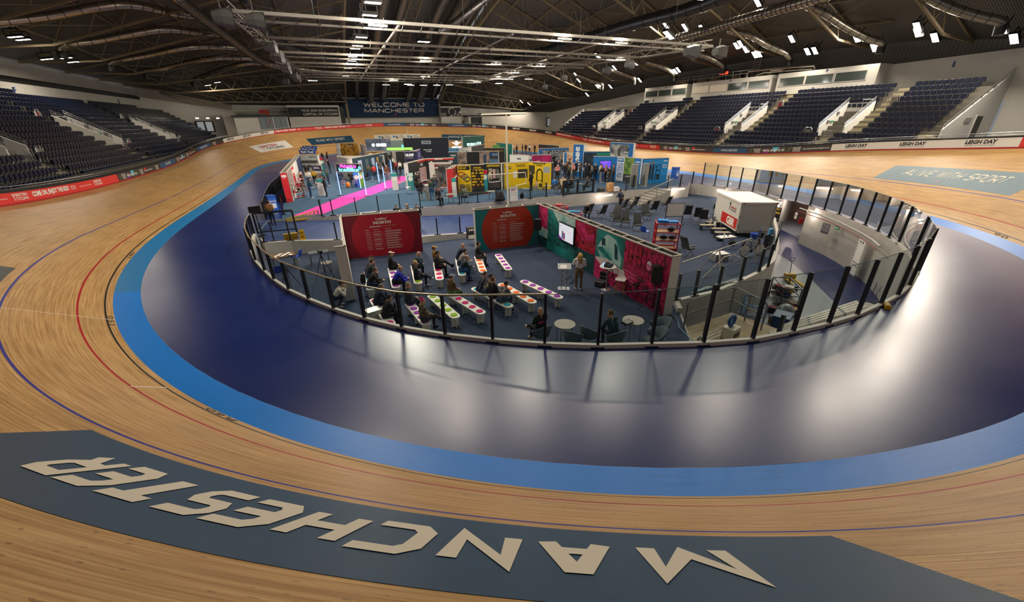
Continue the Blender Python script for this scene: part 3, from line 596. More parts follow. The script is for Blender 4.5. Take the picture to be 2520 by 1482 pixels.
# vomitories
def frame(mb, pts, r=.03): mb.tube(pts, r, 5)
def vom(side, ya, lab):
    sg = -1 if side == 'left' else 1; t = thing('stand_entrance', lab, 'entrance', (sg*rx(4), ya, rz_(4))); o = Vector(t.location); Q = lambda r, dy, h: Vector((sg*rx(r), ya+dy, rz_(r)+h))-o
    for dy in (-1.25, 1.25):
        m = MB(); pr = [Q(3.6, dy, -.9), Q(3.6, dy, 1.05), Q(9, dy, .95), Q(9, dy, -.9-0)]; q = [p+Vector((0, .14, 0)) for p in pr]
        m.add(pr+q, [(0, 1, 2, 3), (7, 6, 5, 4), (0, 4, 5, 1), (1, 5, 6, 2), (2, 6, 7, 3), (3, 7, 4, 0)]); m.build('side_wall', WHITE, t)
        m = MB(); m.tube([Q(3.5, dy+.07, 1.25), Q(9, dy+.07, 1.2)], .03, 5).tube([Q(3.5, dy+.07, 1.45), Q(9, dy+.07, 1.42)], .03, 5)
        for r in (3.6, 5.4, 7.2, 8.9): m.bar(Q(r, dy+.07, .9), Q(r, dy+.07, 1.44), .04)
        m.build('handrail', STEEL, t)
        for r in (5.2, 7): MB().box(Q(r, dy+(.2 if dy < 0 else -.06), .8), (.3, .1, .3)).build('stair_light', M('77787a', .5), t)
    MB().add([Q(8.9, -1.25, .9), Q(8.9, 1.25, .9), Q(8.9, 1.25, -2.6), Q(8.9, -1.25, -2.6)], [(0, 1, 2, 3)]).build('back_wall', WHITE, t)
    MB().add([Q(3.6, -1.2, .05), Q(3.6, 1.2, .05), Q(9, 1.2, -2.4), Q(9, -1.2, -2.4)], [(0, 1, 2, 3)]).build('stair', M('6f6a64', .8), t)
    MB().box(Q(6, 1.16, .45), (.5, .03, .16)).build('exit_sign', M('2f9a62', .5), t)
    m = MB()
    for dy0, r in ((-.9, 9.1), (-.4, 2.9)): frame(m, [Q(r, dy0, 0), Q(r, dy0, 1.1), Q(r, dy0+.9, 1.1), Q(r, dy0+.9, 0)]); frame(m, [Q(r, dy0+.3, 0), Q(r, dy0+.3, 1.1)], .02); frame(m, [Q(r, dy0+.6, 0), Q(r, dy0+.6, 1.1)], .02)
    m.build('barrier', STEEL, t)
vn = dict(left=['white stand entrance cut off at the left photo edge', 'white stand entrance in the middle of the left stand', 'white stand entrance at the far part of the left stand'], right=['white stand entrance nearest the right end of the right stand', 'white stand entrance below the narrow dark gap between commentary boxes', 'white stand entrance third from the right in the right stand', 'farthest white stand entrance in the right stand'])
for side in ('left', 'right'):
    for ya, lab in zip(AIS[side], vn[side]): vom(side, ya, lab)
    sg = -1 if side == 'left' else 1
    for i, ya in enumerate(AIS[side]):                  # free-standing barriers beside the aisles
        for r, dy, sgn, w in ((3.2, 2.2 if side == 'right' else 2.0, 0, 'lower'), (9.5, -2.6, 0, 'upper')):
            t = thing('aisle_barrier', 'steel hoop barrier, %s one beside the %s entrance of the %s stand' % (w, ORD[i], side), 'barrier', (sg*rx(r), ya+dy, rz_(r)), group=None); m = MB()
            m.tube([(0, -.5, 0), (0, -.45, 1.0), (0, -.25, 1.2), (0, .25, 1.2), (0, .45, 1.0), (0, .5, 0)], .035, 5).tube([(0, -.25, 0), (0, -.25, 1.2)], .02, 4).tube([(0, .25, 0), (0, .25, 1.2)], .02, 4); m.build('hoop', STEEL, t)
            MB().bx(-.01, -.24, .2, .01, .24, 1.0).build('panel', [M('8d2f33', .5), M('6f6a60', .4)][(i+len(w)) % 2], t)
def stringer(lab, a, b, h=.9):                          # sloping white side wall with a rail
    a, b = Vector(a), Vector(b); t = thing('stair_wall', lab, 'wall', (a.x, a.y, a.z-h-1.5)); o = Vector(t.location); u = Vector((0, 0, 1))
    n = (b-a).cross(u).normalized()*.12; m = MB(); P = [a-o, b-o, Vector((b.x, b.y, 1.6))-o, Vector((a.x, a.y, 1.6))-o]; q = [p+n for p in P]
    m.add(P+q, [(0, 1, 2, 3), (7, 6, 5, 4), (0, 4, 5, 1), (1, 5, 6, 2), (2, 6, 7, 3), (3, 7, 4, 0)]); m.build('side_wall', WHITE, t)
    m = MB().tube([a-o+u*.35+n*.5, b-o+u*.35+n*.5], .035, 6).tube([a-o+u*.15+n*.5, b-o+u*.15+n*.5], .025, 6)
    for i in range(8): p = a+(b-a)*(i+.3)/8-o+n*.5; m.bar(p, p+u*.35, .04)
    m.build('handrail', STEEL, t); return t
stringer('long white sloping stair wall with steel rail at the right end of the right stand', (36.0, -30.7, 4.7), (45, -30.7, 9.4)); stringer('white sloping stair wall at the far end of the right stand', (36.6, 34.7, 4.9), (41.5, 34.7, 7.9)); stringer('white sloping stair wall at the far end of the left stand', (-37, 60.2, 4.95), (-44.8, 60.2, 9.6))
# ---------------------------------------------------------------- far end: banners, cabins, wall blocks
def rect(mb, a, b, z0, z1, m=0, off=0.):                # upright rectangle between two plan points
    a, b = Vector((a[0], a[1], 0)), Vector((b[0], b[1], 0)); n = (b-a).cross(Vector((0, 0, 1))).normalized()*off; u = Vector((0, 0, 1))
    return mb.add([a+n+u*z0, b+n+u*z0, b+n+u*z1, a+n+u*z1], [(0, 1, 2, 3)], m)
def slab(name, label, cat, a, b, z0, z1, mat, t=.1, group=None):
    o = Vector((a[0], a[1], z0)); d = Vector((b[0]-a[0], b[1]-a[1], 0)); L = d.length; T = thing(name, label, cat, o, math.atan2(d.y, d.x), group)
    return T, L
# welcome banner
Y = 62.; a, b = aty(850, 289, Y), aty(1083, 244, Y); W_ = b.x-a.x; H_ = b.z-a.z
t = thing('hanging_banner', 'wide navy banner reading WELCOME TO MANCHESTER on the far wall', 'banner', a)
MB().bx(0, 0, 0, W_, .15, H_).build('fabric', M('14304f', .8), t); fn = plane((0, -.02, 0), (1, 0, 0), (0, 0, 1)); m = MB()
put(m, sign_text('WELCOME TO', .17, 1.1), fn, W_*.195, W_*.82, H_*.56, H_*.8); put(m, sign_text('MANCHESTER', .17, 1.1), fn, W_*.195, W_*.81, H_*.24, H_*.46); m.build('lettering', M('e8dccb', .6), t)
m = MB(); put(m, text('//', .1), fn, W_*.49, W_*.515, H_*.08, H_*.16); m.build('logo', M('c8323a', .6), t); MB().bx(0, -.1, H_, W_, .1, H_+.25).build('top_rail', M('8d8a82', .5), t)
m = MB(); [m.bx(i*W_/12, -.3, H_+.2, i*W_/12+.05, -.2, H_+1.1) for i in range(13)]; m.bx(0, -.3, H_+1.05, W_, -.2, H_+1.1); m.build('walkway_rail', TRUSS, t)
tag(MB().bx(a.x, 63.5, 3, b.x, 63.7, a.z+.1).build('wall_far_low', WALLW, None), 'x', 'x', kind='structure'); del bpy.data.objects['wall_far_low']['label'], bpy.data.objects['wall_far_low']['category']
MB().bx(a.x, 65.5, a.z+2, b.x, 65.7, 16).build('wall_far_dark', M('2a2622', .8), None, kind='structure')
def block(lab, q, Yb, ban, words, cols):                # white wall block carrying a printed banner
    c = [aty(x, y, Yb) for x, y in q]; x0, x1, z0, z1 = c[0].x, c[1].x, 3., c[1].z; t = thing('wall_block', 'white wall block behind the '+lab.split(' letters')[0], 'wall', (x0, Yb, z0))
    MB().bx(0, 0, 0, x1-x0, 3.5, z1-z0).build('wall', WALLW, t); T2 = thing('printed_banner', lab, 'banner', (x0, Yb-.02, z0)); e = [aty(x, y, Yb) for x, y in ban]
    bx0, bx1, bz0, bz1 = e[0].x-x0, e[1].x-x0, e[0].z-z0, e[1].z-z0; MB().bx(bx0, -.08, bz0, bx1, 0, bz1).build('fabric', M('25262b', .7), T2)
    f2 = plane((bx0, -.085, bz0), (1, 0, 0), (0, 0, 1)); m = MB(); w, h = bx1-bx0, bz1-bz0
    for T, x_, X_, y_, Y_, k in words: put(m, T, f2, x_*w, X_*w, y_*h, Y_*h, k)
    if 'CAPITAL' in lab:
        for (p, q_, k) in (((.06, .2), (.13, .82), 1), ((.13, .82), (.2, .14), 2), ((.06, .2), (.2, .14), 3), ((.2, .14), (.27, .8), 4), ((.13, .82), (.27, .8), 5)): m.bar(f2(p[0]*w, p[1]*h), f2(q_[0]*w, q_[1]*h), .07, .02, k)
    if 'ring' in lab:
        for i, ch in enumerate('PEDAL MORE IN 24'):
            an = 2.6-i*.39; cx, cy = .56*w+.9*math.cos(an), .52*h+.95*math.sin(an); r = Vector((math.sin(an), 0, -math.cos(an))); u = Vector((math.cos(an), 0, math.sin(an)))
            if ch != ' ': o = f2(cx, cy); put(m, text(ch, .03), lambda x, y: o+r*x+u*y, -.14, .14, -.2, .2)
        for i, ch in enumerate('MORE'): o = f2((.84+.05*i)*w, (.15+.12*i)*h); put(m, text(ch, .03), lambda x, y: o+Vector((.8, 0, .6))*x+Vector((-.6, 0, .8))*y, -.2, .3, -.3, .3)
    m.build('lettering', [M(k, .6) for k in cols], T2)
block('dark MCR 2024 EUROPEAN CAPITAL OF CYCLING banner', [(716, 310), (833, 259)], 60., [(712, 288), (831, 264)], [(text('MCR 2024 EUROPEAN', .02), .27, .97, .54, .78, 0), (text('CAPITAL OF CYCLING', .02), .28, .985, .14, .42, 0)], ['d8d4ca', 'c9a24a', '4fae5a', 'c8443a', '7a55a0', '3f7fae'])
block('dark banner with PEDAL MORE letters arranged in a ring', [(1087, 300), (1134, 262)], 60., [(1086, 287), (1133, 265)], [(text(wd, .01), .02, .24, .06+.09*i, .13+.09*i, 0) for i, wd in enumerate(('OF CYCLING', 'CAPITAL', 'EUROPEAN', 'MCR 2024'))], ['d8d4ca'])
def cabin(lab, q, Yb, depth, panes, wall_l, sign=None):
    c = [aty(x, y, Yb) for x, y in q]; x0, x1, z1 = c[0].x, c[1].x, (c[0].z+c[1].z)/2; z0 = 3.; t = thing('cabin', lab, 'cabin', (x0, Yb, z0)); h = z1-z0
    MB().bx(0, 0, 0, x1-x0, depth, h).build('wall', WALLW, t); MB().bx(-.4, -.4, h, x1-x0+.2, depth+.3, h+.3).build('roof', M('33383a', .6), t)
    for a_, b_, top, bot in panes:
        p0, p1 = aty(a_, top, Yb).x-x0, aty(b_, top, Yb).x-x0; zt, zb = aty(a_, top, Yb).z-z0, aty(a_, bot, Yb).z-z0
        fr = MB().bx(p0-.08, -.06, zb, p1+.08, 0, zt+.08).build('window_frame', M('4c5a72', .5), t); MB().bx(p0, -.08, zb, p1, -.05, zt).build('pane', M('8e9a9c', .15) if 'left' in lab else M('3a443f', .1), fr)
        MB().bx((p0+p1)/2-.04, -.1, zb, (p0+p1)/2+.04, -.06, zt).build('mullion', M('4c5a72', .5), fr)
    if sign:
        m = MB(); f2 = plane((0, -.1, 0), (1, 0, 0), (0, 0, 1))
        for T, px0, px1, py0, py1 in sign: A_, B_ = aty(px0, py0, Yb), aty(px1, py1, Yb); put(m, T, f2, A_.x-x0, B_.x-x0, A_.z-z0, B_.z-z0)
        m.build('lettering', M('b0453a' if 'left' in lab else '22303f', .6), t)
    return t
cabin('low white cabin with blue sliding windows behind the far left bend', [(574, 287), (706, 288)], 58., 5, [(637, 668, 291, 318), (674, 703, 291, 316)], 1, [(text(wd, .02), 660, 667, y+3, y) for wd, y in (('RIDE', 294), ('ON', 298), ('TRACK', 303), ('OUT', 308))])
t = cabin('low white cabin with dark windows and round logo sign behind the far right bend', [(1153, 286), (1252, 286)], 58., 4, [(1159, 1187, 289, 307), (1192, 1220, 289, 309)], 1, [(text('BRITISH', .02), 1229, 1237, 299, 297), (text('CYCLING', .02), 1227, 1240, 302, 300.5), (text('Y', .1), 1230, 1237, 295, 289)])
for lab, q, Yb, col, r in (('silver pipework lying on the roof of the far left cabin', [(585, 281), (640, 282), (655, 281)], 60, 'cfcac0', .22), ('silver pipework lying on the roof of the far right cabin', [(1175, 280), (1220, 279), (1270, 279)], 59, 'cfc9b8', .12)):
    P = [aty(x, y, Yb) for x, y in q]; tag(MB().tube(P, r, 8).build('pipe', M(col, .3, .8)), lab, 'pipe')
P = [aty(634, 276, 60), aty(640, 284, 60), aty(664, 284, 60)]; tag(MB().tube(P, .1, 6).bx(P[1].x, 59.9, P[1].z, P[2].x, 60.2, P[1].z+1.1).build('roof_unit', [M('b5362e', .5)]), 'dark red equipment case on the roof of the far left cabin', 'equipment')
# entrance doors and lamps at both far corners
for lab, q, Yb in (('dark double entrance doors in the far left corner', [(487, 326), (524, 297)], 60), ('dark double doors beside the far right stairs, left pair', [(1345, 312), (1362, 289)], 57), ('dark double doors beside the far right stairs, right pair', [(1366, 312), (1390, 289)], 57)):
    A_, B_ = [aty(x, y, Yb) for x, y in q]; t = thing('entrance_door', lab, 'door', (A_.x, Yb, A_.z)); w, h = B_.x-A_.x, B_.z-A_.z
    MB().bx(0, 0, 0, w, .1, h).build('frame', M('221d1c', .5), t)
    for i in range(2): MB().bx(w*(.1+.45*i), -.04, .2, w*(.45+.45*i), 0, h*.9).build('pane', M('aab2b8', .2, e=.15), t)
for i, (x, y) in enumerate(((485, 291), (511, 291), (536, 291), (1348, 288), (1358, 288), (1369, 288), (1376, 288), (1385, 288))):
    o = MB().bx(-.25, -.1, -.08, .25, .1, .08).build('wall_lamp', M('fff3dc', .5, e=6)); o.location = aty(x, y, 58); tag(o, 'small lit lamp above the %s entrance doors, %s from the left' % ('far left' if i < 3 else 'far right', od(i % 3 if i < 3 else i-3).replace('nearest', 'first')), 'lamp', 'door lamps')
MB().bx(-33, 60.5, 1, -24, 60.7, 8.3).build('wall_far_left', M('c9bfb2', .8), None, kind='structure'); MB().bx(25, 57.6, 1, 44.8, 57.8, 8.0).build('wall_far_right', M('cfc9be', .8), None, kind='structure')
# ---------------------------------------------------------------- commentary boxes on the right stand
XB = 43.; zt, zb, zg = 10.95, 8.95, 8.35; zw1, zw0 = 10.6, 9.62
zt = (atx(1588, 216, XB).z+atx(2140, 161, XB).z)/2; zb = (atx(1586, 253, XB).z+atx(1890, 237, XB).z)/2; zw1 = (atx(1605, 223, XB).z+atx(2083, 177, XB).z)/2; zw0 = (atx(1605, 238, XB).z+atx(2083, 203, XB).z)/2
def yb(px): return atx(px, 220, XB).y
for lab, (p0, p1), wins, lets in (('left white commentary box, three dark windows', (1588, 1690), [(1590, 1620), (1622, 1653), (1655, 1689)], 'M'), ('long white middle commentary box with four windows, two lit', (1703, 1893), [(1706, 1744), (1746, 1788), (1790, 1837), (1839, 1890)], 'N'),
                                  ('right white commentary box with three wide dark windows', (1908, 2147), [(1914, 1974), (1976, 2043), (2046, 2122)], 'P')):
    y0, y1 = yb(p1), yb(p0); t = thing('commentary_box', lab, 'cabin', (XB, y0, zg)); L = y1-y0; f2 = plane((-.02, L, 0), (0, -1, 0), (0, 0, 1))
    MB().bx(0, 0, zb-zg, 2.4, L, zt-zg).build('wall', WALLW, t); MB().bx(.05, 0, -.3, 2.4, L, zb-zg).build('base', M('6b5a3c', .7), t)
    for i, (a_, b_) in enumerate(wins):
        x0, x1 = y1-yb(a_), y1-yb(b_); lit = lets == 'N' and i < 2
        m = MB(); cover(m, f2, x0, x1, zw0-zg, zw1-zg); fr = m.build('window', M('46504c' if not lit else 'b8a890', .08, e=.25 if lit else 0), t)
        m = MB(); f3 = plane((-.03, L, 0), (0, -1, 0), (0, 0, 1)); w_ = .07
        for q in ((x0, x1, zw0-zg, zw0-zg+w_), (x0, x1, zw1-zg-w_, zw1-zg), (x0, x0+w_, zw0-zg, zw1-zg), (x1-w_, x1, zw0-zg, zw1-zg)): cover(m, f3, *q)
        m.build('frame', M('c9c6bd', .5), fr)
    m = MB(); f4 = plane((-.04, L, 0), (0, -1, 0), (0, 0, 1))
    for fx in ((.42, .5) if lets != 'M' else (.24,)): put(m, text(lets, .03), f4, L*fx, L*fx+.3, zb-zg+.2, zb-zg+.6); break
    put(m, text(lets, .03), f4, L*.52, L*.52+.25, zt-zg-.33, zt-zg-.05); m.build('lettering', M('1d3d86', .5), t)
ROOFZ = zt
t = thing('roof_pipework', 'shiny silver pipes running along the top of the right commentary box', 'pipe', (XB+.8, 0, zt))
for pts in ([(1838, 190), (1842, 176), (1900, 170), (1960, 165), (2004, 162), (2006, 170)], [(1860, 186), (1880, 179), (1960, 172), (2000, 170)], [(1894, 182), (1898, 173), (1930, 171)]): MB().tube([atx(x, y, XB+.8)-Vector(t.location) for x, y in pts], .13, 8).build('pipe', M('e6e3da', .2, .9), t)
p = atx(1783, 180, XB+.5); t = thing('race_clock', 'red glowing digital clock on the commentary box roof', 'clock', p); MB().bx(0, -.75, -.3, .2, .75, .3).build('case', M('2a0d0d', .5), t)
m = MB(); put(m, text('14:14:21', .04), plane((-.02, .7, -.22), (0, -1, 0), (0, 0, 1)), .05, 1.35, .05, .4); m.build('digits', M('ff3524', .5, e=6), t); MB().bx(.05, -.05, -1, .15, .05, -.3).build('stand', BLACK, t)
t = thing('camera_platform', 'cluttered railed camera platform on the roof of the middle commentary box', 'platform', (XB, 0, zt)); m = MB(); y0, y1 = yb(1830), yb(1662)
for h in (.55, .95): m.bar((.2, y0, h), (.2, y1, h), .05).bar((2, y0, h+.2), (2, y1, h+.2), .05)
for i in range(12): yy = y0+(y1-y0)*i/11; m.bar((.2, yy, 0), (.2, yy, .95), .05)
m.build('railing', STEEL, t); m = MB(); [m.box((1, y0+(y1-y0)*R_.random(), .2+.2*R_.random()), (.5, .8, .45)) for i in range(9)]; m.build('crates', M('7d6a48', .7), t)
t = thing('access_ladder', 'tall tan ladder tower rising from the camera platform to the roof', 'ladder', (XB+1.5, yb(1833), zt)); m = MB()
for d in (-.5, .5): m.bar((0, d, 0), (0, d, 3.3), .12)
for i in range(11): m.bar((0, -.5, .3*i+.1), (0, .5, .3*i+.1), .05)
m.build('ladder', M('8f8470', .5), t)
m = MB(); put(m, text('R', .04), plane((44.95, 0, 0), (0, -1, 0), (0, 0, 1)), -atx(2334, 184, 44.9).y, -atx(2341, 184, 44.9).y, 10.2, 10.75); put(m, text('L', .02), plane((44.9, 0, 0), (0, -1, 0), (0, 0, 1)), -atx(1494, 259, 44.9).y, -atx(1497, 259, 44.9).y, 8.7, 9.1)
for px, ch in ((24, 'F'), (273, 'G')): y_ = atx(px, 200, -44.9).y; put(m, text(ch, .04), plane((-44.95, 0, 0), (0, 1, 0), (0, 0, 1)), y_, y_+.5, 9.7+.0, 10.3)
m.build('trim_3', M('1d3d86', .5), None, kind='structure')
# dark doorway and concourse rail at the extreme right
t = thing('service_door', 'dark narrow door in the white wall at the right photo edge', 'door', (41.2, -30.85, 3.4)); MB().bx(0, -.06, 0, 1.1, .05, 2.3).build('leaf', M('1c1d1c', .5), t); MB().bx(-.1, -.04, 0, 0, .06, 2.4).build('frame', WHITE, t); MB().bx(.9, -.12, 1, 1, -.06, 1.1).build('handle', STEEL, t)
t = thing('concourse_rail', 'steel rail with glass infill in front of the white sloping wall, right photo edge', 'railing', (37, -31.8, 2.6)); m = MB()
m.tube([(0, 0, 1.1), (2, -9, 1.0)], .05, 6); [m.bar((2*i/6, -9*i/6, 0), (2*i/6, -9*i/6, 1.1), .06) for i in range(7)]; m.build('rail', STEEL, t); MB().add([(0, 0, .1), (2, -9, .1), (2, -9, .9), (0, 0, .9)], [(0, 1, 2, 3)]).build('glass_pane', GLASS, t)
tag(MB().bx(0, -.03, 0, 1.1, 0, .4).build('wall_sign', M('a89d9a', .6)), 'small grey sign on the white sloping wall right of the seats', 'sign'); bpy.data.objects['wall_sign'].location = (39.2, -30.86, 5.2)
MB().bx(42, -46, 1.5, 44.9, -34.4, 8.2).build('wall_right_dark', M('1d1b19', .9), None, kind='structure')
# ---------------------------------------------------------------- lighting gantry
ZG = 12.; GL = lambda y: -18.3+2.8*(y+18.3)/38.2; GR = lambda y: 20.4-10*(y+19.2)/43.4
GA = M('a9a49a', .45, .4); GD = M('6a645a', .5, .3)
gy = [at(545, 25, ZG).y]+[at(x, y, ZG).y for x, y in ((676, 93), (693, 128), (712, 153), (726, 175), (733, 189))]
for i, y in enumerate(gy):
    t = thing('gantry_beam', 'long cable tray beam of the lighting gantry crossing the hall, %s from the camera' % od(i), 'beam', (0, y, ZG), group='gantry beams'); x0, x1 = GL(y), GR(y)
    MB().bar((x0, 0, 0), (x1, 0, 0), .22, .18).build('tray', GA if i == 0 else GD, t); MB().bar((x0, .9, -.25), (x1, .9, -.25), .14, .12).build('lower_rail', GA if i == 0 else GD, t)
    m = MB(); n = 30
    for k in range(n): x = x0+(x1-x0)*k/n; m.bar((x, 0, 0), (x, .9, -.25), .05).bar((x, 0, -.1), (x, 0, .22), .03)
    m.build('bracket', GD, t)
    m = MB()
    for k in range(4): x = x0+(x1-x0)*(k+.5)/4; m.tube([(x, 0, 0), (x, 0, max(.5, roofz(x, y)-ZG-.3))], .015, 4)
    m.build('hanger', BLACK, t)
for nm, G_ in (('left', GL), ('right', GR)):
    t = thing('gantry_truss', 'long lattice truss forming the %s edge of the lighting gantry' % nm, 'truss', (G_(-18), -18, ZG)); o = Vector(t.location); y1 = 22 if nm == 'left' else 24; m = MB(); w = MB(); n = 24
    P = lambda k, dx, dz: Vector((G_(-18+(y1+18)*k/n)+dx, -18+(y1+18)*k/n, ZG+dz))-o
    for dx, dz in ((0, 0), (.6, 0), (.3, .55)): m.bar(P(0, dx, dz), P(n, dx, dz), .09)
    for k in range(n): w.bar(P(k, 0, 0), P(k+.5, .3, .55), .045).bar(P(k+.5, .3, .55), P(k+1, 0, 0), .045).bar(P(k, .6, 0), P(k+.5, .3, .55), .045).bar(P(k, 0, 0), P(k+1, .6, 0), .04)
    m.build('chord', GD, t); w.build('lattice', GD, t)
for lab, a_, b_, c_, r in (('bright white steel tube slanting across the roof spine', (985, 58), (886, 195), 'd8d2c2', .09), ('grey tube slanting from the gantry over the far ducts', (1262, 84), (1035, 196), '847a70', .09), ('long grey tube slanting right toward the far right ducts', (1492, 103), (1160, 201), '7a7068', .08)):
    p, q = at(*a_, ZG+.4), at(*b_, ZG+.4); tag(MB().tube([p, q], r, 8).build('slanted_tube', M(c_, .4, .3)), lab, 'tube')
CABM = M('6a6c69', .6)
for i, (x, y, s) in enumerate(((548, 44, .95), (628, 52, .9), (664, 116, .8), (681, 140, .9), (690, 150, .9), (700, 163, .8), (704, 172, .8), (722, 186, .8), (730, 194, .8), (702, 200, .8), (1340, 214, .9), (1386, 192, .9), (1492, 174, .9), (1548, 160, .9), (1700, 128, 1.2), (1768, 128, 1.1))):
    p = at(x, y, ZG-.7); t = thing('hanging_speaker', 'grey hanging loudspeaker on the %s gantry truss, %s from the camera' % ('left' if i < 10 else 'right', od(i) if i < 10 else od(15-i)), 'speaker', p, R_.uniform(-.4, .4), 'gantry loudspeakers')
    MB().tube([(-.5*s, 0, 0), (0, 0, .02), (.5*s, 0, 0)], [.3*s, .45*s, .52*s], 8).build('cabinet', CABM, t); MB().bx(.5*s, -.42*s, -.42*s, .56*s, .42*s, .42*s).build('grille', BLACK, t); MB().bar((0, 0, .4*s), (0, 0, 1.0), .06).build('bracket', GD, t)
# ---------------------------------------------------------------- lamps
EM = M('fff6e4', .5, e=9.); HOUS = M('1c1c1d', .5)
LIGHTS = []
def lamp_data(w, sx, sy, col=(1, .9, .76)):
    d = bpy.data.lights.new('lamp', 'AREA'); d.shape = 'RECTANGLE'; d.size = sx; d.size_y = sy; d.energy = w; d.color = col; return d
FLM = MB(); FLM.bx(-.42, -.22, 0, .42, .22, .16); flH = bpy.data.meshes.new('housing'); flH.from_pydata(FLM.v, [], FLM.f); flH.materials.append(HOUS)
FLE = MB(); FLE.quad((-.38, -.19, -.005), (-.38, .19, -.005), (.38, .19, -.005), (.38, -.19, -.005)); flE = bpy.data.meshes.new('lens'); flE.from_pydata(FLE.v, [], FLE.f); flE.materials.append(EM)
FLY = MB().bar((-.45, 0, .05), (-.45, 0, .5), .05).bar((.45, 0, .05), (.45, 0, .5), .05).bar((-.45, 0, .5), (.45, 0, .5), .05).bar((0, 0, .5), (0, 0, 1.0), .05); flY = bpy.data.meshes.new('yoke'); flY.from_pydata(FLY.v, [], FLY.f); flY.materials.append(BLACK)
WF = bpy.data.lights.new('lamp', 'AREA'); WF.shape = 'RECTANGLE'; WF.size = .76; WF.size_y = .38; WF.energy = 260; WF.color = (1, .88, .72)
WR = WF.copy(); WR.energy = 190; WL = WF.copy(); WL.energy = 110; WN = WF.copy(); WN.energy = 430
def flood(p, label, group, tilt=0., rz=0., lit=True, s=1., lamp=None):
    t = thing('flood_light', label, 'light', p, rz, group); t.scale = (s, s, s); t.rotation_euler = (0, tilt, rz)
    for n_, me in (('housing', flH), ('lens', flE), ('yoke', flY)): link(n_, me, t)
    if lit:
        l = bpy.data.objects.new('lamp', lamp or WF); COL.objects.link(l); l.parent = t; l.location = (0, 0, -.03)
    return t
fl = [(38, 91), (57, 98), (115, 146), (163, 143), (180, 153), (512, 210), (535, 203)]
for i, (x, y) in enumerate(fl): flood(onroof(x, y, 1.6), 'lit floodlight under the left roof truss, %s from the left' % od(i).replace('nearest', 'first'), 'left floodlights', tilt=-.15, rz=.1, s=1.3, lamp=WL)
fr_ = [(2495, 96), (2466, 72), (2300, 93), (2258, 80), (2257, 67), (2151, 118), (2108, 94), (2005, 125), (1987, 127), (1948, 96), (1868, 133), (1857, 135), (1834, 122), (1822, 108), (1812, 113), (1864, 6), (1727, 70), (1685, 67), (1638, 63), (1669, 172), (1662, 176), (1574, 197), (1564, 155), (1512, 167), (1502, 213), (1473, 209), (1470, 213), (1445, 233), (1424, 198), (1417, 184), (1302, 256), (1283, 250)]
for i, (x, y) in enumerate(fr_): flood(onroof(x, y, 1.7), 'lit floodlight below the right roof slope, %s from the right' % od(i).replace('nearest', 'first'), 'right floodlights', tilt=.7, rz=-.1, s=1.35, lamp=WR)
sp_ = [(918, 7), (910, 38), (905, 55), (895, 70), (890, 92), (887, 104), (880, 113), (874, 120), (868, 140), (866, 150), (861, 157), (856, 168), (851, 187), (847, 197)]
for i, (x, y) in enumerate(sp_): flood(at(x, y, 12.6), 'bright lamp in the slanting row left of the roof spine, %s from the camera' % od(i), 'spine lamp row', s=1.2)
EMS = M('fff1d8', .5, e=7.); WP = bpy.data.lights.new('lamp', 'POINT'); WP.energy = 220; WP.color = (1, .92, .80); WP.shadow_soft_size = .05  # point lamps added to the strips to brighten the roof
for i, (x, y) in enumerate(((930, 64), (1390, 96), (1530, 106), (1527, 147), (1048, 150), (1221, 158), (1330, 163), (1267, 179), (1227, 194), (1254, 195), (1301, 195), (1174, 202), (1106, 209), (1075, 210), (1042, 210), (1011, 210), (950, 209), (969, 198))):
    p = at(x, y, ZG-.3); t = thing('strip_light', 'thin white strip light hanging below the gantry, %s counted from the camera' % od(i), 'light', p, 0, 'gantry strip lights')
    MB().bx(-.6, -.09, 0, .6, .09, .08).build('housing', WHITE, t); MB().bx(-.58, -.07, -.02, .58, .07, 0).build('tube', EMS, t); MB().bar((0, 0, .08), (0, 0, .4), .03).build('hanger', BLACK, t); l = bpy.data.objects.new('lamp', WP); COL.objects.link(l); l.parent = t; l.location = (0, 0, .12)
# added floodlights, some set by the apron glare, others only brighten the hall
for i, (x, y) in enumerate(((-15, -31), (-8, -24), (-2, -25), (5, -27), (11, -33), (19, -37), (26, -37), (33, -35), (38, -33), (-12, -10), (4, -14), (18, -18), (28, -4), (30, 14), (0, 10), (-14, 40), (4, 44), (22, 38), (4, 28))):
    flood(Vector((x, y, min(15.5 if y < 20 else 13.2, roofz(x, y)-2.2))), 'floodlight added below the roof to brighten the hall', 'added roof floodlights', s=2.0, tilt=.5 if x > 25 else 0, lamp=WN if x < 25 else WF)
W = bpy.data.worlds.new('world'); SC.world = W; W.use_nodes = True; bg = W.node_tree.nodes['Background']; bg.inputs[0].default_value = (.9, .95, 1, 1); bg.inputs[1].default_value = .12
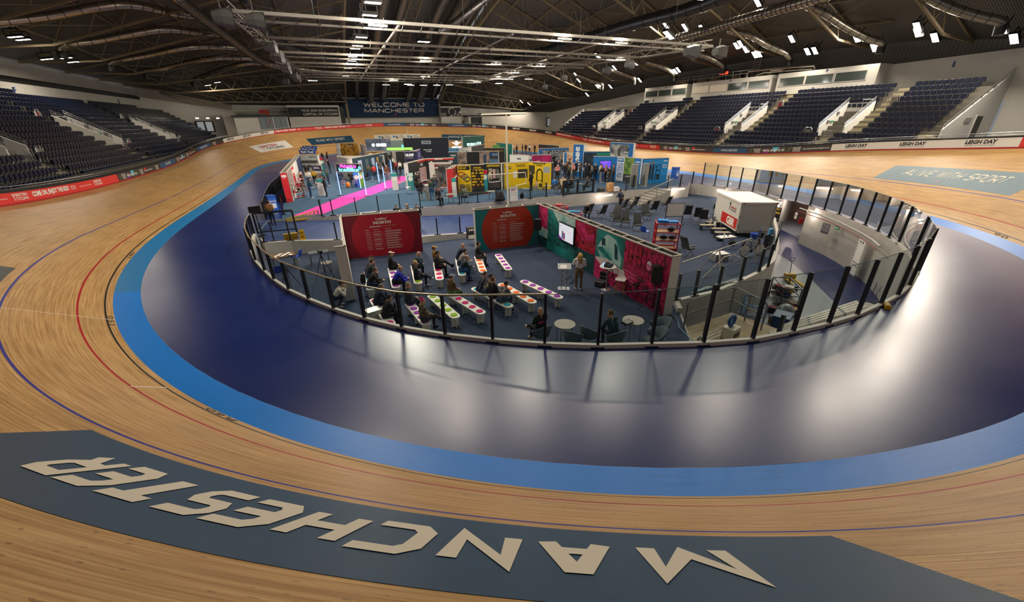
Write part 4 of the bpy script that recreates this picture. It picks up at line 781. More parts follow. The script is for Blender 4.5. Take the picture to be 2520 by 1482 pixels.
# ---------------------------------------------------------------- glass balustrades
def fence(lab, pts, rail=None, base=True, post_w=.07, zb=0., joined=True, name='glass_balustrade'):
    o = Vector((pts[0][0], pts[0][1], zb)); t = thing(name, lab, 'fence', o); P = [Vector((p[0], p[1], p[3] if len(p) > 3 else zb)) for p in pts]; U = Vector((0, 0, 1))
    for i, (p, q) in enumerate(zip(P, pts)):
        d = (P[min(i+1, len(P)-1)]-P[max(i-1, 0)]).normalized(); MB().bar(p-o, p-o+U*q[2], post_w, .11, up=tuple(d.cross(U))).bar(p-o+U*.02-d*.2, p-o+U*.02+d*.2, .12, .04).build('post', POST, t)
    for (p, a_), (q, b_) in zip(zip(P, pts), zip(P[1:], pts[1:])):
        d = (q-p).normalized()*.05; MB().add([p+d-o+U*.12, q-d-o+U*.12, q-d-o+U*b_[2], p+d-o+U*a_[2]], [(0, 1, 2, 3)]).build('glass_pane', GLASS, t)
    if base: m = MB(); [m.bar(p-o+U*.06, q-o+U*.06, .12, .12) for p, q in zip(P, P[1:])]; m.build('base_channel', M('c9c6be', .6), t)
    if rail:
        k = rail; MB().tube([p-o+U*(q[2]+.01) for p, q in zip(P[:k], pts[:k])], .03, 6).build('handrail', M('b5a888', .35, .5), t)
        m = MB(); m.tube([p-o+U*(q[2]+.005) for p, q in zip(P[k-1:], pts[k-1:])], .008, 4) if k < len(P) else None
        if k < len(P): m.build('glass_edge', M('9fb8b4', .3), t)
    elif joined: MB().tube([p-o+U*(q[2]) for p, q in zip(P, pts)], .012, 4).build('glass_edge', M('7d8c8a', .3), t)
    return t
nf = FL+FN
fence('near curved glass balustrade with beige handrail round the seminar area', nf[:14], rail=14); fence('tall near glass balustrade curving along the right-hand storage area', nf[13:]+FR[:1])
fence('tall curved glass balustrade along the far side of the sunken corridor', FR, base=False, post_w=.06)
EF = [(699, 528, 693, 497), (793, 532, 785, 491), (820, 530, 814, 488), (878, 525, 872, 485), (932, 520, 928, 480), (985, 515, 981, 476), (1035, 511, 1033, 473), (1083, 507, 1082, 468), (1131, 503, 1130, 466), (1176, 498, 1175, 462), (1221, 496, 1220, 460), (1305, 488, 1304, 452), (1344, 484, 1345, 450)]
pts = [(at(a_, b_).x, at(a_, b_).y, 1.17) for a_, b_, c_, d_ in EF]; fence('glass balustrade with thin black posts along the expo floor edge', pts, base=False, joined=False)
pts = [(at(a_, b_).x, at(a_, b_).y, 1.15) for a_, b_ in ((1540, 468), (1558, 462), (1588, 459), (1642, 463), (1673, 460), (1703, 451))]; fence('short glass balustrade at the right end of the expo floor above the stairs', pts, base=False, joined=False)
KP = [(650, 597), (675, 594), (716, 592)]; zr = [-.12, -.17, -.22]; pts = [(at(x, y, z).x, at(x, y, z).y, 1.15, z) for (x, y), z in zip(KP, zr)]+[(at(x, y, z).x, at(x, y, z).y, 1.1, z) for x, y, z in ((830, 590, -.38), (950, 585, -.52), (1077, 578, -.65), (1133, 574, -.7))]
fence('glass balustrade on the kerb between the ramp and the seminar area', pts, base=False, joined=False)
kp = [(1664, 738, 1672, 660), (1709, 728, 1712, 660), (1766, 716, 1777, 645), (1822, 690, 1832, 633), (1868, 668, 1872, 617), (1890, 655, 1897, 605), (1905, 615, 1912, 560), (1912, 590, 1914, 545)]
pts = [(at(a_, b_, -.85).x, at(a_, b_, -.85).y, 1.15, -.85) for a_, b_, c_, d_ in kp]; fence('inner curved glass balustrade between the riders pit and the sunken corridor', pts, base=False)
# ---------------------------------------------------------------- render look
SC.view_settings.view_transform = 'Standard'; SC.view_settings.exposure = .9; SC.view_settings.look = 'None'
cy = SC.cycles; cy.use_denoising = True; cy.max_bounces = 6; cy.diffuse_bounces = 3; cy.glossy_bounces = 3; cy.transparent_max_bounces = 16; cy.sample_clamp_indirect = 6; cy.caustics_reflective = False; cy.caustics_refractive = False
# ---------------------------------------------------------------- people
def V3(*a): return Vector(a)
_BODY = {}
def body_mesh(key, P, vox=.013, faces=5200, bare=0):
    """One continuous figure facing +y. P: pelvis, lean, knees, ankles, elbows, wrists, look (yaw, pitch), roll."""
    ck = (key, bare)
    if ck in _BODY: return _BODY[ck]
    pel = V3(*P['pel']); ln = P.get('lean', 0.); tw = P.get('twist', 0.); up = V3(0, math.sin(ln), math.cos(ln)); fw = V3(0, math.cos(ln), -math.sin(ln)); sd = V3(math.cos(tw), math.sin(tw), 0)
    chest = pel+up*.33; neck = pel+up*.53+fw*.01; hn = P.get('headlean', ln*.35); hu = V3(0, math.sin(hn), math.cos(hn)); head = neck+hu*.142+V3(0, .02, 0)
    caps = []; c = lambda a, b, r, q, g: caps.append((Vector(a), Vector(b), r, q, g))
    w = P.get('build', 1.13)
    for s in (-1, 1):
        c(pel+sd*s*.075, pel+sd*s*.07+up*.16, .105*w, .10*w, 2 if P.get('hem') is None else 1); c(pel+sd*s*.065+up*.12, chest+sd*s*.085, .10*w, .105*w, 1); c(chest+sd*s*.09, neck+sd*s*.10-up*.06, .105*w, .08, 1)
        sh = neck+sd*s*.19-up*.06; k = 0 if s < 0 else 1; el = V3(*P['elb'][k]); wr = V3(*P['wri'][k]); c(neck+sd*s*.07-up*.035, sh, .078, .076, 1); c(sh, el, .076 if not bare & 1 else .06, .062 if not bare & 1 else .046, 1); c(el, wr-(wr-el)*.06, .058 if not bare & 1 else .045, .042 if not bare & 1 else .034, 0 if bare & 1 else 1)
        hd = (wr-el).normalized(); hd = (hd+V3(*P.get('hand', ((0, 0, -.4), (0, 0, -.4)))[k])*.5).normalized(); c(wr, wr+hd*.03, .026, .028, 0)
        pn = hd.cross(V3(s, .2, .1)).normalized(); wd = hd.cross(pn).normalized(); palm = wr+hd*.085; c(wr+hd*.03+wd*.018, palm+wd*.026, .018, .017, 0); c(wr+hd*.03-wd*.018, palm-wd*.026, .018, .017, 0)
        for f, (o, L) in enumerate(((.034, .062), (.012, .072), (-.011, .068), (-.033, .052))):
            b = palm+wd*o; m_ = b+hd*L*.5+pn*.008; c(b, m_, .0105, .0098, 0); c(m_, m_+(hd*.8+pn*.6).normalized()*L*.5, .0098, .0085, 0)
        tb = wr+hd*.035+wd*.03; c(tb, tb+(hd*.6+wd*.9).normalized()*.04, .013, .012, 0); c(tb+(hd*.6+wd*.9).normalized()*.04, tb+(hd*.9+wd*.75).normalized()*.075, .011, .009, 0)
        hp = pel+sd*s*.095-up*.02; kn = V3(*P['kne'][k]); an = V3(*P['ank'][k]); c(hp, kn, .092*w, .062, 2); mid = kn+(an-kn)*.35+V3(0, -.015, 0)
        c(kn, mid, .060, .062, 0 if bare & 2 else 2); c(mid, an, .060, .045, 0 if bare & 2 else 2); tf = V3(*P.get('toe', ((-.25, 1, 0), (.25, 1, 0)))[k]).normalized(); dn = V3(0, 0, -1) if abs(tf.z) < .5 else V3(0, -1, 0)
        c(an+dn*.045-tf*.04, an+dn*.05+tf*.10, .04, .038, 3); c(an+dn*.055+tf*.10, an+dn*.06+tf*.155, .037, .028, 3)
    c(neck-up*.06, neck+hu*.07, .058, .052, 0)
    mb = MB()
    for a, b, r, q, g in caps:
        d = (b-a); L = d.length; d = d/L if L > 1e-6 else V3(0, 0, 1); mb.tube([a-d*r*.95, a-d*r*.75, a-d*r*.4, a, b, b+d*q*.4, b+d*q*.75, b+d*q*.95], [r*.28, r*.66, r*.92, r, q, q*.92, q*.66, q*.28], 10)
    yw, pt = P.get('look', (0, 0)); Rm = Matrix.Rotation(yw, 3, 'Z') @ Matrix.Rotation(-pt, 3, 'X'); hb = []
    for pos, r, sq in (((0, 0, .02), .1, (.80, 1.0, 1.12)), ((0, .03, -.055), .07, (.82, .95, 1.0)), ((0, .098, -.02), .018, (.7, 1.1, 1.6)), ((0, .094, -.072), .02, (1.4, .6, .5)), ((-.082, -.005, -.015), .026, (.4, .8, 1.2)), ((.082, -.005, -.015), .026, (.4, .8, 1.2)), ((0, .085, .012), .03, (1.9, .5, .35))):
        q = MB().ball((0, 0, 0), r, 12, 0, sq); o = len(mb.v); mb.add([head+Rm @ (Vector(v)+Vector(pos)) for v in q.v], q.f)
    me = bpy.data.meshes.new('body'); me.from_pydata(mb.v, [], mb.f); o = bpy.data.objects.new('body', me); COL.objects.link(o)
    r_ = o.modifiers.new('r', 'REMESH'); r_.mode = 'VOXEL'; r_.voxel_size = vox; s_ = o.modifiers.new('s', 'SMOOTH'); s_.factor = .5; s_.iterations = 2
    dg = bpy.context.evaluated_depsgraph_get(); nf_ = len(o.evaluated_get(dg).data.polygons)
    d_ = o.modifiers.new('d', 'DECIMATE'); d_.ratio = min(1, faces/max(nf_*2, 1)); dg = bpy.context.evaluated_depsgraph_get(); ev = bpy.data.meshes.new_from_object(o.evaluated_get(dg)); bpy.data.objects.remove(o); bpy.data.meshes.remove(me)
    n = len(ev.polygons); ct = np.empty(n*3); ev.polygons.foreach_get('center', ct); ct = ct.reshape(-1, 3); best = np.full(n, 1e9); reg = np.zeros(n, int)
    hc = np.array(head); dd = np.linalg.norm(ct-hc, axis=1)/.115
    for a, b, r, q, g in caps:
        a_, b_ = np.array(a), np.array(b); ab = b_-a_; t = np.clip(((ct-a_)@ab)/max(ab@ab, 1e-9), 0, 1); ds_ = np.linalg.norm(ct-(a_+ab*t[:, None]), axis=1)/(r+(q-r)*t)
        k = ds_ < best; best[k] = ds_[k]; reg[k] = g
    reg[dd < best] = 0
    for i in range(4): ev.materials.append(None)
    ev.polygons.foreach_set('material_index', reg.tolist()); ev.polygons.foreach_set('use_smooth', [True]*n); ev.update()
    _BODY[ck] = (ev, head, Rm); return _BODY[ck]
_HAIR = {}
def hair_mesh(kind):
    if kind in _HAIR: return _HAIR[kind]
    mb = MB()
    def shell(sx, sy, sz, cut, dz=.028, dy=-.012):
        q = MB().ball((0, 0, 0), .104, 14, 0, (sx, sy, sz)); keep = {i for i, v in enumerate(q.v) if cut(*v)}; fs = [f for f in q.f if all(i in keep for i in f)]; mb.add([(v[0], v[1]+dy, v[2]+dz) for v in q.v], fs)
    if kind in ('short', 'long', 'bun', 'bob'): shell(.86, 1.06, 1.14, lambda x, y, z: z > .035 or (y < .02 and z > -.06))
    if kind == 'thin': shell(.85, 1.05, 1.13, lambda x, y, z: y < -.0 and -.06 < z < .06)
    if kind in ('long', 'bob'):
        L = .34 if kind == 'long' else .16; mb.tube([(0, -.06, .06), (0, -.10, -.02), (0, -.11, -.1), (0, -.1, -L)], [.075, .085, .08, .05], 10)
        for s in (-1, 1): mb.tube([(s*.07, -.02, .06), (s*.085, -.02, -.04), (s*.08, -.04, -L*.8)], [.03, .036, .02], 6)
    if kind == 'bun': mb.ball((0, -.07, .12), .05, 8)
    if kind in ('cap', 'capback'):
        shell(.9, 1.08, 1.15, lambda x, y, z: z > .02); k = -1 if kind == 'capback' else 1; mb.add([(-.075, k*.085, .055), (.075, k*.085, .055), (.06, k*.175, .04), (0, k*.19, .04), (-.06, k*.175, .04), (-.075, k*.085, .07), (.075, k*.085, .07), (.06, k*.17, .05), (0, k*.185, .05), (-.06, k*.17, .05)], [(4, 3, 2, 1, 0), (5, 6, 7, 8, 9), (0, 1, 6, 5), (1, 2, 7, 6), (2, 3, 8, 7), (3, 4, 9, 8), (4, 0, 5, 9)])
    if kind in ('beanie', 'bobble'): shell(.9, 1.1, 1.2, lambda x, y, z: z > .01)
    if kind == 'bobble': mb.ball((0, -.02, .18), .045, 8)
    me = bpy.data.meshes.new('hair'); me.from_pydata(mb.v, [], mb.f); me.polygons.foreach_set('use_smooth', [True]*len(me.polygons)); me.materials.append(None); _HAIR[kind] = me; return me
eyb = MB(); [eyb.ball((s*.032, .083, .0), .011, 6) for s in (-1, 1)]; EYES = bpy.data.meshes.new('eyes'); EYES.from_pydata(eyb.v, [], eyb.f); EYES.materials.append(M('1a1512', .3))
SKINS = ['c99a7c', 'b98668', 'd2a789', '8d6148']
ST = dict(kne=((-.105, .02, .5), (.105, .02, .5)), ank=((-.11, -.02, .09), (.11, -.02, .09)), pel=(0, 0, .93))
POSE = dict(
 stand=dict(ST, elb=((-.25, -.03, 1.16), (.25, -.03, 1.16)), wri=((-.26, .06, .92), (.26, .06, .92))),
 phone=dict(ST, elb=((-.24, -.03, 1.17), (.24, -.03, 1.17)), wri=((-.08, .22, 1.2), (.1, .22, 1.16)), look=(0, -.5), headlean=.3, hand=((.5, .6, .4), (-.5, .6, .4))),
 cross=dict(ST, elb=((-.27, .05, 1.17), (.27, .05, 1.17)), wri=((.08, .19, 1.2), (-.08, .2, 1.17)), look=(.3, 0), hand=((1, 0, 0), (-1, 0, 0))),
 talk=dict(ST, elb=((-.25, .0, 1.17), (.25, -.02, 1.16)), wri=((-.2, .26, 1.12), (.26, .05, .92)), look=(-.4, 0)),
 walk=dict(pel=(0, 0, .92), lean=.04, kne=((-.1, .16, .52), (.1, -.02, .48)), ank=((-.1, .2, .1), (.1, -.3, .14)), elb=((-.24, -.1, 1.16), (.24, .06, 1.17)), wri=((-.26, -.02, .94), (.24, .24, 1.02))),
 lookdown=dict(ST, lean=.14, elb=((-.24, .14, 1.16), (.24, .14, 1.16)), wri=((-.14, .36, 1.08), (.14, .34, 1.06)), look=(.1, -.6), headlean=.4),
 point=dict(ST, elb=((-.25, -.03, 1.17), (.24, .22, 1.3)), wri=((-.26, .06, .92), (.2, .46, 1.38)), look=(-.2, 0), hand=((0, 0, -.4), (0, 1, .2))),
 present=dict(ST, elb=((-.27, .06, 1.2), (.25, .02, 1.16)), wri=((-.14, .2, 1.38), (.2, .2, 1.05)), look=(.25, .1), hand=((.3, .2, .8), (0, .6, 0))),
 sit=dict(pel=(0, 0, .55), lean=.12, kne=((-.12, .43, .53), (.12, .43, .53)), ank=((-.12, .42, .09), (.12, .42, .09)), elb=((-.24, .1, .78), (.24, .1, .78)), wri=((-.1, .33, .64), (.1, .33, .64)), hand=((.4, .5, 0), (-.4, .5, 0))),
 sitfwd=dict(pel=(0, 0, .55), lean=.55, kne=((-.16, .42, .53), (.16, .42, .53)), ank=((-.15, .38, .09), (.15, .38, .09)), elb=((-.22, .42, .62), (.22, .42, .62)), wri=((-.05, .60, .64), (.05, .60, .62)), look=(0, .3), headlean=.2, hand=((.6, .4, 0), (-.6, .4, 0))),
 sitchin=dict(pel=(0, 0, .55), lean=.45, kne=((-.15, .43, .53), (.15, .43, .53)), ank=((-.14, .40, .09), (.14, .40, .09)), elb=((-.2, .42, .62), (.2, .40, .62)), wri=((-.04, .45, .63), (.06, .42, .93)), look=(0, .25), headlean=.25, hand=((.6, .4, 0), (0, -.2, .9))),
 sitcross=dict(pel=(0, 0, .55), lean=.02, kne=((-.1, .45, .52), (.08, .44, .62)), ank=((-.12, .42, .09), (-.12, .66, .38)), elb=((-.24, .08, .8), (.24, .08, .8)), wri=((-.06, .3, .66), (.06, .3, .68)), hand=((.4, .5, 0), (-.4, .5, 0)), toe=((-.2, 1, 0), (0, 1, .3))),
 sitleg=dict(pel=(0, 0, .55), lean=-.1, kne=((-.1, .46, .50), (.1, .46, .50)), ank=((-.08, .85, .14), (.08, .88, .2)), elb=((-.24, .02, .8), (.24, .02, .8)), wri=((-.06, .24, .7), (.06, .24, .7)), hand=((.4, .5, 0), (-.4, .5, 0)), toe=((-.2, .6, 1), (.2, .6, 1))),
 squat=dict(pel=(0, 0, .42), lean=.6, kne=((-.15, .38, .52), (.15, .38, .52)), ank=((-.13, .14, .09), (.13, .14, .09)), elb=((-.2, .42, .56), (.2, .44, .56)), wri=((-.03, .48, .8), (.05, .5, .82)), look=(0, .4), headlean=.35, hand=((0, -.2, .9), (0, -.2, .9))))
def person(p, rz, pose, label, top, trou, shoe='1b1b1d', hair=('short', '2b221c'), skin=0, h=1., group=None, bare=0, pack=None, mtop=None):
    ev, head, Rm = body_mesh(pose, POSE[pose], bare=bare); t = thing('person', label, 'person', p, rz, group); t.scale = (h, h, h)
    b = link('body', ev, t)
    for i, mt in enumerate((M(SKINS[skin], .55), mtop or M(top, .85, n=.12, s=14), M(trou, .85, n=.1, s=12), M(shoe, .6))): b.material_slots[i].link = 'OBJECT'; b.material_slots[i].material = mt
    L = Matrix.Translation(head) @ Rm.to_4x4()
    if hair:
        hm = hair_mesh(hair[0]); o = link({'cap': 'cap', 'capback': 'cap', 'beanie': 'beanie', 'bobble': 'bobble_hat'}.get(hair[0], 'hair'), hm, t); o.matrix_local = L; o.material_slots[0].link = 'OBJECT'; o.material_slots[0].material = M(hair[1], .75, n=.15, s=30)
        if hair[0] in ('cap', 'beanie', 'bobble') and len(hair) > 2: o2 = link('hair', hair_mesh('thin'), t); o2.matrix_local = L; o2.material_slots[0].link = 'OBJECT'; o2.material_slots[0].material = M(hair[2], .75)
    e = link('eyes', EYES, t); e.matrix_local = L
    if pack:
        P = POSE[pose]; pz = P['pel'][2]; m = MB(); m.box((0, -.2, pz+.32), (.3, .18, .42)).box((0, -.3, pz+.25), (.22, .05, .2)); m.build('backpack', M(pack, .8), t)
    return t
def plaid(c1, c2, c3, sc=14):
    mt = bpy.data.materials.new('plaid '+c1); mt.use_nodes = True; nt = mt.node_tree; N, L = nt.nodes, nt.links; b = N['Principled BSDF']; tc = N.new('ShaderNodeTexCoord'); k = []
    for c_, d, s in ((c1, c2, sc), (c3, c2, sc*.5)): ck = N.new('ShaderNodeTexChecker'); ck.inputs['Scale'].default_value = s; ck.inputs['Color1'].default_value = lin(c_); ck.inputs['Color2'].default_value = lin(d); L.new(tc.outputs['Object'], ck.inputs['Vector']); k.append(ck)
    mx = N.new('ShaderNodeMix'); mx.data_type = 'RGBA'; mx.inputs[0].default_value = .5; L.new(k[0].outputs[0], mx.inputs[6]); L.new(k[1].outputs[0], mx.inputs[7]); L.new(mx.outputs[2], b.inputs['Base Color']); b.inputs['Roughness'].default_value = .9; return mt
def face_to(p, q): return math.atan2(-(q[0]-p[0]), q[1]-p[1])
# ---------------------------------------------------------------- seminar area
ZT = ZP+2.44
CREAM = M('e9e5dc', .5); FRM = M('b9b2a4', .5)
def booth(label, tops, h, z0, t, parts, cat='exhibition wall', name='exhibition_wall', end=None, frame='b9b2a4', back='d8d4cc'):
    """Free-standing modular wall along plan points `tops`; graphics go on the camera side (right of travel)."""
    o = Vector((tops[0][0], tops[0][1], z0)); T = thing(name, label, cat, o); P = [Vector((p[0], p[1], 0))-Vector((o.x, o.y, 0)) for p in tops]; U = Vector((0, 0, 1)); m = MB(); b = MB(); g = MB()
    fns = []
    for p, q in zip(P, P[1:]):
        d = (q-p).normalized(); n = Vector((-d.y, d.x, 0)); L = (q-p).length
        b.add([p, q, q+n*t, p+n*t]+[v+U*(h-.02) for v in (p, q, q+n*t, p+n*t)], [(0, 1, 5, 4), (1, 2, 6, 5), (2, 3, 7, 6), (3, 0, 4, 7)])
        for a in (0, t): m.bar(p+n*a+U*h, q+n*a+U*h, .05)
        k = max(1, int(L/1.0))
        for i in range(k+1): c = p+d*(L*i/k); m.bar(c+U*h, c+n*t+U*h, .05)
        g.add([p+U*(h-.05), q+U*(h-.05), q+n*t+U*(h-.05), p+n*t+U*(h-.05)], [(0, 1, 2, 3)])  # black sheet gives the shade inside the open wall top
        fns.append((plane(p, d, U, .012), L))
    b.build('panel', M(back, .6), T); m.build('frame', M(frame, .5), T); g.build('hollow_shade', M('0c0c0d', .9), T)
    for pn, seg, rects, mats, words in parts:
        f, L = fns[seg]; m = MB()
        for x0, x1, y0, y1, k in rects: cover(m, f, x0*L, x1*L, y0*h, y1*h, k)
        f2 = plane(f(0, 0), f(1, 0)-f(0, 0), U, .006)
        for w in words: put(m, w[0], f2, w[1]*L, w[2]*L, w[3]*h, w[4]*h, w[5])
        m.build(pn, [c if not isinstance(c, str) else M(c, .55) for c in mats], T)
    return T, fns
def xy(p): return (p.x, p.y)
N0, N1 = at(838, 533, ZT), at(1030, 518, ZT)
def disc(m, f, cx, cy, r, x0, x1, y0, y1, k, off=.004):
    pts = []
    for i in range(48): a = i*2*math.pi/48; pts.append((min(max(cx+r*math.cos(a), x0), x1), min(max(cy+r*math.sin(a), y0), y1)))
    m.add([f(*p) for p in pts], [tuple(range(48))], k)
def poster(T, fn, L, h, title, bg, disk, sub, cxf):
    m = MB(); cover(m, fn, 0, L, 0, h, 0); f1 = plane(fn(0, 0), fn(1, 0)-fn(0, 0), (0, 0, 1), .006); f2 = plane(fn(0, 0), fn(1, 0)-fn(0, 0), (0, 0, 1), .012)
    disc(m, f1, L*cxf, h*.47, L*.41, 0, L, 0, h, 1); cx = L*cxf
    put(m, text('iceBike*', .03), f2, cx-.33, cx+.33, h*.855, h*.91, 2); put(m, text(title, .06), f2, cx-.48, cx+.48, h*.76, h*.83, 2); put(m, text('SEMINARS', .03), f2, cx-.7, cx-.1, h*.695, h*.725, 2); put(m, text(sub, .0), f2, cx-.05, cx+.75, h*.695, h*.725, 3)
    rr = random.Random(len(title)); 
    for hx, wd in ((-.98, 'TIME'), (-.55, 'SUBJECT'), (.1, 'SUMMARY')): put(m, text(wd, .02), f2, cx+hx, cx+hx+.09*len(wd)*.6, h*.63, h*.645, 2)
    for r in range(8):
        y = h*(.585-.058*r)
        for x0, x1, n in ((-.98, -.68, 1), (-.55, -.1, 1+r % 2), (.1, 1.0, 2)):
            for i in range(n): cover(m, f2, cx+x0, cx+x0+(x1-x0)*rr.uniform(.75, 1), y-.035*i, y-.035*i+.016, 2)
        if r < 7: cover(m, f2, cx-.98, cx+1.0, y-.062, y-.058, 2)
    m.build('printed_graphic', [M(bg, .5, n=.05, s=1.), M(disk, .5), M('e8dccf', .5), M('d6a070', .5)], T)
T, f = booth('dark red seminar wall with iceBike NORTH schedule', [xy(N0), xy(N1)], 2.44, ZP, .4, []); poster(T, f[0][0], f[0][1], 2.44, 'NORTH', '7c0c22', 'b3102c', 'NOV 9TH & MON 10TH PM', .5)
B0, B1 = at(828, 606, ZT), at(818, 533, ZT)
booth('narrow white wall seen end-on joined to the left of the dark red schedule wall', [xy(at(823, 609, ZT)), xy(at(850, 606, ZT)), xy(at(838.5, 534, ZT))], 2.44, ZP, .06, [], back='d9d5cd')
S0, S1, S2 = at(1168, 517, ZT), at(1327, 503, ZT), at(1655, 632, ZT)
T, f = booth('teal seminar wall with orange disc and iceBike SOUTH schedule', [xy(S0), xy(S1)], 2.44, ZP, .4, []); poster(T, f[0][0], f[0][1], 2.44, 'SOUTH', '1f7f80', 'c23a1e', 'TODAY 9TH & 10TH PM', .5)
def mural(c1, c2, sc, seed, wave=0):
    mt = bpy.data.materials.new('mural '+c1); mt.use_nodes = True; nt = mt.node_tree; N, L = nt.nodes, nt.links; b = N['Principled BSDF']; tc = N.new('ShaderNodeTexCoord'); mp = N.new('ShaderNodeMapping'); mp.inputs['Location'].default_value = (seed, seed*2, seed*3)
    n = N.new('ShaderNodeTexNoise'); n.inputs['Scale'].default_value = sc; n.inputs['Detail'].default_value = 5; n.inputs['Distortion'].default_value = wave; cr = N.new('ShaderNodeValToRGB'); cr.color_ramp.elements[0].position = .38; cr.color_ramp.elements[1].position = .62; cr.color_ramp.elements[0].color = lin(c1); cr.color_ramp.elements[1].color = lin(c2)
    L.new(tc.outputs['Object'], mp.inputs[0]); L.new(mp.outputs[0], n.inputs['Vector']); L.new(n.outputs['Fac'], cr.inputs[0]); L.new(cr.outputs[0], b.inputs['Base Color']); b.inputs['Roughness'].default_value = .5; return mt
T, f = booth('long photo mural wall in magenta and teal behind the presenter', [xy(S1), xy(S2)], 2.44, ZP, .42, []); fn, L = f[0]; h = 2.44
MA, MA2, TE, TE2, TED, SKY, PK, WHT, RDD = (mural('a5124d', 'd8346f', 3, 1), mural('4a0820', 'c21c55', 2.5, 2, 2), mural('0f5f5e', '1f8a83', 1.2, 3), mural('0a3538', '1d7f79', 3, 4, 2), mural('06272b', '115357', 5, 5, 2), mural('49a59f', 'bcd8d2', .8, 6), M('d9729a', .5), M('d8c9c6', .5, n=.1, s=2), mural('5a0512', 'c8203f', 1.3, 7, 3))
m = MB(); mats = [MA, MA2, TE, TE2, TED, SKY, PK, WHT, RDD]
for x0, x1, y0, y1, k in ((0, .105, .48, 1, 0), (0, .105, .25, .48, 5), (0, .105, 0, .25, 4), (.105, .385, 0, 1, 2), (.385, .56, .42, 1, 8), (.385, .56, 0, .42, 4), (.56, .755, .42, 1, 2), (.56, .755, 0, .42, 0), (.755, 1, 0, 1, 1)): cover(m, fn, x0*L, x1*L, y0*h, y1*h, k)
f2 = plane(fn(0, 0), fn(1, 0)-fn(0, 0), (0, 0, 1), .006); f3 = plane(fn(0, 0), fn(1, 0)-fn(0, 0), (0, 0, 1), .012); PL = lambda q, k, ff=f2: m.add([ff(a*L, b*h) for a, b in q], [tuple(range(len(q)))], k)
PL([(.16, .985), (.385, .985), (.385, .62), (.27, .60), (.20, .85)], 5); PL([(.105, .9), (.13, .92), (.2, .62), (.26, .52), (.385, .5), (.385, .25), (.105, .2)], 3)
PL([(.02, .9), (.1, .6), (.105, .55), (.03, .82)], 6); PL([(.56, .42), (.66, .5), (.755, .4), (.755, .3), (.64, .26), (.58, .36)], 7)
PL([(.57, .62), (.61, .85), (.64, .95), (.70, .9), (.745, .62), (.74, .44), (.66, .5), (.6, .45)], 5, f2); PL([(.60, .84), (.625, .86), (.63, .72), (.605, .7)], 4, f3); PL([(.69, .84), (.71, .8), (.72, .55), (.7, .55)], 4, f3); PL([(.57, .62), (.61, .68), (.68, .52), (.67, .47), (.6, .56)], 2, f3)
PL([(.40, .95), (.47, .97), (.5, .75), (.45, .6), (.41, .75)], 0); PL([(.47, .62), (.54, .7), (.55, .85), (.5, .78)], 0, f2)
for cx, cy, r in ((.655, .18, .22), (.705, .16, .22), (.84, .18, .26), (.93, .16, .26), (.43, .2, .2)):
    q = MB().torus((0, 0, 0), r, .018, 'y', 24, 4); m.add([f3(cx*L+v[0], cy*h+v[2]) for v in q.v if 1], q.f, 4)
for a, b in (((.655, .18), (.69, .35)), ((.69, .35), (.705, .16)), ((.84, .18), (.87, .42)), ((.87, .42), (.93, .16)), ((.84, .42), (.9, .42))): m.bar(f3(a[0]*L, a[1]*h), f3(b[0]*L, b[1]*h), .03, .01, 4)
PL([(.86, .5), (.885, .62), (.92, .62), (.935, .45), (.92, .28), (.87, .3)], 1, f3); disc(m, f3, .9*L, .68*h, .13, 0, L, 0, h, 6); disc(m, f3, .9*L, .735*h, .13, 0, L, .70*h, h, 7)
for i in range(9): PL([(.76, .50-.035*i), (.83, .47-.035*i), (.83, .455-.035*i), (.76, .485-.035*i)], 6 if i % 2 else 0, f2)
for i in range(5): PL([(.765+.025*i, .98), (.78+.025*i, .98), (.78+.025*i, .58), (.765+.025*i, .58)], 8 if i % 2 else 1, f3)
m.build('printed_graphic', mats, T); me_ = MB().add([Vector((0, 0, 0))+fn(L, 0), fn(L, 0)+(f[0][0](L, 0)-f[0][0](L, 0)), fn(L, h), fn(L, h)], [(0, 1, 2, 3)])
# wall screen
a_, b_ = .245*L, .392*L; n_ = (fn(1, 0)-fn(0, 0)).normalized().cross(Vector((0, 0, 1))); O = Vector(T.location); t = thing('wall_screen', 'large black-framed display screen mounted on the mural wall beside the presenter', 'screen', O+fn(a_, .42*h)+n_*.1)
r = (fn(1, 0)-fn(0, 0)).normalized(); U = Vector((0, 0, 1)); w, hh = b_-a_, .40*h; m = MB(); c_ = [Vector((0, 0, 0)), r*w, r*w+U*hh, U*hh]; m.add([p-n_*.09 for p in c_]+c_, [(4, 5, 6, 7), (0, 4, 7, 3), (1, 2, 6, 5), (2, 3, 7, 6), (0, 1, 5, 4)]); m.build('housing', M('101012', .4), t)
f5 = plane(n_*.0, r, U, .01); m = MB(); cover(m, f5, .05, w-.05, .05, hh-.05); m.build('display', M('b9bcc4', .3, e=.55), t); f6 = plane(n_*.0, r, U, .016); m = MB()
put(m, text('Market overview'), f6, .12, .42, hh-.17, hh-.13, 0); put(m, text('Key trends'), f6, .12, .36, hh-.27, hh-.23, 0); cover(m, f6, .12, w-.2, hh-.36, hh-.355, 0); cover(m, f6, .38, .52, .12, hh*.55, 1); cover(m, f6, .54, .72, .10, hh*.48, 2); cover(m, plane(n_*.0, r, U, .02), .56, .70, .2, hh*.38, 1); m.add([f6(.05, .05), f6(.55, .05), f6(.05, .25)], [(0, 1, 2)], 3); m.build('slide', [M('3a3a44', .5, e=.1), M('3c4a78', .5, e=.3), M('a03048', .5, e=.3), M('6a3484', .5, e=.4)], t)
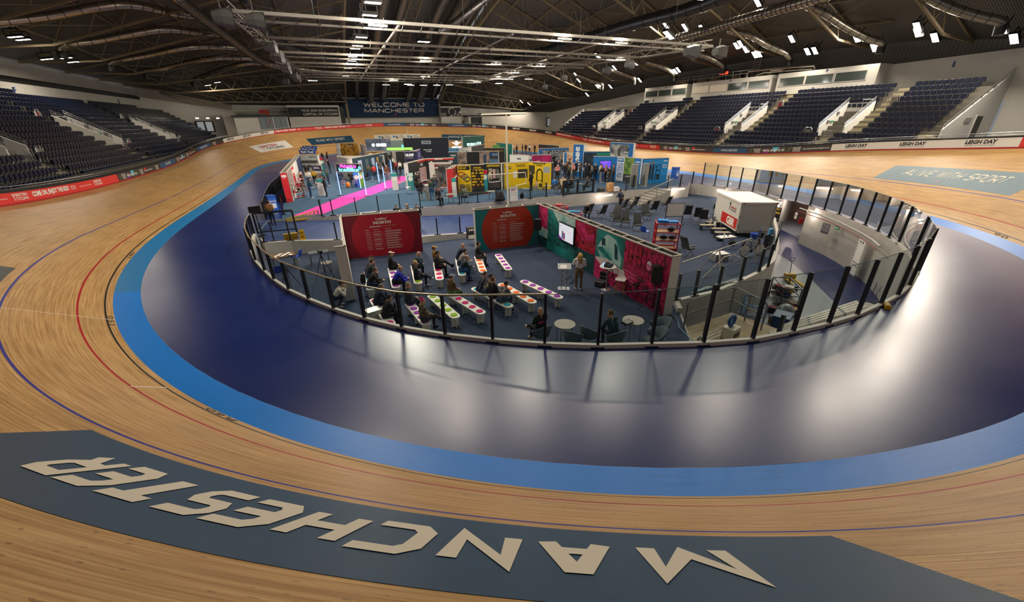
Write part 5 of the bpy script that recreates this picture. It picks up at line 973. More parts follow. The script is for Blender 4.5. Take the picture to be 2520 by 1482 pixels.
# benches
def bench(k, p0, p1, col, label):
    a, b = at(*p0, ZP+.47), at(*p1, ZP+.47); d = (b-a).normalized(); a0, b0 = a-d*.28, b+d*.28; L = (b0-a0).length; t = thing('bench', label, 'bench', (a0.x, a0.y, ZP), math.atan2(d.y, d.x), 'white padded benches'); W_ = .19
    pts = [(W_-W_*math.cos(x), -W_*math.sin(x)) for x in [i*math.pi/10-math.pi/2 for i in range(0)]]; pts = [(W_+W_*math.cos(math.pi/2+i*math.pi/8), W_*math.sin(math.pi/2+i*math.pi/8)) for i in range(9)]+[(L-W_+W_*math.cos(-math.pi/2+i*math.pi/8), W_*math.sin(-math.pi/2+i*math.pi/8)) for i in range(9)]
    MB().prism(pts, .40, .45).build('seat', CREAM, t)
    for x in (.22, L/2, L-.22): m = MB(); m.bx(x-.14, -.02, 0, x+.14, .02, .4).bx(x-.02, -.15, 0, x+.02, .15, .4); m.build('leg', CREAM, t)
    for i in range(5): x = .28+(L-.56)*i/4; MB().cyl((x, 0, .45), .135, .02, 20).build('seat_pad', M(col, .9), t)
    return lambda i: (Vector((a.x, a.y, ZP))+(b-a)*(i/4), d)
PU, OR, TL, MG, LM = '9a32b0', 'ee6a1c', '2fa3c0', 'cf1673', '93c01f'
BN = {}
for k, p0, p1, c, lab in (('B1', (1227, 628), (1250, 659), PU, 'empty white bench with purple pads in front of the teal schedule wall'), ('B2', (1176, 633), (1188, 665), OR, 'white bench with orange pads under the man in black at the teal wall'), ('B3', (1129, 638), (1137, 672), TL, 'white bench with teal pads seating three men below the teal wall'),
    ('B4', (1075, 647), (1081.5, 683), MG, 'white bench with magenta pads under the two men in caps'), ('B5', (1020, 655), (1028.5, 692), LM, 'white bench with green pads under the blonde woman'), ('B6', (964, 661), (974, 702), PU, 'white bench with purple pads under the man in a blue jacket'), ('B7', (905, 670), (912, 707), TL, 'white bench at the far left, mostly hidden by seated men'),
    ('C1', (1293, 693), (1371, 728), PU, 'empty white bench with purple pads nearest the lectern'), ('C2', (1238, 701), (1306, 739), OR, 'empty white bench with orange pads in the near row'), ('C3', (1173, 711), (1248, 749), TL, 'white bench with teal pads seating four men in the near row'), ('C4', (1113, 725), (1180, 765), MG, 'white bench with magenta pads under the man in a brown plaid shirt'),
    ('C5', (1065, 729), (1117, 774), LM, 'empty white bench with lime green pads in the near row'), ('C6', (1010, 749), (1046, 790), PU, 'white bench with purple pads under the person in the bobble hat'), ('C7', (922, 739), (959, 793), MG, 'white bench nearest the handrail with two men in navy and black')): BN[k] = bench(k, p0, p1, c, lab)
SCR = at(1427, 640, ZP)
def seated(k, i, pose, *a, **kw):
    p, d = BN[k](i); n = Vector((-d.y, d.x, 0)); n = n if n.dot(Vector((SCR.x, SCR.y, 0))-Vector((p.x, p.y, 0))) > 0 else -n
    return person(p-n*.04, math.atan2(-n.x, n.y)+kw.pop('turn', 0), pose, *a, group='seminar audience', **kw)
BR, DK, GR_, BL = '3a2a1e', '1d1815', '7d7770', 'c9a86a'; JE, BK, NV = '24344f', '17171a', '1a2233'
seated('B7', .2, 'sitchin', 'man in a dark cap and slate shirt on the far left bench', '3a3f52', JE, hair=('cap', '1b1c1e'))
seated('B7', 1.3, 'sitchin', 'man in a dark green T-shirt raising a hand, far left bench', '14282c', JE, hair=('short', DK), shoe='6b4a2f', bare=1)
seated('B7', 3.6, 'sitfwd', 'man in a black jacket with sunglasses pushed up, far left bench', '151517', '20304c', hair=('short', BR), pack='18181a')
seated('B6', 0, 'sit', 'man in a black sweater and cream cap beside the red schedule wall', '121214', BK, hair=('cap', 'd8c8a8', DK))
seated('B6', 3.6, 'sitfwd', 'man in a bright blue jacket with cropped grey hair', '1a2bb5', BK, hair=('thin', GR_))
seated('B5', .5, 'sitchin', 'bald man in a dark teal hooded jacket, hand at his mouth', '25424a', NV, hair=None)
seated('B5', 3.4, 'sitcross', 'blonde woman with a bun in a dark leather jacket', '23262e', NV, hair=('bun', BL), shoe='d8d4cc')
seated('B4', -.2, 'sitleg', 'man in a mustard jacket and tan cap stretching his legs out', '8a6a30', BK, hair=('cap', 'b98a45', DK))
seated('B4', 1.5, 'sit', 'man in black with a black cap sitting next to the magenta pads', '151517', BK, hair=('cap', '161618', DK))
seated('B3', -.1, 'sitchin', 'bald bearded man in a navy jacket at the back of the teal bench', '16233c', NV, hair=None)
seated('B3', 1.6, 'sitfwd', 'dark-haired man in a light grey hooded jacket on the teal bench', '8d8b86', JE, hair=('short', DK))
seated('B3', 3.5, 'sitfwd', 'balding man in a dark green jacket and blue jeans looking at a phone', '1c3236', '28507e', hair=('thin', GR_))
seated('B2', .2, 'sit', 'dark-haired man in black with grey trousers beside the orange pads', '18181b', '4a4a50', hair=('short', DK))
seated('C3', .5, 'sitfwd', 'man in a navy hooded top, first of four on the near teal bench', '2a3446', JE, hair=('short', '4a4038'))
seated('C3', 1.3, 'sitfwd', 'man in a grey hoodie with a printed back on the near teal bench', '5a5a5c', JE, hair=('short', DK), mtop=plaid('4d4d50', '8a8468', '3c3c40', 5))
seated('C3', 2.2, 'sit', 'man in a black zip top with swept hair on the near teal bench', '17181a', BK, hair=('short', '5a4432'))
seated('C3', 3.25, 'sitfwd', 'man in a black and white plaid shirt and dark cap', '333333', '3a4a5c', hair=('cap', '2b2d31', DK), mtop=plaid('1a1a1c', '8f8f8f', '2c2c2e', 16))
seated('C4', -.1, 'sit', 'man in a brown plaid shirt, green trousers and grey-blue cap', '4a3c26', '4c6a42', hair=('cap', '7a86a0', BR), mtop=plaid('2e2616', '6a5634', '3a3020', 14))
seated('C6', -.4, 'sit', 'grey-haired bearded man in a dark grey hooded top', '3e4042', '2c3848', hair=('short', '8a8178'), shoe='8a5a34')
seated('C6', 3.9, 'sitcross', 'person in a checked shirt wearing a pink bobble hat', '5a5040', '3a3434', hair=('bobble', 'e0407f'), mtop=plaid('2c2a26', '8a7a5c', '4a4238', 12))
seated('C7', .8, 'sitchin', 'grey-haired man in a navy jacket beside the small steel sink', '1b2438', NV, hair=('short', '6e665e'))
seated('C7', 3.0, 'sitchin', 'dark-haired man in a black jacket nearest the handrail', '131316', BK, hair=('short', DK))
q = at(828, 755, ZP); person(q, face_to(q, SCR)-.2, 'squat', 'man in a white sweater crouching behind the handrail glass', 'd8d2c4', '1e2a40', shoe='d8d4cc', hair=('short', DK))
q = at(1423, 712, ZP); person(q, face_to(q, at(1430, 590, ZP))+.1, 'present', 'blonde presenter in a white sweatshirt and brown trousers facing the screen', 'dcdad8', '7d6a4a', shoe='e0d6c4', hair=('long', 'b8934f'))
# lectern
q = at(1387, 711, ZP); t = thing('lectern', 'clear acrylic lectern with silver truss column left of the presenter', 'lectern', q, -.5); MB().bx(-.27, -.2, 0, .27, .2, .025).build('base', M('a9b0b0', .2, .3), t); m = MB()
for x in (-.1, .1): m.tube([(x, 0, .02), (x, 0, 1.05)], .025, 6)
for i in range(6): m.bar((-.1, 0, .1+i*.16), (.1, 0, .18+i*.16), .02).bar((.1, 0, .18+i*.16), (-.1, 0, .26+i*.16), .02)
m.build('column', M('c4c6c6', .25, .8), t); MB().add([(-.3, -.22, 1.02), (.3, -.22, 1.02), (.3, .2, 1.15), (-.3, .2, 1.15)]+[(-.3, -.22, 1.04), (.3, -.22, 1.04), (.3, .2, 1.17), (-.3, .2, 1.17)], [(3, 2, 1, 0), (4, 5, 6, 7), (0, 1, 5, 4), (2, 3, 7, 6), (1, 2, 6, 5), (3, 0, 4, 7)]).build('top', M('b4baba', .2, .2), t); MB().tube([(-.2, .15, 1.15), (-.24, .05, 1.35), (-.2, -.06, 1.42)], .012, 5).build('microphone', BLACK, t)
tag(MB().add([(-.2, -.16, 1.06), (.1, -.16, 1.06), (.1, .08, 1.135), (-.2, .08, 1.135)], [(0, 1, 2, 3)]).build('paper_sheet', M('f0eee8', .7)), 'white paper sheets lying on the clear lectern', 'paper'); o = bpy.data.objects['paper_sheet']; o.location = q; o.rotation_euler.z = -.5
# mixing desk table, stool, cases
q = at(1491, 712, ZP); t = thing('poseur_table', 'round white poseur table on a chrome stem against the mural', 'table', q); MB().cyl((0, 0, 1.08), .36, .03, 28).build('table_top', CREAM, t); MB().cyl((0, 0, .02), .035, 1.06, 10).build('stem', STEEL, t); MB().lathe((0, 0, 0), [(.25, 0), (.25, .01), (.04, .05)], 24).build('base', STEEL, t)
t = thing('mixing_desk', 'dark audio mixing desk on the round poseur table', 'mixer', q+V3(.04, 0, 1.11), .6); MB().add([(-.22, -.15, 0), (.22, -.15, 0), (.22, .15, 0), (-.22, .15, 0), (-.22, -.15, .04), (.22, -.15, .04), (.22, .15, .12), (-.22, .15, .12)], [(3, 2, 1, 0), (4, 5, 6, 7), (0, 1, 5, 4), (1, 2, 6, 5), (2, 3, 7, 6), (3, 0, 4, 7)]).build('body', M('17181c', .4), t); m = MB(); [m.box((-.18+.05*i, -.04, .075), (.015, .12, .02)) for i in range(8)]; m.build('faders', M('5a6a8a', .4), t)
t = thing('phone_stand', 'small glowing phone propped at the back of the mixing desk table', 'phone', q+V3(-.16, .12, 1.11)); MB().box((0, 0, .08), (.08, .02, .15)).build('screen', M('7fa0d8', .3, e=1.), t)
q = at(1524, 725, ZP); t = thing('bar_stool', 'white bucket bar stool on splayed wooden legs in front of the mural', 'stool', q, -.9); m = MB()
for s, c in ((-1, -1), (-1, 1), (1, -1), (1, 1)): MB().tube([(s*.13, c*.13, .68), (s*.22, c*.22, 0)], [.022, .016], 6).build('leg', M('b07a44', .5), t)
for i in range(4): a = [(-.18, -.18), (.18, -.18), (.18, .18), (-.18, .18)]; m.bar((*a[i], .3), (*a[(i+1) % 4], .3), .02)
m.build('foot_rail', M('b07a44', .5), t); MB().add([(-.2, -.2, .72), (.2, -.2, .72), (.22, .12, .70), (-.22, .12, .70), (.2, .24, .82), (-.2, .24, .82), (.17, .3, 1.05), (-.17, .3, 1.05), (-.24, .0, .78), (.24, 0, .78)], [(0, 1, 9, 8), (8, 9, 2, 3), (3, 2, 4, 5), (5, 4, 6, 7)]).build('seat', WHITE, t); o = t.children[-1]; sd = o.modifiers.new('s', 'SOLIDIFY'); sd.thickness = .03
for i, (x, y, z, sx, lab, c) in enumerate(((1478, 703, 0, .5, 'black equipment case lying under the mixing desk table', '1a1a1c'), (1489, 693, .0, .42, 'upright black flight case behind the chrome stem', '141416'))):
    t = thing('flight_case', lab, 'case', at(x, y, ZP), .5); MB().bx(-sx/2, -.2, 0, sx/2, .2, .22+.3*i).build('body', M(c, .6), t); MB().bx(-sx/2-.01, -.21, .1+.2*i, sx/2+.01, .21, .13+.2*i).build('trim', STEEL, t)
m = MB(); c_ = [at(x, y, ZP+.012) for x, y in ((1394, 690), (1404, 680), (1420, 692), (1400, 700), (1440, 668), (1470, 700), (1482, 712))]; tag(m.tube(c_, .012, 5).build('audio_cable', BLACK), 'thin black cable running on the carpet behind the lectern', 'cable')
def pa(px, py, lab, h, z=None, s=1.):
    q = at(px, py, ZP); t = thing('speaker_stand', 'black tripod speaker stand '+lab, 'stand', q); MB().tube([(0, 0, .1), (0, 0, h)], .022, 8).build('pole', BLACK, t)
    for i in range(3): a = i*2.1+.5; MB().tube([(.03*math.cos(a), .03*math.sin(a), .75), (.55*math.cos(a), .55*math.sin(a), .02)], .018, 6).build('leg', BLACK, t)
    t = thing('loudspeaker', 'black loudspeaker on tripod '+lab, 'speaker', q+V3(0, 0, h), -2.3); MB().prism([(-.2*s, -.18*s), (.2*s, -.18*s), (.14*s, .2*s), (-.14*s, .2*s)], 0, .68*s).build('cabinet', M('131314', .5), t); MB().bx(-.19*s, -.195*s, .03*s, .19*s, -.18*s, .65*s).build('grille', M('0b0b0c', .8), t); MB().bar((-.08, .05, .7*s), (.08, .05, .7*s), .03).build('handle', BLACK, t)
pa(1604, 765, 'in front of the magenta end of the mural', 1.25); pa(1323, 612, 'in the corner between the teal wall and the mural', 1.15, s=.95)
# café corner
TUB = M('43535c', .85, n=.08, s=9.)
def tub_chair(px, py, rz, lab):
    t = thing('tub_chair', lab, 'chair', at(px, py, ZP), rz, 'slate tub chairs'); V, Fc = [], []; n = 14
    for i in range(n+1):
        a = math.pi*(-.12+1.24*i/n); e = math.sin(max(0, min(math.pi, a))); hgt = .60+.26*e; V += [(.24*math.cos(a), -.24*math.sin(a), .32), (.40*math.cos(a), -.40*math.sin(a)-.02, hgt), (.35*math.cos(a), -.35*math.sin(a), hgt-.005), (.2*math.cos(a), -.2*math.sin(a), .42)]
    for i in range(n): o = 4*i; Fc += [(o, o+4, o+5, o+1), (o+1, o+5, o+6, o+2), (o+2, o+6, o+7, o+3)]
    MB().add(V, Fc).build('shell', TUB, t, True); MB().lathe((0, .02, .33), [(.2, 0), (.29, .03), (.3, .1), (.24, .13), (.02, .135)], 18).build('seat', TUB, t, True)
    for s, c in ((-1, -1), (1, -1), (1, 1), (-1, 1)): MB().tube([(s*.1, c*.1, .34), (s*.27, c*.27, .0)], .011, 5).build('leg', STEEL, t)
    return t
for px, py, rz, lab in ((1331, 846, .1, 'slate tub chair under the man in the black printed T-shirt'), (1408, 858, -.9, 'slate tub chair half cut by the base rail left of the centre post'), (1448, 848, -1.2, 'empty slate tub chair right of the first café table'), (1510, 858, .0, 'slate tub chair under the man in the teal sweater'), (1615, 838, 1.3, 'empty slate tub chair behind the right post, back turned'), (1604, 862, 1.1, 'slate tub chair nearest the glass at the right end')): tub_chair(px, py, rz, lab)
def cafe_table(px, py, lab, z=None, sl=True, r=.36, h=.72, col='cfc9bc', grp='café tables', sq=False):
    t = thing('cafe_table', lab, 'table', at(px, py, ZP if z is None else z), 0, grp); m = MB(); m.cyl((0, 0, h-.02), r, .02, 26) if not sq else m.bx(-r, -r, h-.02, r, r, h); m.build('table_top', M(col, .4, n=.1, s=20), t); 
    m = MB()
    for i in range(-8, 9):
        y = i*r/9; w = math.sqrt(r*r-y*y)*.97 if not sq else r; m.bx(-w, y-.005, h, w, y+.005, h+.003)
    m.build('slat_grooves', M('7d766a', .5), t)
    for i in range(4): a = i*math.pi/2+.6; MB().tube([(r*.75*math.cos(a), r*.75*math.sin(a), h-.03), (r*.8*math.cos(a), r*.8*math.sin(a), 0)], .018, 6).build('leg', STEEL, t)
    return t
cafe_table(1388, 842, 'round slatted café table between the two seated men'); cafe_table(1553, 832, 'round slatted café table with a black tote bag on it')
q = at(1543, 795, ZP+.74); t = thing('tote_bag', 'black tote bag with white lettering lying on the right café table', 'bag', q, .25); MB().box((0, 0, .03), (.36, .26, .06)).build('body', M('17171a', .8), t); m = MB()
for i, wd in enumerate(('THIS', 'RIDE', 'MORE')): put(m, text(wd, .03), lambda x, y: Vector((x, y, .062)), -.14, .14, .05-.09*i, .11-.09*i)
m.build('lettering', WHITE, t); MB().tube([(-.12, -.13, .03), (-.1, -.26, .03), (.02, -.28, .03), (.05, -.13, .03)], .01, 5).build('strap', BLACK, t)
q = at(1331, 846, ZP)+V3(0, .02, .02); P_ = person(q, .1, 'sitcross', 'bald man in a black T-shirt printed with pink and orange letters, seen from behind', '131315', '17171a', shoe='c9b48a', hair=None); m = MB(); put(m, text('bright', .03), lambda x, y: Vector((x, -.135, .82+y)), -.17, .17, 0, .12); m.build('lettering', M('e0508a', .6), P_)
q = at(1510, 858, ZP)+V3(0, .02, .02); person(q, .05, 'sitchin', 'brown-haired man in a dark teal sweater, seen from behind in the café corner', '23414c', '22303c', hair=('short', '5d4327'))
# left corner: work table, chairs, tripods, signs, small sink
q = at(705, 660, ZP); t = thing('work_table', 'brown work table strewn with white papers left of the red schedule wall', 'table', q, .25); MB().bx(-.55, -.4, .7, .55, .4, .74).build('table_top', M('6b4a2a', .6, n=.2, s=5), t); [MB().bx(x-.03, y-.03, 0, x+.03, y+.03, .7).build('leg', GREY, t) for x in (-.5, .5) for y in (-.35, .35)]
for i in range(7):
    o = MB().bx(-.12, -.08, 0, .12, .08, .006).build('paper_sheet', M('e9e6de', .7)); o.location = q+V3(-.4+.13*i, -.25+.2*(i % 3), .745+.007*i); o.rotation_euler.z = .3*i; tag(o, 'white paper sheet on the brown work table, %s from the left' % od(i).replace('nearest', 'first'), 'paper', 'papers on the work table')
def plastic_chair(px, py, rz, lab, z=None, col='1c49b0', grp='blue plastic chairs'):
    t = thing('plastic_chair', lab, 'chair', at(px, py, ZP if z is None else z), rz, grp); o = MB().add([(-.2, .2, .45), (.2, .2, .45), (.21, -.16, .43), (-.21, -.16, .43), (.2, -.24, .52), (-.2, -.24, .52), (.17, -.3, .82), (-.17, -.3, .82)], [(0, 1, 2, 3), (3, 2, 4, 5), (5, 4, 6, 7)]).build('shell', M(col, .4), t); s_ = o.modifiers.new('s', 'SOLIDIFY'); s_.thickness = .025
    for s, c in ((-1, -1), (1, -1), (1, 1), (-1, 1)): MB().tube([(s*.15, c*.13-.02, .43), (s*.22, c*.22-.04, 0)], .012, 5).build('leg', STEEL, t)
    return t
plastic_chair(734, 650, 1.2, 'bright blue plastic chair between the work table and the tripod'); plastic_chair(690, 690, .3, 'blue plastic chair seen through the curved glass at the left')
t = thing('glass_table', 'small glass-topped table with chrome legs behind the camera tripod', 'table', at(790, 650, ZP)); MB().bx(-.5, -.3, .7, .5, .3, .72).build('table_top', M('8d9496', .1, .3), t); [MB().cyl((x, y, 0), .03, .7, 8).build('leg', STEEL, t) for x in (-.45, .45) for y in (-.25, .25)]
cafe_table(808, 668, 'round grey stool table beside the white end wall', r=.28, h=.5)
def tripod(px, py, lab, h, head):
    t = thing('tripod', lab, 'tripod', at(px, py, ZP), .4)
    for i in range(3): a = i*2.094+.3; MB().tube([(.03*math.cos(a), .03*math.sin(a), h-.1), (.5*math.cos(a), .5*math.sin(a), 0)], [.018, .012], 6).build('leg', BLACK, t)
    MB().cyl((0, 0, h-.25), .025, .3, 8).build('column', BLACK, t)
    if head:
        t2 = thing('video_camera', 'small black video camera on top of the tripod '+head, 'camera', Vector(t.location)+V3(0, 0, h+.05), .4); MB().box((0, 0, .07), (.14, .26, .13)).build('body', M('1a1a1c', .5), t2); MB().tube([(0, .13, .07), (0, .22, .07)], .05, 10).build('lens', M('0c0c0e', .2), t2)
tripod(803, 690, 'black camera tripod left of the white end wall', 1.35, 'left of the white end wall'); tripod(718, 712, 'thin dark tripod behind the curved glass at the left', 1.1, None)
t = thing('hand_sink', 'small stainless hand sink with a tap against the base of the glass', 'sink', at(925, 795, ZP), .3); MB().bx(-.3, -.22, .55, .3, .22, .6).build('basin', STEEL, t); MB().bx(-.28, -.2, 0, .28, .2, .55).build('cabinet', M('c8c6c0', .4), t); MB().tube([(-.22, .12, .6), (-.22, .12, .85), (-.15, .05, .9), (-.1, .0, .84)], .012, 6).build('tap', STEEL, t)
for i, (px, py, z, lab) in enumerate(((752, 590, -.3, 'yellow wet floor sign standing on the ramp edge'),)):
    t = thing('wet_floor_sign', lab, 'sign', at(px-6, py, z), .15); MB().add([(-.16, .12, 0), (.16, .12, 0), (.13, 0, .62), (-.13, 0, .62), (-.16, -.14, 0), (.16, -.14, 0)], [(1, 0, 3, 2), (4, 5, 2, 3)]).build('board', M('e8b414', .5), t); m = MB(); f = plane((-.16, -.145, 0), (1, 0, 0), (0, .22, 1), .004); m.add([f(.08, .16), f(.24, .16), f(.16, .3)], [(0, 1, 2)], 0); put(m, text('CAUTION', .03), f, .06, .26, .42, .48, 1); m.build('printed_mark', [M('c8402a', .5), M('2a2a2a', .5)], t)
t = thing('cable_ramp', 'stack of yellow and black folded ramp sections beside the wet floor sign', 'cable ramp', at(718, 590, -.25), .1)
for i in range(4): MB().box((0, .03*i, .05+.09*i), (.75, .3, .08)).build('section', M('d6a81c' if i % 2 == 0 else 'b08a1a', .6, n=.25, s=14), t)
t = thing('scissor_barrier', 'folding yellow barrier lying across the ramp', 'barrier', at(705, 540, -.1)); p, q = at(706, 545, -.05)-Vector(t.location), at(787, 540, -.28)-Vector(t.location); m = MB()
for h in (.05, .5): m.bar(p+U*h*.3, q+U*(h+.15), .06)
for i in range(9): a = p+(q-p)*i/8; m.bar(a+U*.0, a+U*(.2+.06*i), .05).bar(a, p+(q-p)*min(1, (i+1)/8)+U*(.2+.06*i), .03)
m.build('lattice', M('c9a01e', .5), t)
# camera position at the left gate
t = thing('gate_frame', 'black framed glass gate at the top of the ramp, left side', 'gate', at(640, 560, 0)); o = Vector(t.location); a, b = at(637, 602, 0), at(736, 588, -.2); m = MB(); A_, B_ = V3(-19.0, -22.3, 0)-o, V3(-16.9, -22.5, 0)-o
m.bar(A_, A_+U*1.25, .1).bar(B_-U*.2, B_+U*1.25, .1).bar(A_+U*1.25, B_+U*1.25, .1).bar(A_+U*.1, B_+U*.1, .06); m.build('frame', POST, t); MB().add([A_+U*.1, B_+U*.1, B_+U*1.2, A_+U*1.2], [(0, 1, 2, 3)]).build('glass_pane', GLASS, t)
t = thing('broadcast_monitor', 'black flat monitor on a pole stand at the left gate', 'monitor', V3(-18.75, -22.9, 0), .2); MB().cyl((0, 0, 0), .25, .03, 16).build('base', BLACK, t); MB().tube([(0, 0, 0), (0, 0, 1.5)], .03, 6).build('pole', BLACK, t); MB().bx(-.3, -.05, 1.38, .3, .0, 1.74).build('screen', M('0d0d0f', .3), t)
person(V3(-18.3, -20.4, 0), -.3, 'phone', 'person in a tan jacket with raised arms at the left gate', 'a57c48', '2a3040', hair=('short', '4a3320'), h=.95)
for i, (px, py, c, lab) in enumerate(((1003, 515, '2a2d34', 'balding man on the ramp behind the red schedule wall, left one'), (1026, 516, '25282f', 'dark-haired man on the ramp behind the red schedule wall, right one'), (977, 522, '202226', 'person mostly hidden on the ramp behind the red schedule wall'))):
    q = at(px, py, .62 if i < 2 else .5); person(V3(q.x, q.y, -.65), 2.8 if i else 1.2, 'stand', lab, c, '22252e', hair=('thin', '3a2f26') if i == 0 else ('short', '2a221c'), h=.95)
t = thing('flight_case', 'tall black and white equipment case beside the left end of the teal wall', 'case', at(1160, 588, -.7)); MB().bx(-.25, -.2, 0, .25, .2, .75).build('body', M('1b1c1f', .5), t); m = MB(); [m.bx(-.2+.14*i, -.21, .55, -.1+.14*i, -.2, .68) for i in range(3)]; m.bx(-.26, -.21, .05, .26, -.2, .3); m.build('panel', WHITE, t)
# ---------------------------------------------------------------- riders' pit
CH = M('3b3d3d', .9, n=.08, s=10.); U = Vector((0, 0, 1))
def recliner(px, py, rz, lab, fold=False):
    t = thing('reclining_chair', lab, 'chair', at(px, py, ZP), rz, 'grey folding recliners'); B = lambda z, y: (0, y, z)
    m = MB(); m.bar((0, -.2, .42), (0, -.52, 1.12), .5, .07, up=(1, 0, 0)) if False else None
    V = [(s*.25, y, z) for y, z in ((-.2, .44), (-.3, .70), (-.42, .95), (-.52, 1.14)) for s in (-1, 1)]; m = MB().add(V, [(2*i, 2*i+1, 2*i+3, 2*i+2) for i in range(3)]); o = m.build('backrest', CH, t); s_ = o.modifiers.new('s', 'SOLIDIFY'); s_.thickness = .06
    MB().bx(-.25, -.2, .4, .25, .26, .46).build('seat', CH, t); MB().tube([(-.13, -.49, 1.1), (.13, -.49, 1.1)], .045, 8).build('headrest', M('2c2e2e', .9), t)
    for s in (-1, 1):
        MB().bx(s*.31-.035, -.32, .62, s*.31+.035, .18, .65).build('armrest', BLACK, t); MB().tube([(s*.29, .22, 0), (s*.29, -.3, .63)], .014, 5).tube([(s*.29, -.42, 0), (s*.29, .16, .63)], .014, 5).build('leg', M('2a2a2b', .4, .4), t)
    return t
for px, py, rz, lab in ((1444, 536, .2, 'grey recliner behind the bald man in black'), (1478, 538, .1, 'grey recliner standing alone with its back straight up, nearest the grey wall'), (1510, 545, 1.9, 'grey recliner turned sideways at the left of the chair group'), (1530, 522, .3, 'grey recliner in front of the standing man in blue'), (1556, 516, .1, 'grey recliner beside the wooden post at the back'),
    (1519, 558, 2.6, 'grey recliner at the front left of the chair group, leaning right'), (1538, 561, 2.6, 'grey recliner second along the front of the chair group, leaning right'), (1581, 527, .4, 'grey recliner below the stairs, left one'), (1605, 527, -.2, 'grey recliner below the stairs, right one'), (1568, 569, 2.7, 'grey recliner nearest the red rack, seat turned to the camera'),
    (1635, 516, .1, 'grey recliner behind the whiteboard'), (1590, 543, 2.9, 'dark folded recliner behind the front recliner'), (1546, 526, .5, 'dark recliner half hidden in the middle of the group'), (1688, 540, -.6, 'grey recliner right of the whiteboard, first of three'), (1714, 546, -.8, 'grey recliner right of the whiteboard, second of three'), (1729, 552, -.9, 'grey recliner right of the whiteboard, third of three'), (1690, 629, -1.6, 'single grey recliner right of the red rack, side on')): recliner(px, py, rz, lab)
q = at(1440, 538, ZP); person(q, 2.9, 'sitfwd', 'bald man in black bending over a phone beside the red cages', '17181b', '1a1b1e', hair=None)
q = at(1525, 517, ZP); person(q, .3, 'lookdown', 'man in a navy jacket standing at the yellow poster by the grey wall', '1f2f4c', '24262c', hair=('short', '3a2418'))
q = at(1760, 536, ZP); person(q, 2.2, 'sit', 'young man in black sitting on a bike trainer left of the white truck box', '191a1d', '1b1c20', hair=('short', '3c2a1c'), h=.95)
REDM = M('b3161c', .45)
def cage(q, rz, w, d, h, lab, shelves, grp=None):
    t = thing('wire_cage_rack', lab, 'rack', q, rz, grp)
    m = MB()
    for x in (-w/2, w/2):
        for y in (-d/2, d/2): m.bar((x, y, 0), (x, y, h), .06)
    for z in [.12]+[h*s for s in shelves]+[h]:
        for a, b in (((-w/2, -d/2), (w/2, -d/2)), ((w/2, -d/2), (w/2, d/2)), ((w/2, d/2), (-w/2, d/2)), ((-w/2, d/2), (-w/2, -d/2))): m.bar((*a, z), (*b, z), .05)
    m.build('frame', REDM, t); g = MB()
    for i in range(1, 12):
        x = -w/2+w*i/12; g.bar((x, d/2, .12), (x, d/2, h), .008); y = -d/2+d*i/12; g.bar((-w/2, y, .12), (-w/2, y, h), .008)
    for i in range(1, 10): z = .12+(h-.12)*i/10; g.bar((-w/2, d/2, z), (w/2, d/2, z), .008).bar((-w/2, -d/2, z), (-w/2, d/2, z), .008)
    g.build('wire_mesh', REDM, t)
    for s in shelves: MB().bx(-w/2, -d/2, h*s-.03, w/2, d/2, h*s).build('shelf', M('a9855a', .7), t)
    return t
q = at(1632, 590, ZP); q = q+V3(0, .0, 0); cage(at(1634, 612, ZP), -.62, 1.25, .8, 1.55, 'tall red wire rack with wooden shelves behind the mural', (.05, .36, .68))
def mat(p, rz, lab, c='1f78c8', s=(.55, .38, .09)):
    t = thing('folded_mat', lab, 'mat', p, rz, 'blue exercise mats'); MB().box((0, 0, s[2]/2), s).build('mat', M(c, .7), t); MB().tube([(-s[0]/2, -s[1]/2, s[2]/2), (s[0]/2, -s[1]/2, s[2]/2)], s[2]*.52, 8).build('fold', M(c, .7), t)
tp = at(1634, 612, ZP)+U*1.57
mat(tp+V3(-.28, .1, 0), -.7, 'blue folded mat on top of the tall red rack, left one'); mat(tp+V3(.25, -.12, 0), -.5, 'blue folded mat on top of the tall red rack, right one'); mat(tp+V3(-.27, .1, .09), -.8, 'blue folded mat topmost on the left of the tall red rack')
for i, (dx, z, c) in enumerate(((.2, 1.06, '2a1c1a'), (-.1, .58, '1d1d20'), (.3, .58, '3a2a2a'))):
    t = thing('kit_bag', 'dark kit bag on the %s shelf of the tall red rack' % ('upper' if z > 1 else 'lower left' if dx < 0 else 'lower right'), 'bag', at(1634, 612, ZP)+V3(dx, -dx*.7, z), -.6); MB().ball((0, 0, .1), .16, 10, 0, (1.5, .9, .62)).build('body', M(c, .85), t, True); MB().tube([(-.12, 0, .18), (0, 0, .27), (.12, 0, .18)], .012, 5).build('handle', BLACK, t)
cA, cB = at(1376, 508, -.02), at(1409, 524, -.05)
for q, lab, k in ((cA, 'red wire cage farther left behind the mural, piled with a red jacket', 0), (cB, 'red wire cage nearer the bald man, with blue rollers on top', 1)):
    q = V3(q.x, q.y, ZP); cage(q, -.62, 1.3, .8, 1.0, lab, (.3,), 'low red cages')
    if k == 0:
        t = thing('jacket', 'red and white jacket heaped on the farther red cage', 'jacket', q+U*1.03, .3); MB().ball((0, 0, .1), .26, 12, 0, (1.5, 1.0, .42)).build('body', M('8e1520', .8), t, True); MB().torus((0, 0, .16), .2, .03, 'z', 16, 5).build('collar', M('d8cfc6', .8), t)
    else:
        for i in range(3): t = tag(MB().tube([(-.22, 0, .07), (.22, 0, .07)], .07, 12).build('foam_roller', M('3fa6cf', .6)), 'light blue foam roller on the nearer red cage, %s one' % ('left', 'middle', 'right')[i], 'roller', 'foam rollers'); t.location = q+V3(-.35+.3*i, .2-.22*i, 1.03); t.rotation_euler.z = -.4
plastic_chair(1586, 586, -1.3, 'blue plastic chair at the left side of the tall red rack')
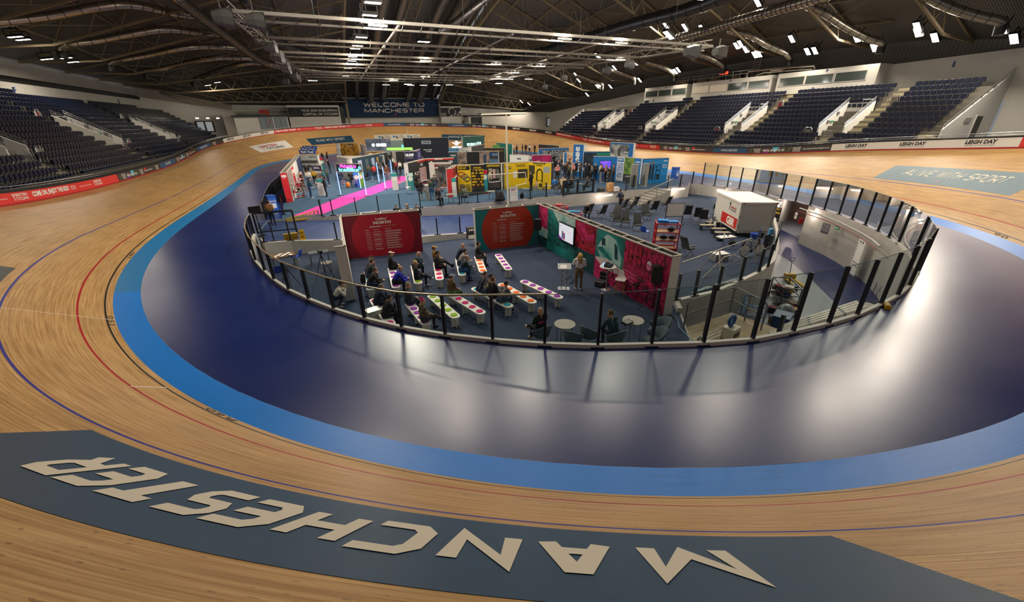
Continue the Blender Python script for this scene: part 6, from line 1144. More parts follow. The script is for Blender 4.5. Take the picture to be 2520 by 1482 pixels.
t = thing('whiteboard', 'white marker board on a black easel frame in the riders pit', 'whiteboard', at(1656, 553, ZP), -.35); MB().bx(-.62, -.02, .62, .62, .02, 1.5).build('board', M('dcd9d2', .3), t); m = MB()
for s in (-1, 1): m.bar((s*.64, 0, 0), (s*.64, 0, 1.52), .04).bar((s*.64, -.3, .02), (s*.64, .3, .02), .04)
m.bar((-.64, 0, .6), (.64, 0, .6), .04).bar((-.64, 0, 1.52), (.64, 0, 1.52), .03); m.build('frame', BLACK, t); m = MB(); [m.cyl((-.6, -.03, 1.25-.12*i), .02, .03, 6) for i in range(3)]; m.build('magnet', M('b03030', .5), t)
# truck box
c0, c1, c2 = at(1807, 583, ZP), at(1893, 584, ZP), at(1766, 540, ZP); d = Vector((c1.x-c0.x, c1.y-c0.y, 0)); Wd = d.length; t = thing('truck_box_body', 'white box truck body with red GBR lettering, rear doors facing the camera', 'truck', c0, math.atan2(d.y, d.x)); hT = tall(c0, 1816, 497); Ld = 4.0
MB().bx(0, 0, .35, Wd, Ld, hT-.1).build('box', M('d9d6cc', .5, n=.04, s=1.), t); MB().bx(-.05, -.08, hT-.12, Wd+.05, Ld+.05, hT).build('roof', M('e6e2d6', .5), t)
for k, (x0, x1) in enumerate(((.06, Wd-.06),)): MB().bx(x0, -.03, .42, x1, 0, hT-.2).build('door', M('d3cfc3', .5), t)
m = MB(); [m.box((x, -.05, z), (.05, .04, .14)) for x in (.05, Wd-.05) for z in (.7, 1.3, 1.9)]; m.bar((Wd-.12, -.06, .5), (Wd-.12, -.06, hT-.3), .03); m.build('hinge', STEEL, t); MB().box((.12, -.1, hT-.06), (.1, .03, .05)).box((Wd-.12, -.1, hT-.06), (.1, .03, .05)).build('marker_lamp', M('a82020', .3), t)
f = plane((0, Ld, .35), (0, -1, 0), (0, 0, 1), .015); m = MB(); cover(m, f, .35*Ld, Ld*.98, .12, .78, 0); put(m, text('GBR', .05), plane((0, Ld, .35), (0, -1, 0), (0, 0, 1), .022), Ld*.58, Ld*.9, .18, .7, 1); f7 = plane((0, Ld, .35), (0, -1, 0), (0, 0, 1), .02)
put(m, text('BRITISH', .02), f7, Ld*.66, Ld*.86, 1.25, 1.37, 0); put(m, text('CYCLING', .02), f7, Ld*.66, Ld*.86, 1.1, 1.21, 2); put(m, text('Y', .03), f7, Ld*.58, Ld*.64, 1.1, 1.6, 2); m.build('lettering', [M('c8281e', .5), M('f0ece4', .5), M('22304c', .5)], t)
for x in (.3, Wd-.3): MB().tube([(x-.1, .5, .33), (x+.1, .5, .33)], .33, 14).build('wheel', M('1b1b1c', .7), t)
MB().bx(.1, -.12, .28, Wd-.1, -.02, .38).build('bumper', M('b8b4a8', .5), t)
# training frame, bikes and kit
t = thing('gym_frame', 'grey tubular A-frame with a long top bar in front of the truck box', 'frame', at(1757, 650, ZP)); o = Vector(t.location); ap1, ap2 = at(1757, 690, ZP), at(1838, 665, ZP); h1, h2 = tall(at(1758, 672, ZP), 1755, 613), 1.55
A1 = V3(at(1758, 672, ZP).x, at(1758, 672, ZP).y, ZP+h1)-o; A2 = V3(at(1838, 640, ZP).x, at(1838, 640, ZP).y, ZP+h1)-o; A0 = V3(at(1676, 690, ZP).x, at(1676, 690, ZP).y, ZP+h1)-o; TB = M('8f8d84', .4, .6); MB().tube([A1, A2], .028, 6).tube([A1, A1+(A1-A2)*.95], .028, 6).build('top_bar', TB, t)
for A_, feet in ((A1, ((1717, 666), (1788, 690), (1775, 700))), (A2, ((1797, 640), (1863, 648)))):
    for fx in feet: MB().tube([A_, at(*fx, ZP)-o], .024, 6).build('leg', TB, t)
BKF = [0]
def bicycle(p, rz, lab, col='1b1b1e', grp=None, wheel='spoke', s=1., tilt=0., tyre='17171a'):
    t = thing('bicycle', lab, 'bicycle', p, rz, grp); t.scale = (s, s, s); t.rotation_euler.x = tilt
    for x in (-.5, .5):
        w = MB().torus((x, 0, .34), .32, .018, 'y', 24, 5).build('wheel', M(tyre, .6), t)
        if wheel == 'disc': MB().tube([(x, -.012, .34), (x, .012, .34)], .3, 20).build('disc', M('e4e2dc' if wheel == 'disc' else col, .4), w)
        else:
            m = MB(); [m.bar((x, 0, .34), (x+.31*math.cos(k*math.pi/5), 0, .34+.31*math.sin(k*math.pi/5)), .006) for k in range(10)]; m.build('spoke', STEEL, w)
    MB().tube([(-.5, 0, .34), (-.08, 0, .30), (-.2, 0, .82)], .018, 6).tube([(-.08, 0, .30), (.36, 0, .78), (-.17, 0, .74)], .022, 6).tube([(-.5, 0, .34), (-.18, 0, .74)], .012, 5).tube([(.5, 0, .34), (.36, 0, .9)], .02, 6).build('frame', M(col, .3), t)
    MB().tube([(.36, -.22, .95), (.37, 0, .93), (.36, .22, .95)], .014, 6).build('handlebar', BLACK, t); MB().box((-.22, 0, .86), (.24, .12, .05)).build('saddle', BLACK, t); MB().tube([(-.08, -.03, .30), (-.08, .03, .30)], .09, 12).build('crankset', M('3a3a3c', .3, .7), t)
    return t
bicycle(at(1848, 630, ZP), -.15, 'black time trial bike with a white front wheel beside the A-frame', wheel='disc', tyre='5a1a1c'); bicycle(at(1862, 612, ZP), .5, 'black bike leaning in the clutter behind the white-wheeled bike'); bicycle(at(1752, 560, ZP), 1.0, 'dark exercise bike with a white flywheel left of the truck box', wheel='disc', s=.9)
for i, (px, py) in enumerate(((1738, 566), (1752, 558), (1766, 575), (1775, 585))):
    t = thing('slatted_bench', 'low wooden slatted bench left of the truck box, %s from the left' % od(i).replace('nearest', 'first'), 'bench', at(px, py, ZP), -.5, 'low slatted benches'); m = MB(); [m.bx(-.45, -.2+.1*k, .34, .45, -.13+.1*k, .37) for k in range(4)]; m.build('seat', M('b8ab94', .6), t)
    for x in (-.38, .38): MB().bx(x-.03, -.2, 0, x+.03, .2, .34).build('leg', BLACK, t)
t = thing('folding_table', 'small white folding table in front of the truck box', 'table', at(1781, 612, ZP), -.2); MB().bx(-.5, -.24, .7, .5, .24, .74).build('table_top', CREAM, t); [MB().tube([(x, -.18, .7), (-x*.5, .18, 0)], .014, 5).build('leg', BLACK, t) for x in (-.4, .4)]
for i, (dx, c) in enumerate(((-.2, 'e4e2dc'), (.12, '2a3a6a'))): o = tag(MB().lathe((0, 0, 0), [(.04, 0), (.04, .14), (.02, .18), (.02, .2)], 10).build('bottle', M(c, .4)), ('white', 'dark blue')[i]+' bottle on the small white folding table', 'bottle'); o.location = at(1781, 612, ZP)+V3(dx, 0, .75)
t = thing('storage_crate', 'clear grey lidded storage crate under the A-frame', 'crate', at(1768, 640, ZP), -.25); MB().bx(-.38, -.26, 0, .38, .26, .36).build('body', M('8b8d8c', .4), t); MB().bx(-.41, -.29, .36, .41, .29, .41).build('lid', M('b9bab6', .4), t)
for i in range(4): plastic_chair(1850, 604, .5, 'stacked blue plastic chair by the truck doors, %s from the top' % ('bottom one, fourth', 'third', 'second', 'topmost, first')[i]).location.z += .09*i
t = thing('water_cooler', 'blue water bottle cooler beside the truck doors', 'water cooler', at(1886, 612, ZP)); MB().bx(-.15, -.15, 0, .15, .15, .8).build('cabinet', M('1c1d20', .4), t); MB().lathe((0, 0, .8), [(.06, 0), (.14, .06), (.14, .36), (.12, .4)], 14).build('bottle', M('5f9ac8', .2), t)
for i, (px, py, sx, sz, c, lab) in enumerate(((1800, 605, .5, .35, '17181b', 'black kit bag on the floor by the truck doors, left'), (1830, 607, .4, .3, '24262a', 'dark grey kit bag on the floor by the truck doors, middle'), (1872, 622, .4, .3, '1d2a44', 'navy kit bag on the floor near the water cooler'), (1770, 592, .6, .25, '202124', 'black holdall below the red lettering of the truck'))):
    t = thing('kit_bag', lab, 'bag', at(px, py, ZP), .4*i); MB().ball((0, 0, sz/2), sz/2, 10, 0, (sx/sz, .7*sx/sz, 1)).build('body', M(c, .85), t, True); MB().tube([(-.1, 0, sz*.95), (0, 0, sz*1.2), (.1, 0, sz*.95)], .012, 5).build('handle', BLACK, t)
for i in range(5):
    a, b = at(1700+14*i, 722-4*i, ZP+.03), at(1800+10*i, 694-3*i, ZP+.03); tag(MB().tube([a+U*.05*(i % 3), b+U*.05*(i % 3)], .02, 6).build('scaffold_tube', M('8a969c', .3, .8)), 'loose grey metal tube lying along the kerb glass, %s of the bundle' % od(i), 'tube', 'loose tubes by the kerb')
# stairs, post, posters, lamps on the pit walls
t = thing('stair_flight', 'grey stairs climbing from the riders pit to the expo floor', 'stairs', at(1570, 507, ZP)); o = Vector(t.location); p, q = V3(10.2, -21.4, 0), V3(13.6, -21.4, 0); m = MB(); n = V3(0, -1.0, 0)
for i in range(7): m.bx(p.x-o.x+i*.5, p.y-o.y-.9, 0, p.x-o.x+(i+1)*.5+.02, p.y-o.y+1.2, .15*(i+1))
m.build('steps', M('a19d96', .7), t); m = MB()
for i in range(7): m.bx(p.x-o.x+i*.5, p.y-o.y-.9, .15*(i+1)-.02, p.x-o.x+i*.5+.06, p.y-o.y+1.2, .15*(i+1)+.01)
m.build('nosing', M('3c3a38', .6), t); m = MB(); m.tube([(p.x-o.x-.4, p.y-o.y-.95, .95), (p.x-o.x+3.6, p.y-o.y-.95, 2.1)], .03, 6); [m.bar((p.x-o.x+x, p.y-o.y-.95, x*.3), (p.x-o.x+x, p.y-o.y-.95, .98+x*.3), .05) for x in (0, 1.8, 3.4)]; m.build('handrail', M('8f8d88', .4, .5), t)
def wtube(p0, p1, z, lab, i):
    a, b = at(*p0, z), at(*p1, z); t = thing('wall_light', lab, 'light', a, 0, 'wall tube lights'); o = Vector(t.location); n = V3(-.1, -.1, 0); MB().tube([n, b-o+n], .05, 6).build('tube', M('ffe9d2', .5, e=3.5), t); MB().bar(n*.5+U*.05, b-o+n*.5+U*.05, .1, .04).build('housing', WHITE, t)
    l = bpy.data.objects.new('lamp', bpy.data.lights.new('lamp', 'POINT')); COL.objects.link(l); l.data.energy = 18; l.data.color = (1, .84, .7); l.data.shadow_soft_size = .03; l.parent = t; l.location = (b-o)/2+n*3-U*.15
for i, (a, b, z, lab) in enumerate((((1468, 484), (1507, 479), -.25, 'bright tube light on the grey wall below the expo edge'), ((1541, 471), (1563, 468), -.25, 'short tube light above the yellow poster'), ((1652, 468), (1684, 464), -.15, 'tube light on the wall right of the stairs'), ((1764, 468), (1777, 469), -.3, 'small tube light left of the truck roof'), ((1905, 496), (1922, 499), -.3, 'tube light right of the truck roof'), ((1985, 518), (1999, 521), -.3, 'tube light at the corner of the tunnel mouth'))): wtube(a, b, z, lab, i)
t = thing('ceiling_light', 'added tube light brightening the inside of the tunnel mouth', 'light', V3(20.5, -29.6, -.35)); MB().bx(-.6, -.05, 0, .6, .05, .05).build('tube', M('ffe9d2', .5, e=3.5), t); l = bpy.data.objects.new('lamp', bpy.data.lights.new('lamp', 'POINT')); COL.objects.link(l); l.data.energy = 60; l.data.color = (1, .82, .68); l.data.shadow_soft_size = .03; l.parent = t; l.location = (0, 0, -.15)  # made-up tube and point lamp, added to brighten the tunnel
def wsign(q, label, bg, words, cols, name='wall_sign', z0=None, z1=None, off=.1):
    """sign on a pit wall: q = (x0, x1, ytop, ybottom) ; both ends on the wall line found at height z."""
    (x0, y0), (x1, y1), za, zb = q; a, b = at(x0, y0, za), at(x1, y1, za); d = Vector((b.x-a.x, b.y-a.y, 0)); w = d.length; t = thing(name, label, 'sign', V3(a.x, a.y, zb), math.atan2(d.y, d.x)); h = za-zb
    MB().bx(0, -off-.02, 0, w, -off, h).build('panel', M(bg, .6), t); f = plane((0, -off-.025, 0), (1, 0, 0), (0, 0, 1), .003); m = MB()
    for T, x_, X_, y_, Y_, k in words: put(m, T, f, x_*w, X_*w, y_*h, Y_*h, k)
    if words: m.build('lettering', [M(c, .6) for c in cols], t)
wsign(((1408, 488), (1423, 486), -.35, -.62), 'small dark notice on the grey wall above the red cages', '2b2c30', [(text('PHOTO FINISH', .02), .1, .9, .55, .8, 0), (text('AREA ONLY', .02), .1, .9, .2, .45, 0)], ['d8d4cc']); wsign(((1441, 482), (1459, 480), -.3, -.82), 'square purple notice on the grey wall left of the tube light', '3a3048', [(text('NO ENTRY', .02), .1, .9, .75, .9, 0), (text('WITHOUT', .02), .1, .9, .55, .7, 0), (text('HELMET OR', .02), .1, .9, .35, .5, 0), (text('PERMIT', .02), .1, .9, .12, .28, 0)], ['b9b0c4'])
wsign(((1530, 478), (1540, 477), -.35, -.95), 'black and yellow poster on the grey wall behind the standing man', '17160f', [(text('88', .1), .1, .9, .1, .5, 0)], ['c9a21c'], 'poster'); wsign(((1912, 509), (1927, 512), -.45, -1.55), 'black and yellow poster on the wall right of the truck box', '141414', [(text('BEST', .05), .15, .85, .82, .95, 0), (text('888', .1), .1, .9, .35, .7, 0), (text('KIT', .03), .1, .9, .1, .25, 1)], ['d2a81e', 'c9c6be'], 'poster')
wsign(((2030, 548), (2048, 553), -.5, -1.15), 'square dark purple notice on the curved corridor wall', '4a4650', [(text(w_, .01), .08, .92, .84-.16*i, .94-.16*i, 0) for i, w_ in enumerate(('PLEASE WALK', 'YOUR BIKE', 'IN THE', 'CORRIDOR', 'AT ALL TIMES'))], ['d0ccd0']); wsign(((2061, 555), (2071, 558), -.55, -.8), 'green exit arrow sign on the curved corridor wall', '1f9a58', [(text('<', .1), .1, .45, .2, .8, 0), (text('X', .06), .6, .9, .2, .8, 0)], ['f0f2ee'])
wsign(((2122, 585), (2139, 595), -.5, -2.6), 'tall white and purple wall chart on the curved corridor wall', 'dcdad6', [(text('A B', .02), .2, .8, .9, .95, 0)]+[(text('#', .1), .0, .14, .8-.07*i, .84-.07*i, 0) for i in range(11)]+[(text('=', .2), .2, .95, .25, .36, 1)], ['4a3350', '8c8494']); wsign(((1960, 522), (1966, 523), -.9, -1.4), 'white notice inside the tunnel mouth', 'd8d4d0', [(text('INFO', .02), .1, .9, .4, .6, 0)], ['803030'])
for i, (px, py) in enumerate(((1966, 545), (1972, 545))):
    t = thing('fire_extinguisher', 'red fire extinguisher hung in the tunnel mouth, %s one' % ('left', 'right')[i], 'extinguisher', at(px, py+6, -2.0)); MB().lathe((0, 0, 0), [(.08, 0), (.08, .42), (.03, .5), (.03, .54)], 12).build('cylinder', M('a81a1c', .4), t); MB().tube([(.03, 0, .5), (.12, 0, .4), (.1, 0, .15)], .014, 5).build('hose', BLACK, t)
# bike racks along the corridor wall
for i, (x, y) in enumerate(((2012, 612), (2030, 622), (2043, 630), (2057, 638), (2070, 646), (2086, 655), (2118, 676), (2130, 690), (2142, 705), (2152, 718), (2160, 730))):
    tag(MB().tube([(-.0, -.35, .0), (0, -.35, .3), (0, -.1, .62), (0, .1, .62), (0, .12, 0)], .02, 6).build('bike_rack_hoop', M('77787a', .35, .8)), 'grey steel bike rack hoop along the corridor wall, %s from the tunnel' % od(i).replace('nearest', 'first'), 'bike rack', 'corridor bike racks'); o = bpy.data.objects['bike_rack_hoop' if i == 0 else 'bike_rack_hoop.%03d' % i]; o.location = at(x, y, ZC+.01); o.rotation_euler.z = -.9-.05*i
t = thing('wall_conduit', 'grey cable trunking curving along the top of the corridor wall', 'trunking', V3(14.3, -37.2, -.3)); o = Vector(t.location); MB().tube([V3(p[0]*.985, p[1]*.985, -.25)-o for p in FR[:8]], .05, 6).build('pipe', M('b4b0aa', .5), t); MB().tube([V3(p[0]*.982, p[1]*.982, -.45)-o for p in FR[:8]], .025, 6).build('red_pipe', M('8d3a38', .5), t)
# landing with guard rails and stored kit
lp = [at(x, y, ZP) for x, y in ((1684, 806), (1702, 846), (1850, 840), (1935, 815), (1800, 768))]; mb = MB().prism([xy(p) for p in lp], ZP-.2, ZP-.03); mb.build('floor_landing', M('a08e74', .8, n=.08, s=3.), None, kind='structure')
GRL = M('6d6a66', .5, .3)
def guard(a, b, lab, rounded=0):
    a, b = at(*a, ZP-.03), at(*b, ZP-.03); t = thing('guard_railing', lab, 'railing', a); L = b-a; n = 2; m = MB(); e = L.normalized()*.12
    m.tube([V3(0, 0, .55), V3(0, 0, .98), e+U*1.08, L-e+U*1.08, L+U*.98, L+U*.0], .03, 7).tube([U*.55, L+U*.55], .025, 6).tube([U*0, U*.98], .03, 6); m.tube([L*.5, L*.5+U*1.08], .028, 6); m.build('rail', GRL, t); g = MB()
    k = int(L.length/.07)
    for i in range(1, k): g.bar(L*(i/k)+U*.1, L*(i/k)+U*1.0, .006)
    for i in range(12): g.bar(U*(.12+.075*i), L+U*(.12+.075*i), .006)
    g.build('wire_mesh', M('4a4947', .5, .4), t)
guard((1682, 806), (1795, 768), 'grey guard railing with mesh along the back of the landing'); guard((1795, 768), (1872, 812), 'grey guard railing with mesh along the right side of the landing')
t = thing('loop_handrail', 'pale curved handrail loop behind the guard railing', 'railing', at(1790, 765, ZC)); o = Vector(t.location); MB().tube([V3(-1.5, .6, 1.8), V3(0, .8, 2.6), V3(.5, .7, 2.65), V3(.75, .4, 2.5), V3(.75, .3, 1.9)], .03, 7).build('rail', M('b4aea2', .35, .6), t)
t = thing('pump_unit', 'cream pump cabinet with blue hose reel on the landing', 'machine', at(1795, 832, ZP-.03), .2); MB().bx(-.25, -.2, 0, .25, .2, .45).build('cabinet', M('cfc8b0', .5), t); MB().bx(-.2, -.21, .12, .2, -.2, .3).build('panel', M('4a4a46', .5), t); MB().torus((0, .05, .68), .18, .06, 'y', 20, 8).build('hose_reel', M('1f4a86', .5), t)
t = thing('pipe_manifold', 'low silver pipes and valves on the landing beside the blue cable', 'pipes', at(1745, 838, ZP-.03), .1); m = MB(); [m.tube([(-.8, -.1+.1*i, .12+.05*i), (.6, -.1+.1*i, .12+.05*i)], .02, 6) for i in range(3)]; m.tube([(-.8, -.1, 0), (-.8, -.1, .4), (-.7, -.1, .42)], .035, 6); m.build('pipe', STEEL, t); MB().cyl((-.5, 0, .2), .05, .1, 8).build('valve', M('c8c4b8', .4), t)
tag(MB().tube([at(x, y, ZP+.02) for x, y in ((1660, 778), (1668, 790), (1672, 806), (1685, 820), (1706, 842))], .015, 5).build('air_hose', M('5f8fb8', .5)), 'pale blue hose on the carpet beside the mural end', 'hose'); tag(MB().tube([at(x, y, ZP+.02) for x, y in ((1656, 780), (1672, 800), (1690, 826), (1710, 846))], .01, 5).build('power_cable', BLACK), 'black cable beside the pale blue hose on the carpet', 'cable')
for i, (px, py, lab, h) in enumerate(((1785, 845, 'short black post standing inside the near glass, left one', .85), (1940, 822, 'short black post standing inside the near glass, right one', 1.1))): tag(MB().bx(-.05, -.05, 0, .05, .05, h).bx(-.15, -.12, 0, .15, .12, .02).build('spare_post', POST), lab, 'post').location = at(px, py, 0)+V3(.05, .3, ZP if i == 0 else -.6)
def cart(px, py, rz, w, d, h, col, lab, n):
    t = thing('trolley', lab, 'trolley', at(px, py, ZC), rz); m = MB()
    for x in (-w/2, w/2):
        for y in (-d/2, d/2): m.bar((x, y, .12), (x, y, h), .05)
    for z in (.2, h*.6, h):
        for a, b in (((-w/2, -d/2), (w/2, -d/2)), ((w/2, -d/2), (w/2, d/2)), ((w/2, d/2), (-w/2, d/2)), ((-w/2, d/2), (-w/2, -d/2))): m.bar((*a, z), (*b, z), .045)
    m.build('frame', M(col, .4, .3), t); MB().bx(-w/2, -d/2, .18, w/2, d/2, .22).build('deck', M('3a3a3c', .7), t); [MB().tube([(x, y-.03, .07), (x, y+.03, .07)], .07, 10).build('wheel', BLACK, t) for x in (-w/2, w/2) for y in (-d/2, d/2)]
    return t
cart(1925, 740, .9, 1.6, .8, 1.0, '5a5c5e', 'grey framed trolley loaded with tools in the corridor', 5); cart(1845, 800, .7, 1.2, .8, 1.2, '3a86c0', 'blue framed trolley beside the guard railing', 3)
t = thing('pallet_truck', 'hand pallet truck with black loop handle in the corridor', 'pallet truck', at(1955, 700, ZC), 1.0); [MB().bx(-.6, s*.22-.08, .08, .6, s*.22+.08, .14).build('fork', M('c8a22a', .5), t) for s in (-1, 1)]; MB().bx(.6, -.3, .05, .8, .3, .4).build('pump_body', M('c8a22a', .5), t); MB().tube([(.75, 0, .3), (.9, 0, 1.1), (.9, -.12, 1.15), (.92, -.12, 1.3), (.92, .12, 1.3), (.9, .12, 1.15), (.9, 0, 1.1)], .02, 6).build('handle', BLACK, t)
KC = ['8a6a3a', '7a2226', '2a3a7a', '5c5e60', 'c8a43a', '3a3c40', 'a83a30', 'b8b4a8', '22406e', '6a4a2a', '1e1e20', '946a3c']
for i, (px, py, z) in enumerate(((1908, 722, .25), (1918, 732, .25), (1928, 735, .25), (1915, 745, .7), (1930, 748, .7), (1942, 728, .25), (1946, 752, 0), (1935, 768, 0), (1950, 775, 0), (1922, 776, 0), (1905, 770, 0), (1912, 795, 0))):
    t = thing('tool_box', '%s box %s, %s along the heap' % (('tan', 'dark red', 'blue', 'grey', 'yellow', 'dark', 'red', 'pale', 'navy', 'brown', 'black', 'light brown')[i], 'on the tool trolley' if z else 'on the floor beside the tool trolley', od(i).replace('nearest', 'first')), 'box', at(px, py, ZC)+U*z, .5*i, 'stored boxes in the corridor'); s = .2+.05*(i % 4); MB().bx(-s, -.15, 0, s, .15, .2+.06*(i % 3)).build('body', M(KC[i], .6), t); MB().bx(-s-.01, -.16, .2+.06*(i % 3), s+.01, .16, .23+.06*(i % 3)).build('lid', M(KC[(i+3) % 12], .6), t)
t = thing('wrapped_bundle', 'big clear plastic wrapped bundle beside the blue trolley', 'bundle', at(1925, 790, ZC)); MB().ball((0, 0, .45), .42, 12, 0, (1, .9, 1.05)).build('wrapping', M('7f8588', .25, n=.4, s=6.), t, True); MB().ball((0, 0, .4), .3, 8).build('contents', M('33363a', .7), t)
t = thing('blue_bin', 'dark blue storage bin in the corridor under the bundle', 'bin', at(1915, 815, ZC), .4); MB().prism([(-.4, -.3), (.4, -.3), (.4, .3), (-.4, .3)], 0, .8).build('body', M('1c3a62', .5), t); MB().bx(-.43, -.33, .8, .43, .33, .85).build('lid', M('24486f', .5), t)
for i in range(4):
    a, b = at(1918+3*i, 822-6*i, -.75-.12*i), at(2132-8*i, 756-4*i, -.7-.12*i); t = thing('rolled_banner', 'long white wrapped roll leaning inside the near right glass, %s of the bundle' % od(i), 'roll', a, 0, 'white rolls by the near glass'); MB().tube([V3(0, 0, 0), b-a], .075, 8).build('roll', M('d6d2c8', .7, n=.12, s=5.), t, True); MB().tube([(b-a)*.3, (b-a)*.32], .08, 8).tube([(b-a)*.7, (b-a)*.72], .08, 8).build('tape', M('6a7a80', .5), t)
mb = MB().bar(at(1905, 828, -1.1), at(2150, 752, -1.1), .5, .1); mb.build('trim_4', PAINT, None, kind='structure')
t = thing('yellow_block', 'small yellow plastic wedge on the apron outside the right glass', 'wedge', at(2181, 757, 0), .6); MB().prism([(-.2, -.08), (.2, -.08), (.2, .08), (-.2, .08)], 0, .12).build('body', M('d2a51a', .5), t); MB().bx(-.18, -.06, .12, .18, .06, .14).build('top_pad', M('b88c14', .6), t)
# ---------------------------------------------------------------- exhibition floor
def bz(label, pts, h, bgs, t=.3, rects=(), words=(), glow=(), hs=None):
    tops = [xy(at(x, y, h)) for x, y in pts]; parts = []
    for i, bg in enumerate(bgs):
        rc = [(0, 1, 0, 1, 0)]; mats = [bg]
        for s, x0, x1, y0, y1, c in rects:
            if s == i: mats.append(c); rc.append((x0, x1, y0, y1, len(mats)-1))
        wd = []
        for s, T, x0, x1, y0, y1, c in words:
            if s == i: mats.append(c); wd.append((T, x0, x1, y0, y1, len(mats)-1))
        parts.append(('printed_graphic', i, [], mats, []) if False else ('backdrop', i, rc[:1], mats[:1], []))
        if len(rc) > 1: parts.append(('printed_graphic', i, rc[1:], mats, []))
        if wd: parts.append(('lettering', i, [], mats, wd))
    T, f = booth(label, tops, h, 0., t, [])
    for pn, seg, rr, mats, wd in parts:
        fn, L = f[seg]; off = {'backdrop': 0, 'printed_graphic': .008, 'lettering': .016}[pn]; f2 = plane(fn(0, 0), fn(1, 0)-fn(0, 0), U, off) if off else fn; m = MB()
        for x0, x1, y0, y1, k in rr: cover(m, f2, x0*L, x1*L, y0*h, y1*h, k)
        for w in wd: put(m, w[0], f2, w[1]*L, w[2]*L, w[3]*h, w[4]*h, w[5])
        m.build(pn, [M(c, .5, e=glow[1]) if glow and c == glow[0] else (c if not isinstance(c, str) else M(c, .55)) for c in mats], T)
    return T, f
tx_ = lambda s, b=.03: text(s, b)
MUD, HILL, STO = mural('2b2a26', '6b5c4a', 1.5, 11), mural('1f2a1c', '4a5a38', 1.2, 12), mural('6a4a22', 'd09a2a', 2, 13, 1)
PROD = mural('241d1c', 'b9a79c', 9, 14, 2); PRODR = mural('8a1420', 'd8ccc8', 8, 15, 2); WOOD = mural('6a4a26', '9a7040', 3, 16)
# left red stand
bz('tall red end panel with white emblem at the left edge of the expo', [(688, 426), (704, 424.5)], 2.4, ['c4141f'], .06, words=[(0, tx_('MM', .08), .15, .85, .84, .93, 'efe9e2'), (0, tx_('MUC'), .3, .7, .8, .82, 'efe9e2')])
bz('long left stand wall with red poster, seen along its length from the red end panel', [(704, 424.5), (738, 381)], 2.4, ['b9b5b0'], .42, rects=[(0, .0, .22, .1, 1, PROD), (0, .24, .34, .1, .95, 'c4141f'), (0, .35, .6, .3, 1, 'd9d5d0'), (0, .36, .6, .1, .5, PRODR), (0, .62, 1, 0, 1, '1f2c55')], words=[(0, tx_('m', .05), .25, .33, .7, .85, 'efe9e2')])
T, f = bz('pale back wall hung with dark tool bags under the blue header signs', [(738, 381.5), (781, 381)], 2.4, ['c9cdc6'], .3, words=[(0, tx_('PARKTOOL'), .5, .92, .86, .92, '22262c')])
fn, L = f[0]; BAG = MB().box((0, 0, .12), (.22, .12, .26)); BAGM = bpy.data.meshes.new('body'); BAGM.from_pydata(BAG.v, [], BAG.f); BAGM.materials.append(M('3a3422', .8))
for i in range(12):
    t = thing('tool_bag', 'dark hanging tool bag on the pale left back wall, %s row' % ('upper', 'lower')[i//6], 'bag', Vector(T.location)+fn(L*(.1+.15*(i % 6)), 1.5-.55*(i//6))+V3(.02, -.1, 0), 0, 'hanging tool bags'); link('body', BAGM, t); 
for i, (x0, y0, x1, lab) in enumerate(((737, 379, 776, 'nearest'), (741, 372, 778, 'middle'), (745, 367.5, 780, 'farthest'))):
    a, b = at(x0, y0, 2.45+.0*i), at(x1, y0, 2.45); t = thing('header_sign', 'blue header sign with white italic lettering, %s of the stacked three' % lab, 'sign', a, math.atan2(b.y-a.y, b.x-a.x), 'stacked blue header signs'); w = (b-a).length; MB().bx(0, 0, 0, w, .1, .5).build('board', M('1d4fa8', .5), t); m = MB(); put(m, text('Park Tool', .05, .2), plane((0, -.01, 0), (1, 0, 0), (0, 0, 1)), .2, w-.2, .1, .42); m.build('lettering', M('eef0f0', .5), t); m = MB(); [m.bx(x, .02, -2.45, x+.06, .08, 0) for x in (.05, w-.1)]; m.build('post', M('a8742a', .6), t)
bz('small navy headed display panel with hanging products in the left stand', [(766, 407), (790, 407)], 2.0, ['d0cec8'], .08, rects=[(0, 0, 1, .72, 1, '1c2450'), (0, .05, .95, .3, .6, PROD)], words=[(0, tx_('PARKTOOL'), .2, .8, .82, .92, 'e8e8ea')])
# low white wall with bags, long teal angled wall
bz('white stand wall with three tan bags and long teal wall angled behind the neon arch', [(828, 386), (859, 391), (952, 374.5)], 2.4, ['dcd8d0', '22404e'], .3, rects=[(1, .18, .27, .35, .85, 'b9c8de'), (1, .36, .43, .35, .85, '5a6a72'), (1, .52, .60, .4, .85, 'a9bce0'), (1, .66, .72, .3, .85, 'b08a4a'), (1, .84, .9, .3, .9, 'b0aeb0'), (1, .91, 1, .1, 1, '1a1c1a')], words=[(1, tx_('madison'), .76, .83, .86, .92, 'd8dcdc')])
for i in range(3):
    p = at(834+8*i, 398, 1.75); t = thing('saddle_bag', 'tan saddle bag hung on the white stand wall, %s of three' % ('left', 'middle', 'right')[i], 'bag', p+V3(0, -.12, -.1), 0, 'tan bags'); MB().ball((0, 0, .12), .13, 8, 0, (1, .5, 1)).build('body', M('7a5a34', .8), t)
bz('white top-edged stand wall behind the three tan bags', [(828, 384.5), (893, 384)], 2.4, ['d8d4cc'], .3)
bz('yellow and brown photo backdrop behind the far left crowd', [(837, 353), (880, 353)], 2.6, [STO], .15, words=[(0, tx_('INSTINCT'), .35, .65, .8, .86, 'f0e8d8')]); bz('white side panel left of the yellow and brown backdrop', [(826, 354), (834, 354)], 2.6, ['dcd9d2'], .1); bz('grey side wall right of the yellow and brown backdrop', [(885, 353), (899, 359)], 2.5, ['c9c6c0'], .2, rects=[(0, .1, .5, .2, .95, PROD)])
